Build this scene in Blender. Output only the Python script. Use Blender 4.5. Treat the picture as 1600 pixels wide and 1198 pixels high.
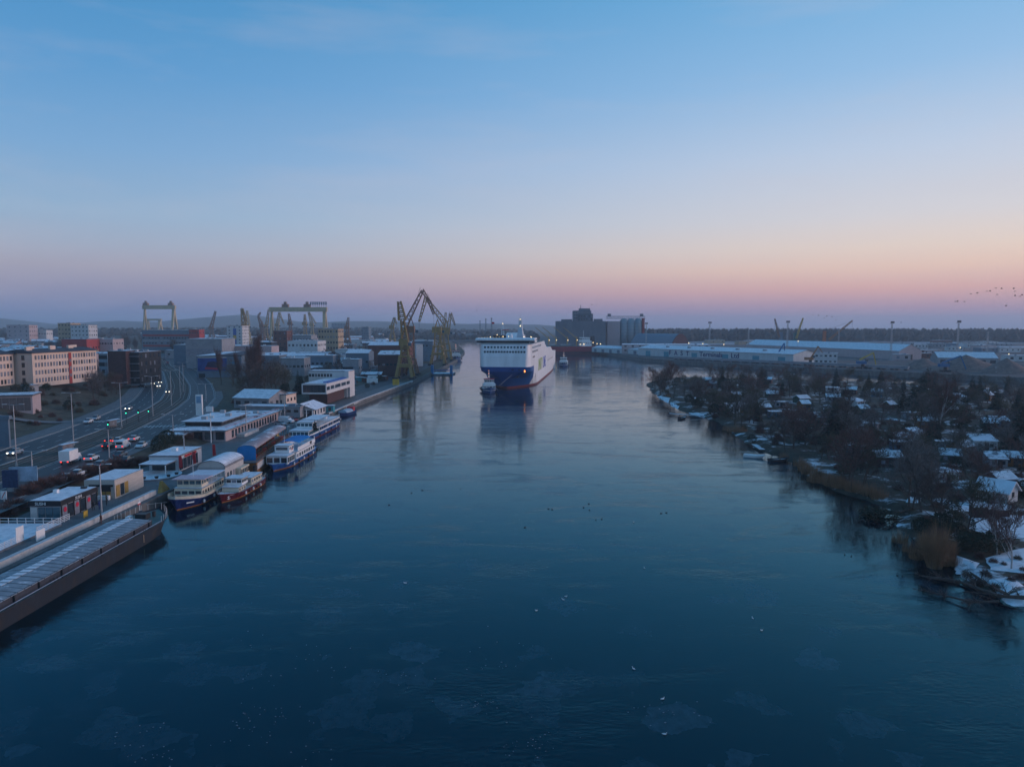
import bpy, bmesh, math, random
from mathutils import Vector, Matrix
R = math.radians
rnd = random.Random(7)
for o in list(bpy.data.objects):
    bpy.data.objects.remove(o)
scene = bpy.context.scene
COL = scene.collection

# ---------------------------------------------------------------- camera
CAM_H, FPX = 35.0, 1109.0
PITCH = math.atan((599 - 508) / FPX)
cd = bpy.data.cameras.new('camera')
cam = bpy.data.objects.new('camera', cd)
COL.objects.link(cam)
cam.location = (0, 0, CAM_H)
cam.rotation_euler = (math.pi / 2 - PITCH, 0, 0)
cd.sensor_width = 36
cd.lens = 36 * FPX / 1600
cd.clip_start = 0.5
cd.clip_end = 40000
scene.camera = cam


def srgb(r, g, b):
    f = lambda c: (c / 255 / 12.92) if c / 255 <= 0.04045 else ((c / 255 + 0.055) / 1.055) ** 2.4
    return (f(r), f(g), f(b), 1)


# ---------------------------------------------------------------- sky
SUN_AZ = R(78)           # to the right of the view axis
SUN_EL = R(5)
SUNDIR = Vector((math.sin(SUN_AZ) * math.cos(SUN_EL), math.cos(SUN_AZ) * math.cos(SUN_EL), math.sin(SUN_EL)))
w = bpy.data.worlds.new('World')
scene.world = w
w.use_nodes = True
nt = w.node_tree
nt.nodes.clear()
N = nt.nodes.new
L = nt.links.new
wout = N('ShaderNodeOutputWorld')
bg = N('ShaderNodeBackground')
tc = N('ShaderNodeTexCoord')
sep = N('ShaderNodeSeparateXYZ')
L(tc.outputs['Generated'], sep.inputs[0])


def ramp(stops, tree=nt):
    r = tree.nodes.new('ShaderNodeValToRGB')
    e = r.color_ramp.elements
    e[0].position, e[0].color = stops[0]
    e[1].position, e[1].color = stops[-1]
    for p, c in stops[1:-1]:
        x = e.new(p)
        x.color = c
    return r


def wmath(op, a, b=None, c=None):
    m = N('ShaderNodeMath')
    m.operation = op
    for i, v in enumerate((a, b, c)):
        if v is None:
            continue
        if isinstance(v, (int, float)):
            m.inputs[i].default_value = v
        else:
            L(v, m.inputs[i])
    return m.outputs[0]


zz = wmath('MAXIMUM', sep.outputs['Z'], 0.0)
# sin(elevation): 0 horizon ... 0.40 top of the frame ... 1 zenith
COOL = [(0.0, srgb(98, 124, 174)), (0.020, srgb(118, 132, 174)), (0.045, srgb(148, 148, 176)), (0.072, srgb(166, 164, 182)),
        (0.098, srgb(162, 174, 196)), (0.135, srgb(149, 178, 207)), (0.21, srgb(124, 169, 212)), (0.30, srgb(94, 155, 207)), (0.40, srgb(70, 142, 196)),
        (0.6, srgb(60, 130, 186)), (1.0, srgb(54, 118, 174))]
WARM = [(0.0, srgb(138, 138, 172)), (0.020, srgb(180, 150, 172)), (0.045, srgb(222, 174, 170)), (0.072, srgb(236, 202, 186)),
        (0.098, srgb(234, 214, 202)), (0.135, srgb(218, 214, 218)), (0.21, srgb(194, 208, 229)), (0.30, srgb(152, 192, 230)), (0.40, srgb(118, 178, 224)),
        (0.6, srgb(84, 150, 204)), (1.0, srgb(54, 118, 174))]
rc, rw = ramp(COOL), ramp(WARM)
L(zz, rc.inputs[0])
L(zz, rw.inputs[0])
dotn = N('ShaderNodeVectorMath')
dotn.operation = 'DOT_PRODUCT'
L(tc.outputs['Generated'], dotn.inputs[0])
dotn.inputs[1].default_value = (math.sin(SUN_AZ), math.cos(SUN_AZ), 0)
mr = N('ShaderNodeMapRange')
mr.interpolation_type = 'SMOOTHSTEP'
L(dotn.outputs['Value'], mr.inputs[0])
mr.inputs[1].default_value = -0.38
mr.inputs[2].default_value = 0.84
mixc = N('ShaderNodeMix')
mixc.data_type = 'RGBA'
L(mr.outputs[0], mixc.inputs[0])
L(rc.outputs[0], mixc.inputs[6])
L(rw.outputs[0], mixc.inputs[7])
# thin cirrus streaks, faint
mp = N('ShaderNodeMapping')
mp.inputs['Scale'].default_value = (1.2, 3.0, 9.0)
mp.inputs['Rotation'].default_value = (0.25, 0.1, 0.5)
L(tc.outputs['Generated'], mp.inputs[0])
cn = N('ShaderNodeTexNoise')
cn.inputs['Scale'].default_value = 2.2
cn.inputs['Detail'].default_value = 6
cn.inputs['Roughness'].default_value = 0.6
L(mp.outputs[0], cn.inputs['Vector'])
cm = N('ShaderNodeMapRange')
L(cn.outputs[0], cm.inputs[0])
cm.inputs[1].default_value = 0.50
cm.inputs[2].default_value = 0.78
cm.inputs[3].default_value = 0.0
cm.inputs[4].default_value = 0.17
mixd = N('ShaderNodeMix')
mixd.data_type = 'RGBA'
L(cm.outputs[0], mixd.inputs[0])
L(mixc.outputs[2], mixd.inputs[6])
mixd.inputs[7].default_value = srgb(205, 196, 205)
# a little of the physical twilight sky on top
sky = N('ShaderNodeTexSky')
sky.sky_type = 'NISHITA'
sky.sun_disc = False
sky.sun_elevation = SUN_EL
sky.sun_rotation = SUN_AZ
addn = N('ShaderNodeMix')
addn.data_type = 'RGBA'
addn.blend_type = 'ADD'
addn.inputs[0].default_value = 0.003
L(mixd.outputs[2], addn.inputs[6])
L(sky.outputs[0], addn.inputs[7])
L(addn.outputs[2], bg.inputs[0])
bg.inputs[1].default_value = 1.0
L(bg.outputs[0], wout.inputs[0])

# ---------------------------------------------------------------- afterglow sun (low, broad, weak)
sl = bpy.data.lights.new('sun', 'SUN')
sl.energy = 2.1
sl.angle = R(28)
sl.color = (1.0, 0.68, 0.64)
so = bpy.data.objects.new('sun', sl)
COL.objects.link(so)
so.location = (300, 0, 200)
so.rotation_euler = (-SUNDIR).to_track_quat('-Z', 'Y').to_euler()
vs = scene.view_settings
vs.view_transform = 'Standard'
vs.look = 'None'
vs.exposure = 0.0
vs.gamma = 1.0
vs.use_curve_mapping = False
scene.cycles.use_denoising = True
scene.cycles.volume_bounces = 2
scene.cycles.max_bounces = 6


# ================================================================ helpers
def at(u, v, z=0.0):
    a = (u - 800) / FPX
    b = -(v - 599) / FPX
    dy = math.cos(PITCH) + b * math.sin(PITCH)
    dz = -math.sin(PITCH) + b * math.cos(PITCH)
    t = (z - CAM_H) / dz
    return Vector((a * t, dy * t, z))


def atd(u, v, y):
    """point on the ray through (u, v) at ground distance y"""
    a = (u - 800) / FPX
    b = -(v - 599) / FPX
    dy = math.cos(PITCH) + b * math.sin(PITCH)
    dz = -math.sin(PITCH) + b * math.cos(PITCH)
    t = y / dy
    return Vector((a * t, y, CAM_H + dz * t))


MATS = {}


def mat(name, col, rough=0.75, var=0.25, scale=0.6, snow=0.0, metal=0.0, emit=0.0, stretch=None, bump=0.0, spec=0.3, snowscale=0.25, dirt=None):
    if name in MATS:
        return MATS[name]
    m = bpy.data.materials.new(name)
    m.use_nodes = True
    t = m.node_tree
    b = t.nodes['Principled BSDF']
    b.inputs['Roughness'].default_value = rough
    b.inputs['Metallic'].default_value = metal
    b.inputs['Specular IOR Level'].default_value = spec
    col = tuple(col) + (1,)
    if emit:
        b.inputs['Base Color'].default_value = col
        b.inputs['Emission Color'].default_value = col
        b.inputs['Emission Strength'].default_value = emit
        MATS[name] = m
        return m
    geo = t.nodes.new('ShaderNodeNewGeometry')
    mp = t.nodes.new('ShaderNodeMapping')
    t.links.new(geo.outputs['Position'], mp.inputs[0])
    mp.inputs['Scale'].default_value = stretch or (1, 1, 1)
    nz = t.nodes.new('ShaderNodeTexNoise')
    nz.inputs['Scale'].default_value = scale
    nz.inputs['Detail'].default_value = 5
    nz.inputs['Roughness'].default_value = 0.65
    t.links.new(mp.outputs[0], nz.inputs['Vector'])
    d = dirt or tuple(c * (1 - var) for c in col[:3])
    br = tuple(min(1, c * (1 + var)) for c in col[:3])
    cr = ramp([(0.28, tuple(d) + (1,)), (0.5, col), (0.74, br + (1,))], t)
    t.links.new(nz.outputs[0], cr.inputs[0])
    last = cr.outputs[0]
    if snow > 0:
        n2 = t.nodes.new('ShaderNodeTexNoise')
        n2.inputs['Scale'].default_value = snowscale
        n2.inputs['Detail'].default_value = 7
        n2.inputs['Roughness'].default_value = 0.7
        t.links.new(geo.outputs['Position'], n2.inputs['Vector'])
        sx = t.nodes.new('ShaderNodeSeparateXYZ')
        t.links.new(geo.outputs['True Normal'], sx.inputs[0])
        up = t.nodes.new('ShaderNodeMapRange')
        t.links.new(sx.outputs['Z'], up.inputs[0])
        up.inputs[1].default_value = 0.45
        up.inputs[2].default_value = 0.8
        rg = t.nodes.new('ShaderNodeMapRange')
        t.links.new(n2.outputs[0], rg.inputs[0])
        th = 0.78 - 0.56 * snow
        rg.inputs[1].default_value = th - 0.05
        rg.inputs[2].default_value = th + 0.05
        mu = t.nodes.new('ShaderNodeMath')
        mu.operation = 'MULTIPLY'
        t.links.new(up.outputs[0], mu.inputs[0])
        t.links.new(rg.outputs[0], mu.inputs[1])
        mx = t.nodes.new('ShaderNodeMix')
        mx.data_type = 'RGBA'
        t.links.new(mu.outputs[0], mx.inputs[0])
        t.links.new(last, mx.inputs[6])
        sr = ramp([(0.3, (0.52, 0.55, 0.58, 1)), (0.6, (0.80, 0.81, 0.83, 1))], t)
        t.links.new(nz.outputs[0], sr.inputs[0])
        t.links.new(sr.outputs[0], mx.inputs[7])
        last = mx.outputs[2]
    t.links.new(last, b.inputs['Base Color'])
    if bump:
        bp = t.nodes.new('ShaderNodeBump')
        bp.inputs['Strength'].default_value = bump
        bp.inputs['Distance'].default_value = 0.2
        t.links.new(nz.outputs[0], bp.inputs['Height'])
        t.links.new(bp.outputs[0], b.inputs['Normal'])
    MATS[name] = m
    return m


class MB:
    """collects shapes, builds ONE mesh object"""

    def __init__(self):
        self.v, self.f = [], []

    def quad(self, *pts):
        i = len(self.v)
        self.v += [tuple(p) for p in pts]
        self.f.append(tuple(range(i, i + len(pts))))
        return self

    def box(self, x0, x1, y0, y1, z0, z1):
        i = len(self.v)
        self.v += [(x0, y0, z0), (x1, y0, z0), (x1, y1, z0), (x0, y1, z0), (x0, y0, z1), (x1, y0, z1), (x1, y1, z1), (x0, y1, z1)]
        self.f += [tuple(i + k for k in q) for q in ((0, 3, 2, 1), (4, 5, 6, 7), (0, 1, 5, 4), (1, 2, 6, 5), (2, 3, 7, 6), (3, 0, 4, 7))]
        return self

    def cbox(self, c, s, rz=0.0):
        n = len(self.v)
        self.box(-s[0] / 2, s[0] / 2, -s[1] / 2, s[1] / 2, -s[2] / 2, s[2] / 2)
        cs, sn = math.cos(rz), math.sin(rz)
        for k in range(n, len(self.v)):
            x, y, z = self.v[k]
            self.v[k] = (c[0] + x * cs - y * sn, c[1] + x * sn + y * cs, c[2] + z)
        return self

    def prism(self, poly, z0, z1):
        n = len(poly)
        a = sum(poly[k][0] * poly[(k + 1) % n][1] - poly[(k + 1) % n][0] * poly[k][1] for k in range(n))
        if a < 0:
            poly = poly[::-1]
        i = len(self.v)
        self.v += [(p[0], p[1], z0) for p in poly] + [(p[0], p[1], z1) for p in poly]
        self.f.append(tuple(i + k for k in range(n))[::-1])
        self.f.append(tuple(i + n + k for k in range(n)))
        for k in range(n):
            m = (k + 1) % n
            self.f.append((i + k, i + m, i + n + m, i + n + k))
        return self

    def bar(self, p, q, r0, r1=None, n=4, cap=True):
        r1 = r0 if r1 is None else r1
        p, q = Vector(p), Vector(q)
        d = (q - p)
        if d.length < 1e-6:
            return self
        d.normalize()
        a = d.cross(Vector((0, 0, 1)) if abs(d.z) < 0.95 else Vector((1, 0, 0))).normalized()
        b = d.cross(a)
        i = len(self.v)
        off = math.pi / 4 if n == 4 else 0
        for c, r in ((p, r0), (q, r1)):
            for k in range(n):
                t = 2 * math.pi * k / n + off
                self.v.append(tuple(c + a * math.cos(t) * r + b * math.sin(t) * r))
        for k in range(n):
            m = (k + 1) % n
            self.f.append((i + k, i + n + k, i + n + m, i + m))
        if cap:
            self.f.append(tuple(i + k for k in range(n)))
            self.f.append(tuple(i + n + k for k in range(n))[::-1])
        return self

    def truss(self, p, q, w0, w1, n, r, up=(0, 0, 1)):
        """four-chord lattice boom"""
        p, q = Vector(p), Vector(q)
        d = (q - p).normalized()
        a = d.cross(Vector(up))
        a = a.normalized() if a.length > 1e-3 else Vector((1, 0, 0))
        b = d.cross(a)
        rings = []
        for k in range(n + 1):
            t = k / n
            c = p.lerp(q, t)
            h = (w0 + (w1 - w0) * t) / 2
            rings.append([c + a * h * sx + b * h * sy for sx, sy in ((-1, -1), (1, -1), (1, 1), (-1, 1))])
        for j in range(4):
            self.bar(rings[0][j], rings[-1][j], r, r, 4)
        for k in range(n):
            for j in range(4):
                m = (j + 1) % 4
                s, e = (rings[k][j], rings[k + 1][m]) if k % 2 else (rings[k][m], rings[k + 1][j])
                self.bar(s, e, r * 0.6, r * 0.6, 3, False)
        return self

    def lathe(self, prof, n=12, c=(0, 0)):
        i = len(self.v)
        for r, z in prof:
            for k in range(n):
                t = 2 * math.pi * k / n
                self.v.append((c[0] + r * math.cos(t), c[1] + r * math.sin(t), z))
        for j in range(len(prof) - 1):
            for k in range(n):
                m = (k + 1) % n
                self.f.append((i + j * n + k, i + j * n + m, i + (j + 1) * n + m, i + (j + 1) * n + k))
        self.f.append(tuple(i + k for k in range(n))[::-1])
        e = i + (len(prof) - 1) * n
        self.f.append(tuple(e + k for k in range(n)))
        return self

    def loft(self, rings, closed=True, cap=True):
        n = len(rings[0])
        i = len(self.v)
        for r in rings:
            self.v += [tuple(p) for p in r]
        for j in range(len(rings) - 1):
            for k in range(n if closed else n - 1):
                m = (k + 1) % n
                self.f.append((i + j * n + k, i + j * n + m, i + (j + 1) * n + m, i + (j + 1) * n + k))
        if cap:
            self.f.append(tuple(i + k for k in range(n))[::-1])
            e = i + (len(rings) - 1) * n
            self.f.append(tuple(e + k for k in range(n)))
        return self

    def mesh(self, name, m):
        me = bpy.data.meshes.new(name)
        me.from_pydata(self.v, [], self.f)
        me.materials.append(m)
        me.update()
        return me

    def build(self, name, m, parent=None, smooth=False):
        me = self.mesh(name, m)
        if smooth:
            for p in me.polygons:
                p.use_smooth = True
        return link(name, me, parent)


def link(name, me, parent=None):
    o = bpy.data.objects.new(name, me)
    COL.objects.link(o)
    o.parent = parent
    return o


def tag(o, label=None, cat=None, group=None, kind=None):
    if label:
        o['label'] = label
    if cat:
        o['category'] = cat
    if group:
        o['group'] = group
    if kind:
        o['kind'] = kind
    return o


def thing(name, label, cat, loc=(0, 0, 0), rz=0.0, group=None):
    o = bpy.data.objects.new(name, None)
    COL.objects.link(o)
    o.location = loc
    o.rotation_euler = (0, 0, rz)
    return tag(o, label, cat, group)


def copy_tree(o, parent=None):
    c = o.copy()
    COL.objects.link(c)
    c.parent = parent
    for ch in o.children:
        copy_tree(ch, c)
    return c


def dup(o, loc, rz=0.0, label=None, group=None, s=None):
    c = copy_tree(o)
    c.location = loc
    c.rotation_euler = (0, 0, rz)
    if s is not None:
        c.scale = (s, s, s) if isinstance(s, (int, float)) else s
    if label:
        c['label'] = label
    if group:
        c['group'] = group
    return c


def text_mesh(name, body, size, m, parent=None, depth=0.04, loc=(0, 0, 0), rot=(math.pi / 2, 0, 0), sx=1.0, bold=0.0):
    cu = bpy.data.curves.new(name, 'FONT')
    cu.body = body
    cu.size = size
    cu.extrude = depth
    cu.resolution_u = 3
    cu.offset = bold
    tmp = bpy.data.objects.new(name, cu)
    me = bpy.data.meshes.new_from_object(tmp)
    bpy.data.objects.remove(tmp)
    bpy.data.curves.remove(cu)
    me.materials.clear()
    me.materials.append(m)
    o = link(name, me, parent)
    o.location = loc
    o.rotation_euler = rot
    o.scale = (sx, 1, 1)
    return o


def lerp_tab(tab, t):
    if t <= tab[0][0]:
        (a, b), (c, d) = tab[0], tab[1]
    elif t >= tab[-1][0]:
        (a, b), (c, d) = tab[-2], tab[-1]
    else:
        for k in range(len(tab) - 1):
            if tab[k][0] <= t <= tab[k + 1][0]:
                (a, b), (c, d) = tab[k], tab[k + 1]
                break
    return b + (d - b) * (t - a) / (c - a)


def smooth(a, b, x):
    t = max(0.0, min(1.0, (x - a) / (b - a)))
    return t * t * (3 - 2 * t)

# ================================================================ materials
M_SNOW = mat('snow', (0.74, 0.76, 0.79), 0.9, 0.1, 0.5)
M_ASPH = mat('asphalt', (0.030, 0.034, 0.040), 0.55, 0.35, 0.5, stretch=(1, 0.25, 1), spec=0.25)
M_PAVE = mat('paving', (0.15, 0.15, 0.15), 0.85, 0.3, 0.7)
M_GRASSL = mat('winter_grass', (0.078, 0.070, 0.048), 0.95, 0.6, 0.35, snow=0.14)
M_CONC = mat('concrete', (0.30, 0.30, 0.29), 0.85, 0.3, 0.8)
M_CONCD = mat('dark_concrete', (0.13, 0.13, 0.125), 0.85, 0.4, 0.6, stretch=(1, 1, .3))
M_LIGHTC = mat('pale_concrete', (0.50, 0.50, 0.49), 0.8, 0.2, 0.8)
M_WHITE = mat('white_paint', (0.78, 0.78, 0.77), 0.45, 0.08, 0.6)
M_LINE = mat('road_paint', (0.46, 0.46, 0.45), 0.7, 0.4, 1.5)
M_DARK = mat('dark_metal', (0.03, 0.032, 0.035), 0.5, 0.3)
M_GREY = mat('galvanised_steel', (0.36, 0.37, 0.38), 0.4, 0.15, metal=0.3)
M_GLASS = mat('window_glass', (0.025, 0.035, 0.045), 0.08, 0.3, 0.3, spec=0.8)
M_GLASSB = mat('teal_glass', (0.03, 0.09, 0.12), 0.08, 0.3, 0.3, spec=0.8)
M_RAIL = mat('rail_steel', (0.20, 0.19, 0.18), 0.35, 0.2, metal=0.6)
M_TRAM = mat('tram_bed', (0.085, 0.075, 0.062), 0.95, 0.4, 0.8)
M_ROOFS = mat('snowy_roof', (0.20, 0.20, 0.21), 0.9, 0.3, 0.7, snow=0.95)
M_ROOFP = mat('patchy_snow_roof', (0.13, 0.13, 0.14), 0.9, 0.3, 0.5, snow=0.62)
M_BRICK = mat('brick_wall', (0.16, 0.065, 0.05), 0.9, 0.35, 1.2)
M_RED = mat('red_paint', (0.45, 0.03, 0.035), 0.5, 0.15)
M_BLUE = mat('blue_paint', (0.02, 0.10, 0.36), 0.45, 0.15)
M_YEL = mat('yellow_paint', (0.55, 0.34, 0.05), 0.6, 0.25)
M_WOOD = mat('wood_planks', (0.22, 0.10, 0.035), 0.75, 0.3, 1.5, stretch=(1, 1, 4))
M_WARML = mat('warm_lamp', (1.0, 0.72, 0.38), emit=3.2)
M_WHITEL = mat('white_lamp', (1.0, 0.93, 0.82), emit=7.0)
M_REDL = mat('red_lamp', (1.0, 0.06, 0.04), emit=5.0)
M_GREENL = mat('green_lamp', (0.05, 1.0, 0.6), emit=3.0)
M_ORANGEL = mat('orange_lamp', (1.0, 0.30, 0.06), emit=3.5)


# ================================================================ water
def water_material():
    m = bpy.data.materials.new('river_water')
    m.use_nodes = True
    t = m.node_tree
    b = t.nodes['Principled BSDF']
    out = t.nodes['Material Output']
    geo = t.nodes.new('ShaderNodeNewGeometry')

    def noise(scale, detail, stretch=(1, 1, 1), rough=0.6, dist=0.0):
        mp = t.nodes.new('ShaderNodeMapping')
        mp.inputs['Scale'].default_value = stretch
        t.links.new(geo.outputs['Position'], mp.inputs[0])
        n = t.nodes.new('ShaderNodeTexNoise')
        n.inputs['Scale'].default_value = scale
        n.inputs['Detail'].default_value = detail
        n.inputs['Roughness'].default_value = rough
        n.inputs['Distortion'].default_value = dist
        t.links.new(mp.outputs[0], n.inputs['Vector'])
        return n.outputs[0]

    def rng(sock, a, b_, c, d):
        r = t.nodes.new('ShaderNodeMapRange')
        t.links.new(sock, r.inputs[0])
        for i, x in enumerate((a, b_, c, d)):
            r.inputs[i + 1].default_value = x
        return r.outputs[0]

    def mul(a, b_):
        k = t.nodes.new('ShaderNodeMath')
        k.operation = 'MULTIPLY'
        t.links.new(a, k.inputs[0])
        if isinstance(b_, (int, float)):
            k.inputs[1].default_value = b_
        else:
            t.links.new(b_, k.inputs[1])
        return k.outputs[0]

    # thin skim ice: broad smooth sheets, broken by rippled leads of open water
    big = rng(noise(0.016, 5, (1, .5, 1), 0.6, 0.8), 0.40, 0.60, 0, 1)
    lead1 = rng(noise(0.075, 8, (.40, 1.2, 1), 0.72, 1.8), 0.42, 0.48, 1, 0)
    lead2 = rng(noise(0.30, 6, (.45, 1.1, 1), 0.7, 1.2), 0.38, 0.44, 1, 0)
    mx = t.nodes.new('ShaderNodeMath')
    mx.operation = 'MAXIMUM'
    t.links.new(lead1, mx.inputs[0])
    t.links.new(mul(lead2, big), mx.inputs[1])
    lead = mx.outputs[0]
    ripple = noise(1.3, 3, (1, 1.8, 1))
    swell = noise(0.16, 3, (1, 1.7, 1))
    add = t.nodes.new('ShaderNodeMath')
    add.operation = 'MULTIPLY_ADD'
    t.links.new(ripple, add.inputs[0])
    add.inputs[1].default_value = 0.5
    t.links.new(swell, add.inputs[2])
    bp = t.nodes.new('ShaderNodeBump')
    bp.inputs['Distance'].default_value = 0.16
    t.links.new(add.outputs[0], bp.inputs['Height'])
    t.links.new(rng(lead, 0, 1, 0.10, 0.65), bp.inputs['Strength'])
    fr = t.nodes.new('ShaderNodeFresnel')
    fr.inputs['IOR'].default_value = 1.36
    t.links.new(bp.outputs[0], fr.inputs['Normal'])
    # body colour of the peaty winter water and its cool reflection
    t.nodes.remove(b)
    body = t.nodes.new('ShaderNodeBsdfDiffuse')
    body.inputs[0].default_value = (0.0002, 0.0030, 0.0080, 1)
    gl = t.nodes.new('ShaderNodeBsdfGlossy')
    t.links.new(bp.outputs[0], gl.inputs['Normal'])
    t.links.new(rng(lead, 0, 1, 0.075, 0.13), gl.inputs['Roughness'])
    tint = ramp([(0.05, (0.22, 0.84, 1.0, 1)), (0.18, (0.40, 0.93, 1.08, 1)), (0.45, (0.86, 0.96, 1.03, 1))], t)
    t.links.new(fr.outputs[0], tint.inputs[0])
    t.links.new(tint.outputs[0], gl.inputs['Color'])
    wat = t.nodes.new('ShaderNodeMixShader')
    t.links.new(fr.outputs[0], wat.inputs[0])
    t.links.new(body.outputs[0], wat.inputs[1])
    t.links.new(gl.outputs[0], wat.inputs[2])
    b2 = t.nodes.new('ShaderNodeBsdfDiffuse')
    b2.inputs[0].default_value = (0.10, 0.20, 0.27, 1)
    frost = rng(noise(0.5, 6, (1, .8, 1), 0.7), 0.45, 0.8, 0.0, 0.10)
    # plates of ice: warped cells, only some of them frosted
    wn = t.nodes.new('ShaderNodeTexNoise')
    wn.inputs['Scale'].default_value = 0.5
    wn.inputs['Detail'].default_value = 5
    t.links.new(geo.outputs['Position'], wn.inputs['Vector'])
    wv = t.nodes.new('ShaderNodeVectorMath')
    wv.operation = 'MULTIPLY_ADD'
    t.links.new(wn.outputs['Color'], wv.inputs[0])
    wv.inputs[1].default_value = (3.2, 3.2, 0)
    t.links.new(geo.outputs['Position'], wv.inputs[2])
    vo = t.nodes.new('ShaderNodeTexVoronoi')
    vo.inputs['Scale'].default_value = 0.24
    t.links.new(wv.outputs[0], vo.inputs['Vector'])
    sc_ = t.nodes.new('ShaderNodeSeparateColor')
    t.links.new(vo.outputs['Color'], sc_.inputs[0])
    plate = mul(rng(sc_.outputs[0], 0.70, 1.0, 0.0, 0.26), rng(noise(0.9, 6, (1, .7, 1), .7), .3, .7, 0.1, 1.0))
    fa = t.nodes.new('ShaderNodeMath')
    fa.operation = 'ADD'
    t.links.new(mul(big, frost), fa.inputs[0])
    t.links.new(plate, fa.inputs[1])
    mix = t.nodes.new('ShaderNodeMixShader')
    t.links.new(fa.outputs[0], mix.inputs[0])
    t.links.new(wat.outputs[0], mix.inputs[1])
    t.links.new(b2.outputs[0], mix.inputs[2])
    t.links.new(mix.outputs[0], out.inputs[0])
    return m


M_WATER = water_material()
tag(MB().quad((-5000, -140, 0), (5000, -140, 0), (5000, 7000, 0), (-5000, 7000, 0)).build('river', M_WATER), kind='structure')

# ================================================================ left bank: quay, roads, slope
QUAY = [(-200, -68.5), (40, -68.5), (240, -68.5), (262, -68.3), (299, -67.3), (411, -59.0), (523, -56.0), (680, -53.0), (900, -60.0), (1100, -80), (1500, -130), (3000, -300), (6500, -500)]
def _edge(pts):
    return [(-40, at(*pts[0], 3.5).x + 18)] + [(at(u, v, 3.5).y, at(u, v, 3.5).x) for u, v in pts]
LUP = _edge([(0, 703), (61, 686), (122, 664), (192, 637), (227, 618), (243, 605), (238, 590), (226, 577), (219, 566), (215, 556)])
LLO = _edge([(0, 730), (52, 713), (115, 691), (192, 661), (254, 632), (268, 618), (262, 604), (250, 590), (238, 576), (230, 562), (225, 553)])
RUP = _edge([(0, 760), (52, 738), (140, 703), (201, 679), (278, 640), (300, 618), (302, 600), (288, 580), (268, 565), (250, 556)])
RLO = _edge([(0, 795), (108, 748), (175, 718), (241, 688), (300, 650), (330, 620), (335, 600), (310, 575), (280, 558)])
ROAD_END = 780
# outer shape: use one smooth centre line plus fixed offsets so that all edges stay parallel
CEN = []
for y in (-40, 60, 120, 150, 180, 210, 240, 270, 300, 330, 370, 420, 480, 540, 620, 700, 780, 900):
    a = sum(lerp_tab(t, y) for t in (LUP, LLO, RUP, RLO)) / 4
    CEN.append((y, a))
CEN[0] = (-40, -96.0); CEN[1] = (60, -101.0)
CEN = [(y, (c if i in (0, len(CEN) - 1) else 0.25 * CEN[i - 1][1] + 0.5 * c + 0.25 * CEN[i + 1][1])) for i, (y, c) in enumerate(CEN)]


def road_pt(y, off):
    """point on the road at along-distance y, off metres right (+) of its middle"""
    y = min(y, ROAD_END + 200)
    c = lerp_tab(CEN, y)
    dx = (lerp_tab(CEN, y + 6) - lerp_tab(CEN, y - 6)) / 12
    n = math.hypot(1, dx)
    return (c + off / n, y - off * dx / n)


def road_off(x, y):
    dx = (lerp_tab(CEN, y + 6) - lerp_tab(CEN, y - 6)) / 12
    return (x - lerp_tab(CEN, y)) / math.hypot(1, dx)


def quay_x(y):
    return lerp_tab(QUAY, y)


def ground_l(x, y):
    """height of the left bank"""
    s = road_off(x, min(y, 900))
    e = quay_x(y) - x                       # distance inland
    z = 2.0 + 1.5 * smooth(17.5, 24.0, e) if y < 330 else 2.0 + 1.5 * smooth(10, 60, e)
    near = 1 - smooth(420, 560, y)
    up = 7.6 * smooth(-24, -62, s) if s < -24 else 0
    up = 7.6 * smooth(24, 62, -s)
    z += up * (0.35 + 0.65 * near)
    z += 10 * smooth(400, 1500, -s) 
    return z


ys = [-60, -20, 20, 50] + list(range(70, 560, 6)) + list(range(560, 1000, 20)) + [1000, 1100, 1250, 1500, 1800, 2200, 2800, 3600, 4600, 6500]
offs = [24, 20, 16.5, 16, 8, 5, 4.5, 0, -4.5, -5, -8, -16, -16.5, -20, -24, -28, -33, -38, -43, -48, -54, -60, -68, -80, -100, -140, -200, -300, -450, -700, -1100, -1800, -2800]
mb = MB()
for y in ys:
    q = quay_x(y)
    row = [(q, y)]
    yy = min(y, 900)
    xr = lerp_tab(CEN, yy) + offs[0] * 1.0
    for k in range(1, 9):
        row.append((q + (xr - q) * k / 9 if xr < q else q - 0.4 * k, y))
    for of in offs:
        px = road_pt(yy, of)
        x = lerp_tab(CEN, yy) + of * math.hypot(1, (lerp_tab(CEN, yy + 6) - lerp_tab(CEN, yy - 6)) / 12)
        row.append((min(x, q - 4 - 0.05 * (24 - of)), y))
    for x, y2 in row:
        mb.v.append((x, y2, ground_l(x, y2)))
nc = 9 + len(offs)
for j in range(len(ys) - 1):
    for k in range(nc - 1):
        mb.f.append((j * nc + k + 1, j * nc + k, (j + 1) * nc + k, (j + 1) * nc + k + 1))
tag(mb.build('left_bank_ground', M_GRASSL, smooth=True), kind='structure')


def strip(name, o0, o1, y0, y1, dz, m, step=4, fn=None):
    s = MB()
    n = max(1, int((y1 - y0) / step))
    for k in range(n + 1):
        y = y0 + (y1 - y0) * k / n
        for of in (o0, o1):
            p = road_pt(y, of)
            s.v.append((p[0], p[1], 3.5 + dz))
        if k:
            i = 2 * k
            s.f.append((i - 2, i - 1, i + 1, i))
    return s


def st(name, o0, o1, y0, y1, dz, m, step=4):
    return tag(strip(name, o0, o1, y0, y1, dz, m, step).build(name, m), kind='structure')


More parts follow.
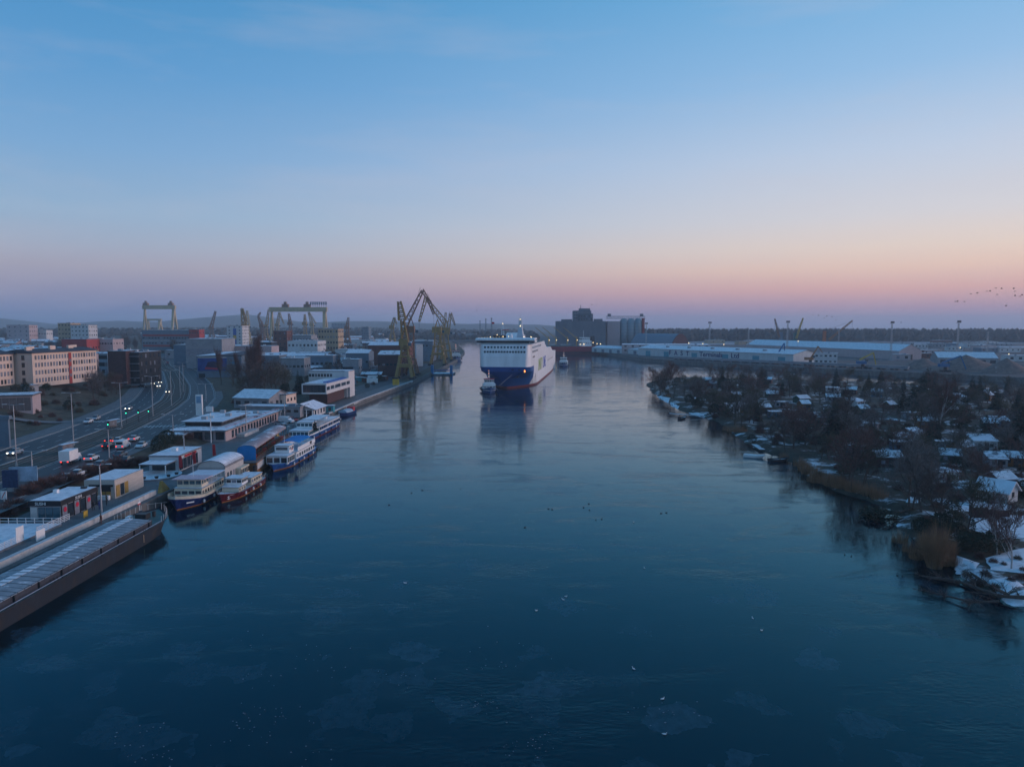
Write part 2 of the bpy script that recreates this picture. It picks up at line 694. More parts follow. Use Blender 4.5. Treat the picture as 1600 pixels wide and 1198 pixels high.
st('carriageway_left', -16, -5, -20, ROAD_END, 0.03, M_ASPH)
st('carriageway_right', 5, 16, -20, ROAD_END, 0.03, M_ASPH)
st('tram_bed', -5, 5, -20, ROAD_END, 0.018, M_TRAM)
st('pavement_left', -22, -16.4, -20, 520, 0.14, M_PAVE)
st('pavement_right', 16.4, 19.2, -20, 330, 0.14, M_PAVE)
for of in (-16.2, -5.0, 5.0, 16.2):
    s = MB()
    for y in range(-20, 520, 5):
        a, b = road_pt(y, of), road_pt(y + 5, of)
        s.bar((a[0], a[1], 3.55), (b[0], b[1], 3.55), 0.16, n=4, cap=False)
    tag(s.build('kerb', M_CONC), kind='structure')
for of in (-3.2, -1.8, 1.8, 3.2):
    s = MB()
    for y in range(-20, 640, 5):
        a, b = road_pt(y, of), road_pt(y + 5, of)
        s.bar((a[0], a[1], 3.56), (b[0], b[1], 3.56), 0.08, n=4, cap=False)
    tag(s.build('tram_rail', M_RAIL), kind='structure')
# painted lane lines
s = MB()
for of, dash in ((-15.6, 0), (-12.4, 1), (-8.9, 1), (-5.6, 0), (5.6, 0), (8.9, 1), (12.4, 1), (15.6, 0)):
    y = -18
    while y < 600:
        ln = 4 if dash else 6
        a, b = road_pt(y, of), road_pt(y + ln, of)
        wd = 0.10
        s.quad((a[0] - wd, a[1], 3.536), (a[0] + wd, a[1], 3.536), (b[0] + wd, b[1], 3.536), (b[0] - wd, b[1], 3.536))
        y += 10 if dash else 6
for y0 in (216, ):
    for k in range(9):
        for o0, o1 in ((5.9, 15.6),):
            of = o0 + (o1 - o0) * k / 9
            a, b = road_pt(y0, of), road_pt(y0 + 4, of)
            s.quad((a[0], a[1], 3.536), (a[0] + .55, a[1], 3.536), (b[0] + .55, b[1], 3.536), (b[0], b[1], 3.536))
            a, b = road_pt(y0 + 16, of - 21), road_pt(y0 + 20, of - 21)
            s.quad((a[0], a[1], 3.536), (a[0] + .55, a[1], 3.536), (b[0] + .55, b[1], 3.536), (b[0], b[1], 3.536))
tag(s.build('road_markings', M_LINE), kind='structure')


# side road climbing the slope on the left
def ribbon(name, pts, width, m, dz=0.05, sub=6):
    s = MB()
    P = []
    for k in range(len(pts) - 1):
        for j in range(sub):
            t = j / sub
            P.append((pts[k][0] * (1 - t) + pts[k + 1][0] * t, pts[k][1] * (1 - t) + pts[k + 1][1] * t))
    P.append(pts[-1])
    for k, p in enumerate(P):
        a, b = P[max(0, k - 1)], P[min(len(P) - 1, k + 1)]
        d = Vector((b[0] - a[0], b[1] - a[1])).normalized()
        nrm = Vector((d.y, -d.x))
        zc = max(ground_l(p[0] + nrm.x * w_, p[1] + nrm.y * w_) for w_ in (-width / 2, 0, width / 2))
        for sg in (-1, 1):
            s.v.append((p[0] + nrm.x * sg * width / 2, p[1] + nrm.y * sg * width / 2, zc + dz))
        if k:
            i = 2 * k
            s.f.append((i - 2, i - 1, i + 1, i))
    return tag(s.build(name, m), kind='structure')


M_PATH = mat('worn_asphalt', (0.17, 0.17, 0.17), 0.8, 0.25)
ribbon('side_road', [(-141, 232), (-148, 228), (-160, 222), (-172, 219), (-186, 221)], 5, M_PATH, 0.25)

# quay: promenade, parapet, wall
s = MB()
qy = list(range(40, 420, 10))
for k, y in enumerate(qy):
    inner = quay_x(y) - 17.3 if y < 330 else quay_x(y) - 9
    s.v += [(quay_x(y) - 0.02, y, 2.03), (inner, y, 2.03)]
    if k:
        i = 2 * k
        s.f.append((i - 2, i, i + 1, i - 1))
tag(s.build('promenade', M_PAVE), kind='structure')
s = MB()
for k, y in enumerate(list(range(-60, 900, 10))):
    x = quay_x(y)
    s.v += [(x + 0.3, y, -2), (x + 0.3, y, 2.12), (x - 0.6, y, 2.12), (x - 0.6, y, 1.9)]
    if k:
        i = 4 * k
        for j in range(3):
            s.f.append((i - 4 + j, i + j, i + j + 1, i - 4 + j + 1))
tag(s.build('quay_wall', M_CONCD), 'dark concrete quay wall along the left river bank', 'wall')
s = MB()
s.box(-70.3, -69.5, 70, 136.5, 2.0, 2.95)
tag(s.build('parapet', M_LIGHTC), 'long pale concrete parapet along the promenade beside the barge', 'wall')
s = MB()
for k, y in enumerate(range(262, 420, 6)):
    x = quay_x(y) + 0.3
    s.v += [(x, y, 1.5), (x, y, 2.5), (x - 0.8, y, 2.5), (x - 0.8, y, 1.9)]
    if k:
        i = 4 * k
        for j in range(3):
            s.f.append((i - 4 + j, i + j, i + j + 1, i - 4 + j + 1))
tag(s.build('quay_coping', M_LIGHTC), 'pale concrete coping along the quay beside the white cantilevered building', 'wall')

s = MB()
for k, y in enumerate(range(334, 700, 10)):
    x = quay_x(y)
    s.v += [(x - 9.2, y, max(ground_l(x - 9.2, y), ground_l(x - 15, y)) + .06), (x - 22, y, max(ground_l(x - 15, y), ground_l(x - 22, y)) + .06)]
    if k:
        i = 2 * k
        s.f.append((i - 2, i, i + 1, i - 1))
tag(s.build('crane_road', M_ASPH), kind='structure')

# ================================================================ right island (allotments)
ISL_F = [(1009, 601), (1016, 612), (1030, 622), (1052, 634), (1062, 642), (1092, 650), (1122, 660), (1140, 672), (1160, 690), (1185, 704), (1216, 712), (1243, 727), (1262, 748), (1302, 768),
         (1362, 784), (1398, 800), (1408, 826), (1440, 858), (1470, 884), (1506, 902), (1545, 934), (1600, 946), (1700, 960), (1800, 990)]
ISL_B = [(1009, 599), (1030, 593), (1060, 590), (1120, 591), (1200, 594), (1350, 597), (1460, 602), (1600, 611), (1800, 622), (2200, 640)]
front = [at(u, v, 0) for u, v in ISL_F] + [Vector((95, 60, 0)), Vector((160, 20, 0))]
back = [at(u, v, 0) for u, v in ISL_B] + [Vector((520, 240, 0)), Vector((520, 20, 0))]
FR = [(p.x, p.y) for p in front]
BK = [(p.x, p.y) for p in back]
ISL = FR + BK[::-1]


def inside(p, poly):
    x, y = p
    c = False
    j = len(poly) - 1
    for i in range(len(poly)):
        (xi, yi), (xj, yj) = poly[i], poly[j]
        if (yi > y) != (yj > y) and x < (xj - xi) * (y - yi) / (yj - yi) + xi:
            c = not c
        j = i
    return c


def dist_poly(p, poly):
    best = 1e9
    px, py = p
    for k in range(len(poly)):
        (ax, ay), (bx, by) = poly[k], poly[(k + 1) % len(poly)]
        dx, dy = bx - ax, by - ay
        L2 = dx * dx + dy * dy
        t = 0 if L2 == 0 else max(0, min(1, ((px - ax) * dx + (py - ay) * dy) / L2))
        best = min(best, math.hypot(px - ax - t * dx, py - ay - t * dy))
    return best


from mathutils import noise as mnoise


def ground_r(x, y):
    d = dist_poly((x, y), ISL) * (1 if inside((x, y), ISL) else -1)
    wob = 1.4 * mnoise.noise(Vector((x * .23, y * .23, 3))) + 0.8 * mnoise.noise(Vector((x * .6, y * .6, 9)))
    d += wob
    z = -0.8 + 1.75 * smooth(-2.5, 3.5, d) + 0.25 * mnoise.noise(Vector((x * .08, y * .08, 0)))
    return z


mb = MB()
gx = [50 + 2.2 * k for k in range(60)] + [182 + 5 * k for k in range(30)] + [335 + 20 * k for k in range(12)]
gy = [20 + 10 * k for k in range(5)] + [70 + 2.2 * k for k in range(60)] + [203 + 3.5 * k for k in range(30)] + [309 + 5.5 * k for k in range(36)]
ids = {}
for j, y in enumerate(gy):
    for i, x in enumerate(gx):
        ids[i, j] = len(mb.v)
        mb.v.append((x, y, ground_r(x, y)))
for j in range(len(gy) - 1):
    for i in range(len(gx) - 1):
        q = (ids[i, j], ids[i + 1, j], ids[i + 1, j + 1], ids[i, j + 1])
        if max(mb.v[k][2] for k in q) > -0.6:
            mb.f.append(q)
M_ISLE = mat('garden_ground', (0.052, 0.050, 0.036), 0.95, 0.55, 0.25, snow=0.34, snowscale=0.10)
tag(mb.build('island_ground', M_ISLE, smooth=True), kind='structure')

# ================================================================ far right port quay
RQ = [(862, 549), (905, 551), (935, 553), (960, 557), (1000, 564), (1050, 569), (1140, 574), (1200, 578), (1300, 584), (1400, 589), (1600, 599), (1900, 612)]
RQP = [at(u, v, 0) for u, v in RQ]
poly = [(p.x, p.y) for p in RQP] + [(700, 340), (3500, 300), (3500, 6500), (-60, 6500), (-20, 1300)]
M_PORT = mat('port_yard', (0.085, 0.085, 0.085), 0.9, 0.4, 0.05, snow=0.2, snowscale=0.03)
PZ = 3.4
tag(MB().prism(poly, -2, PZ).build('port_ground', M_PORT), kind='structure')
s = MB()
for k in range(len(RQP) - 1):
    a, b = RQP[k], RQP[k + 1]
    d = (b - a).normalized()
    n_ = Vector((d.y, -d.x, 0))
    s.quad(a + n_ * .4 + Vector((0, 0, -1)), b + n_ * .4 + Vector((0, 0, -1)), b + n_ * .4 + Vector((0, 0, 3.7)), a + n_ * .4 + Vector((0, 0, 3.7)))
    s.quad(a + n_ * .4 + Vector((0, 0, 3.7)), b + n_ * .4 + Vector((0, 0, 3.7)), b - n_ * .6 + Vector((0, 0, 3.7)), a - n_ * .6 + Vector((0, 0, 3.7)))
tag(s.build('port_quay_wall', M_CONCD), 'dark concrete quay wall below the port warehouses across the river', 'wall')
# far bank straight ahead and left of the far basin
tag(MB().prism([(-420, 1500), (-200, 1420), (-40, 1500), (40, 1700), (40, 2600), (-500, 2600)], -1, 2.5).build('far_bank', M_PORT), kind='structure')

# ================================================================ hills and haze
def ridge(name, pts, depth, m, seed, amp):
    s = MB()
    n = len(pts)
    for j, (x, y, h) in enumerate(pts):
        for k, (t, hh) in enumerate(((0, 0.0), (0.25, 0.55), (0.5, 0.9), (0.75, 1.0), (1.0, 0.8))):
            z = h * hh + amp * hh * mnoise.noise(Vector((x * .004, j * .7, seed + k)))
            s.v.append((x, y + depth * t, max(z, 0.5)))
        if j:
            for k in range(4):
                a = (j - 1) * 5 + k
                s.f.append((a, a + 5, a + 6, a + 1))
    return tag(s.build(name, m, smooth=True), kind='structure')


M_HILL = mat('wooded_hills', (0.035, 0.045, 0.040), 0.95, 0.4, 0.008)
ridge('hills', [(-5200 + 200 * k, 4700 - 14 * k, 70 + 26 * math.sin(k * .5) + 18 * math.sin(k * 1.3) if k < 21 else 62 - (k - 21) * 4.5) for k in range(30)], 1200, M_HILL, 2, 14)

haze = MB().box(-5400, 5400, -150, 6990, -1.2, 118).build('haze', M_SNOW)
tag(haze, kind='stuff')
hm = bpy.data.materials.new('evening_haze')
hm.use_nodes = True
hm.node_tree.nodes.clear()
ho = hm.node_tree.nodes.new('ShaderNodeOutputMaterial')
hv = hm.node_tree.nodes.new('ShaderNodeVolumePrincipled')
hv.inputs['Color'].default_value = (0.76, 0.90, 1.0, 1)
hv.inputs['Density'].default_value = 0.00017
hv.inputs['Anisotropy'].default_value = 0.1
hm.node_tree.links.new(hv.outputs[0], ho.inputs['Volume'])
haze.data.materials.clear()
haze.data.materials.append(hm)

# ================================================================ small part helpers
_pc = {}


def panel(parent, name, c, w_, h_, rz, m, t=0.12):
    """a window, door or sign panel: shared box mesh, own object"""
    k = (name, round(w_, 2), round(h_, 2), round(t, 3), m.name)
    if k not in _pc:
        _pc[k] = MB().box(-w_ / 2, w_ / 2, -t / 2, t / 2, -h_ / 2, h_ / 2).mesh(name, m)
    o = link(name, _pc[k], parent)
    o.location = c
    o.rotation_euler = (0, 0, rz)
    return o


_wr = random.Random(404)
M_WINP = mat('pale_window', (0.22, 0.24, 0.28), 0.2, 0.35, 0.9, spec=0.6)
M_CURT = mat('curtained_window', (0.12, 0.12, 0.13), 0.3, 0.3, 0.9, spec=0.6)


def facade(parent, p0, p1, zs, n, w_, h_, m, name='window', margin=0.5, skip=(), t=0.12, out=0.02):
    dx, dy = p1[0] - p0[0], p1[1] - p0[1]
    ln = math.hypot(dx, dy)
    rz = math.atan2(dy, dx)
    nx, ny = dy / ln, -dx / ln
    for r_, z in enumerate(zs):
        for k in range(n):
            if (r_, k) in skip or k in skip:
                continue
            if m in (M_WINP, M_GLASS) and name == 'window':
                m_use = m if _wr.random() < .6 else (M_WINP, M_GLASS, M_CURT)[_wr.randrange(3)]
            else:
                m_use = m
            f = (k + margin) / (n - 1 + 2 * margin) if n > 1 else 0.5
            panel(parent, name, (p0[0] + dx * f + nx * out, p0[1] + dy * f + ny * out, z), w_, h_, rz, m_use, t)


def lamp_ball(parent, name, c, r, m):
    k = ('ball', round(r, 3), m.name)
    if k not in _pc:
        _pc[k] = MB().lathe([(r * .5, -r * .85), (r, 0), (r * .5, r * .85)], 6).mesh('lamp', m)
    o = link(name, _pc[k], parent)
    o.location = c
    return o


def hull_rings(Lh, B, z_top, bow_len, stern=0.75, sheer=0.0, flare=0.82, keel=-0.8, n=14, rake=1.0):
    rings = []
    for k in range(n + 1):
        s = Lh * (k / n) ** 1.25
        tt = min(1, s / bow_len)
        hb = B / 2 * max(0.02, math.sin(tt * math.pi / 2) ** 0.75)
        hw = B / 2 * flare * max(0.01, math.sin(min(1, s / (bow_len * 1.35)) * math.pi / 2) ** 1.0)
        if s > Lh * 0.8:
            e = (s - Lh * 0.8) / (Lh * 0.2)
            hb *= 1 - (1 - stern) * e * e
            hw *= 1 - (1 - stern) * e * e
        zt = z_top + sheer * (1 - min(1, s / (bow_len * 1.4))) ** 2 + sheer * .25 * max(0, (s / Lh - .7) / .3) ** 2
        rk = rake * (1 - min(1, s / bow_len))
        rings.append((s, rk, hb, hw, zt, keel))
    return rings


def hull(parent, rings, m, m_band=None, band=(0.0, 0.4), name='hull', deck=None, m_rail=None):
    mb = MB()
    mb.loft([[(-hb, s, zt), (-hw, s + rk, 0), (-hw * .8, s + rk, ke), (hw * .8, s + rk, ke), (hw, s + rk, 0), (hb, s, zt), (hb * .97, s + .02, zt - .35), (-hb * .97, s + .02, zt - .35)]
             for s, rk, hb, hw, zt, ke in rings])
    o = mb.build(name, m, parent)
    if deck:
        d = MB()
        for s, rk, hb, hw, zt, ke in rings:
            d.v += [(-hb * .96, s, zt - .3), (hb * .96, s, zt - .3)]
        for k in range(len(rings) - 1):
            d.f.append((2 * k, 2 * k + 1, 2 * k + 3, 2 * k + 2))
        d.build('deck', deck, parent)
    if m_band:
        for sg in (-1, 1):
            d = MB()
            for s, rk, hb, hw, zt, ke in rings:
                for z in band:
                    f = z / zt
                    d.v.append((sg * (hw + (hb - hw) * f + .03), s + rk * (1 - f), z))
            for k in range(len(rings) - 1):
                d.f.append((2 * k, 2 * k + 1, 2 * k + 3, 2 * k + 2))
            d.build('boot_stripe', m_band, parent)
    if m_rail:
        for sg in (-1, 1):
            d = MB()
            for a, b in zip(rings[:-1], rings[1:]):
                pa, pb = (sg * a[2] * .97, a[0], a[4]), (sg * b[2] * .97, b[0], b[4])
                d.bar(Vector(pa) + Vector((0, 0, .95)), Vector(pb) + Vector((0, 0, .95)), .04, n=3, cap=False)
                d.bar(Vector(pa) + Vector((0, 0, .5)), Vector(pb) + Vector((0, 0, .5)), .025, n=3, cap=False)
                d.bar(pa, Vector(pa) + Vector((0, 0, .95)), .035, n=3, cap=False)
            d.build('railing', m_rail, parent)
    return o


def cabin(parent, x0, x1, y0, y1, z0, z1, m, roof, nside=0, nfront=0, wz=None, wh=0.8, ww=0.9, gm=None, name='cabin', over=0.15, rake=0.0):
    mb = MB()
    mb.loft([[(x0, y0, z0), (x1, y0, z0), (x1, y1, z0), (x0, y1, z0)], [(x0, y0 + rake, z1), (x1, y0 + rake, z1), (x1, y1, z1), (x0, y1, z1)]])
    o = mb.build(name, m, parent)
    MB().box(x0 - over, x1 + over, y0 + rake - over, y1 + over, z1 + .004, z1 + .16).build('cabin_roof', roof, o)
    gm = gm or M_GLASS
    wz = wz or (z0 + z1) / 2 + .2
    if nside:
        facade(o, (x1, y0 + rake), (x1, y1), [wz], nside, ww, wh, gm)
        facade(o, (x0, y1), (x0, y0 + rake), [wz], nside, ww, wh, gm)
    if nfront:
        facade(o, (x0, y0 + rake * .5 - .05), (x1, y0 + rake * .5 - .05), [wz], nfront, (x1 - x0) / nfront * .78, wh, gm)
    return o


def mast(parent, x, y, z0, h, m, yard=0.0, name='mast', r=0.06):
    mb = MB().bar((x, y, z0), (x, y, z0 + h), r, r * .5, 6)
    if yard:
        mb.bar((x - yard, y, z0 + h * .7), (x + yard, y, z0 + h * .7), r * .5, n=4)
    return mb.build(name, m, parent)


# ================================================================ the ferry
M_FW = mat('ferry_white', (0.76, 0.77, 0.78), 0.4, 0.14, 0.25, stretch=(1, 1, .25))
M_FB = mat('ferry_blue', (0.010, 0.080, 0.30), 0.4, 0.12, 0.15)
M_FR = mat('ferry_red', (0.21, 0.045, 0.05), 0.6, 0.35, 0.5)
M_FDK = mat('ferry_deck', (0.10, 0.16, 0.15), 0.8, 0.25)
M_LIME = mat('lime_letters', (0.30, 0.42, 0.06), 0.5, 0.05)
M_LBLUE = mat('blue_letters', (0.01, 0.08, 0.45), 0.5, 0.05)
FL, FBM = 198.0, 28.4
ferry = thing('ferry', 'huge white and blue car ferry heading down the middle of the river', 'ferry', (-4.2, 385, 0), R(-7.4))
SS = [0, .4, 1, 2, 3.2, 5, 7.5, 11, 15, 20, 27, 36, 48, 64, 90, 120, 150, 180, FL]


def lvl(z, s0, h0, lr, p=0.8, aft=1.0, upto=None):
    pts = []
    for s in SS:
        t = min(1.0, max(0.0, s / lr))
        hb = FBM / 2 * (h0 + (1 - h0) * math.sin(t * math.pi / 2) ** p)
        if s > 150:
            hb *= 1 - (1 - aft) * ((s - 150) / 48) ** 2
        pts.append((hb, s0 * (1 - min(1, s / 60)) + s, z))
    return pts


LV = [lvl(-1.2, 9.5, 0.02, 48, .85, .8), lvl(1.0, 8.0, 0.02, 40, .8, .88), lvl(5.5, 4.6, 0.20, 27, .75, 1), lvl(9.7, 0.7, 0.70, 9, .7, 1), lvl(12.2, 0.0, 0.80, 6, .7, 1)]
LVU = [lvl(12.2, 0.0, 0.80, 6, .7, 1), lvl(18, 0.5, 0.82, 5, .7), lvl(24.6, 2.0, 0.84, 4.5, .7)]


def skin(levels, i0, i1):
    """both sides of the shell between stations i0 and i1, closed across the stem when i0 == 0"""
    mb = MB()
    rows = []
    for lv in levels:
        half = lv[i0:i1 + 1]
        row = [(x, y, z) for x, y, z in half[::-1]] + [(-x, y, z) for x, y, z in half]
        rows.append(row)
    n = len(rows[0])
    for r_ in rows:
        mb.v += r_
    for j in range(len(rows) - 1):
        for k in range(n - 1):
            if i0 > 0 and k == (n // 2 - 1):
                continue
            mb.f.append((j * n + k, j * n + k + 1, (j + 1) * n + k + 1, (j + 1) * n + k))
    return mb


hullm = skin(LV[:2], 0, len(SS) - 1).build('boot_top', M_FR, ferry, True)
bow = skin(LV[1:], 0, 9).build('bow', M_FB, ferry)
skin(LV[1:], 9, len(SS) - 1).build('hull', M_FW, ferry)
sup = skin(LVU, 0, 14).build('superstructure', M_FW, ferry)
# top deck of the front block, aft steps
mb = MB()
lv = LVU[-1][:15]
mb.quad(*([(x, y, 24.6) for x, y, z in lv] + [(-x, y, 24.6) for x, y, z in lv[::-1]]))
mb.build('sun_deck', M_FDK, ferry)
hw = FBM / 2
aft = MB()
aft.loft([[(-hw, 90, 12), (hw, 90, 12), (hw, 90, 24.6), (-hw, 90, 24.6)], [(-hw, 96, 12), (hw, 96, 12), (hw, 96, 22.4), (-hw, 96, 22.4)], [(-hw, 112, 12), (hw, 112, 12), (hw, 112, 19.6), (-hw, 112, 19.6)],
          [(-hw, 146, 12), (hw, 146, 12), (hw, 146, 19.2), (-hw, 146, 19.2)], [(-hw, 166, 12), (hw, 166, 12), (hw, 166, 15.6), (-hw, 166, 15.6)], [(-hw, FL, 12), (hw, FL, 12), (hw, FL, 14.8), (-hw, FL, 14.8)]])
aft.build('aft_decks', M_FW, ferry)
MB().quad((-hw, FL, -1), (hw, FL, -1), (hw, FL, 12.2), (-hw, FL, 12.2)).build('stern_door', M_FW, ferry)
# a fender band where blue and white meet at the bow
b3 = MB()
for k in range(8):
    for sg in (-1, 1):
        a, b = LV[4][k], LV[4][k + 1]
        b3.bar((sg * a[0], a[1], 12.2), (sg * b[0], b[1], 12.2), .22, n=4, cap=False)
b3.bar((-LV[4][0][0], 0, 12.2), (LV[4][0][0], 0, 12.2), .22, n=4)
b3.build('rubbing_band', M_FB, ferry)
# front windows, two rows
xw = LVU[1][0][0]
for z, n in ((20.4, 15), (22.9, 13)):
    yy_ = 0.5 + 1.5 * (z - 18) / 6.6
    for k in range(n):
        if z > 22 and k in (0, n - 1):
            pass
        x = -xw * .93 + 2 * xw * .93 * k / (n - 1)
        panel(sup, 'window', (x, yy_ - .02, z), 1.05, 1.25, 0, M_GLASSB if (z > 22 and 1 < k < 10) else M_GLASS, .15)
# side windows near the front, both sides
for z, sx0, n in ((22.6, 12, 16), (20.2, 12, 10), (17.2, 14, 4)):
    for k in range(n):
        for sg in (-1, 1):
            panel(sup, 'window', (sg * (hw + .02), sx0 + 3.4 * k, z), 1.5, 1.1, math.pi / 2, M_GLASS, .1)
# bridge deck with wings
br = MB()
br.box(-hw - 1.6, hw + 1.6, 3.0, 9.0, 24.9, 25.2)
brd = br.build('bridge_wing', M_FW, ferry)
MB().loft([[(-hw + 1, 3.3, 25.2), (hw - 1, 3.3, 25.2), (hw - 1, 12, 25.2), (-hw + 1, 12, 25.2)], [(-hw + .5, 2.6, 26.5), (hw - .5, 2.6, 26.5), (hw - .5, 12, 26.5), (-hw + .5, 12, 26.5)]]).build('bridge_glazing', M_GLASS, brd)
MB().loft([[(-hw - 2, 2.2, 26.5), (hw + 2, 2.2, 26.5), (hw + 2, 10, 26.5), (-hw - 2, 10, 26.5)], [(-hw - 2.2, 2.0, 27.1), (hw + 2.2, 2.0, 27.1), (hw + 2.2, 11, 27.1), (-hw - 2.2, 11, 27.1)],
           [(-hw - 1.8, 3.4, 28.0), (hw + 1.8, 3.4, 28.0), (hw + 1.8, 11, 28.0), (-hw - 1.8, 11, 28.0)]]).build('bridge_roof', M_FW, ferry)
for sg in (-1, 1):
    MB().box(min(sg * (hw - .5), sg * (hw + 1.6)), max(sg * (hw - .5), sg * (hw + 1.6)), 3.3, 9, 25.2, 26.5).build('wing_cab', M_GLASS, brd)
MB().box(-hw + 2, hw - 2, 14, 60, 24.6, 27.2).build('deck_house', M_FW, ferry)
facade(ferry, (hw - 2, 16), (hw - 2, 58), [26.1], 12, 2.2, .9, M_GLASS, 'deck_house_window')
# masts, funnel, radar
ms = MB()
ms.truss((-2.5, 12, 28), (-2.5, 12, 36), 1.6, .7, 6, .14).bar((-2.5, 12, 36), (-2.5, 12, 40.5), .12, .05, 5).bar((-7, 12, 36.3), (3, 12, 36.3), .10).bar((-5, 12, 33.5), (1, 12, 33.5), .1)
fm = ms.build('foremast', M_FW, ferry)
MB().cbox((-.8, 11.2, 32.4), (3.6, .4, .35)).build('radar', M_RED, fm)
MB().cbox((-8, 12, 36.2), (1.5, .08, 1.0)).build('flag', M_RED, fm)
f2 = MB()
f2.loft([[(5.2, 13, 28), (8.8, 13, 28), (8.8, 20, 28), (5.2, 20, 28)], [(5.9, 14, 33), (8.0, 14, 33), (8.0, 18.6, 33), (5.9, 18.6, 33)], [(6.3, 14.5, 38.8), (7.6, 14.5, 38.8), (7.6, 17, 38.8), (6.3, 17, 38.8)]])
f2.bar((7, 15.5, 38.8), (7, 15.5, 41.5), .15, .06, 5)
f2.build('signal_tower', mat('ferry_grey_blue', (0.42, 0.50, 0.56), .5, .1), ferry)
MB().loft([[(-6, 42, 27.2), (6, 42, 27.2), (6, 52, 27.2), (-6, 52, 27.2)], [(-4.5, 44, 30.5), (4.5, 44, 30.5), (4.5, 51, 30.5), (-4.5, 51, 30.5)]]).build('funnel', M_FW, ferry)
MB().cbox((-3.5, 6.5, 28.7), (7, 3, 1.4)).build('equipment_box', M_DARK, ferry)
MB().lathe([(1.0, 28), (1.0, 29.4), (.7, 30.2), (.1, 30.5)], 10, (2.6, 8)).build('satellite_dome', M_FW, ferry)
for c, r in (((-8.2, 4, 28.6), .22), ((-4.5, 4, 29.7), .2), ((-1.2, 4, 28.8), .24), ((1.8, 4.2, 28.9), .2), ((7, 14, 38.2), .22), ((7.1, 13.8, 34.6), .26), ((10, 6, 28.6), .2), ((13.5, 9, 28.6), .2), ((11.8, 30, 28), .2), ((-2.5, 11.4, 35.9), .2)):
    lamp_ball(ferry, 'deck_light', c, r, M_WARML)
for k in range(9):
    lamp_ball(ferry, 'string_light', (-14.5 + 1.6 * k, 3.4, 28.15 + .05 * k), .09, M_WARML)
panel(ferry, 'bow_light', (11.1, .55, 10.1), .55, 1.1, R(18), M_ORANGEL, .2)
for x, y_, z in ((-9, .5, 10.6), (8.2, .25, 10.8), (4.5, .15, 10.9), (7, 2.6, 7.0)):
    panel(bow, 'hawse_hole', (x, y_ - .1, z), 1.0, .5, 0, M_DARK, .3)
text_mesh('lettering', 'UNITY', 10.5, M_LIME, ferry, .05, (hw + .05, 46, 7.4), (math.pi / 2, 0, math.pi / 2), 1.0)
text_mesh('lettering', 'LINE', 10.5, M_LBLUE, ferry, .05, (hw + .05, 80, 7.4), (math.pi / 2, 0, math.pi / 2), 1.0)
for k in range(6):
    panel(ferry, 'mooring_port', (hw + .03, 120 + 9 * k, 10.5), 1.6, 1.2, math.pi / 2, M_DARK, .08)
panel(ferry, 'pilot_door', (hw + .03, 30, 6), 2, 2.4, math.pi / 2, M_GREY, .08)

# ================================================================ tugs
M_TUGB = mat('tug_blue', (0.02, 0.07, 0.20), 0.5, 0.2)
M_CREAM = mat('cream_paint', (0.62, 0.55, 0.42), 0.55, 0.12)


def tug(label, loc, rz, roofm, hm_=None, s=1.0):
    t = thing('tugboat', label, 'tugboat', loc, rz, 'harbour tugs')
    t.scale = (s, s, s)
    hull(t, hull_rings(22, 8, 1.9, 7, .9, 1.4), hm_ or M_TUGB, M_WHITE, (1.35, 1.7), deck=M_FDK)
    for k in range(7):
        for x_ in (-4.15, 4.15):
            MB().lathe([(.45, 1.0), (.45, 1.7)], 8, (x_, 6 + 2.2 * k)).build('fender', M_DARK, t)
    cabin(t, -3.3, 3.3, 4.6, 14, 1.7, 4.5, M_WHITE, M_WHITE, 4, 4, 3.2, .6, .6)
    cabin(t, -2.6, 2.6, 5.6, 10.4, 4.66, 7.3, M_WHITE, roofm, 3, 4, 6.4, .9, .8, name='wheelhouse', over=.35)
    mk = MB().truss((0, 9.5, 7.4), (0, 9.5, 12), 1, .4, 5, .07).bar((-1.6, 10.5, 9.4), (1.6, 10.5, 9.4), .06)
    mk.build('mast', M_WHITE, t)
    for z in (8.6, 10.2, 11.8):
        lamp_ball(t, 'mast_light', (0, 10.1, z), .16, M_ORANGEL if z > 9 else M_WARML)
    for x in (-1.6, 1.6):
        MB().lathe([(.45, 1.8), (.4, 6.6)], 8, (x, 13.2)).build('funnel', M_FR, t)
    MB().cbox((0, 17, 2.3), (1.6, 1.4, 1.2)).build('towing_winch', M_DARK, t)
    return t


tug('small tug with red wheelhouse roof running just ahead of the ferry bow', (-11.2, 363, 0), R(6), M_RED, s=0.95)
tug('dark tug trailing close behind the ferry stern', (43, 598, 0), R(-8), M_WHITE)
tug('white and red workboat moored beyond the yellow harbour cranes', (-54, 688, 0), R(6), M_RED, s=1.35)
# towing line from ferry to tug
tl = MB().bar((-7.0, 383.5, 2.3), (1.2, 387.3, 9.0), .09, n=4)
tag(tl.build('tow_line', M_LIGHTC), 'thin tow line between the small tug and the ferry bow', 'rope')

# ================================================================ bulk carrier moored by the grain elevator
M_CRED = mat('carrier_red', (0.32, 0.035, 0.05), 0.6, 0.25, 0.1)
M_DERR = mat('derrick_tan', (0.42, 0.28, 0.12), 0.6, 0.2)
cs = thing('bulk_carrier', 'red bulk carrier with tan derricks moored below the grain elevator', 'ship', (-38, 846, 0), R(-82))
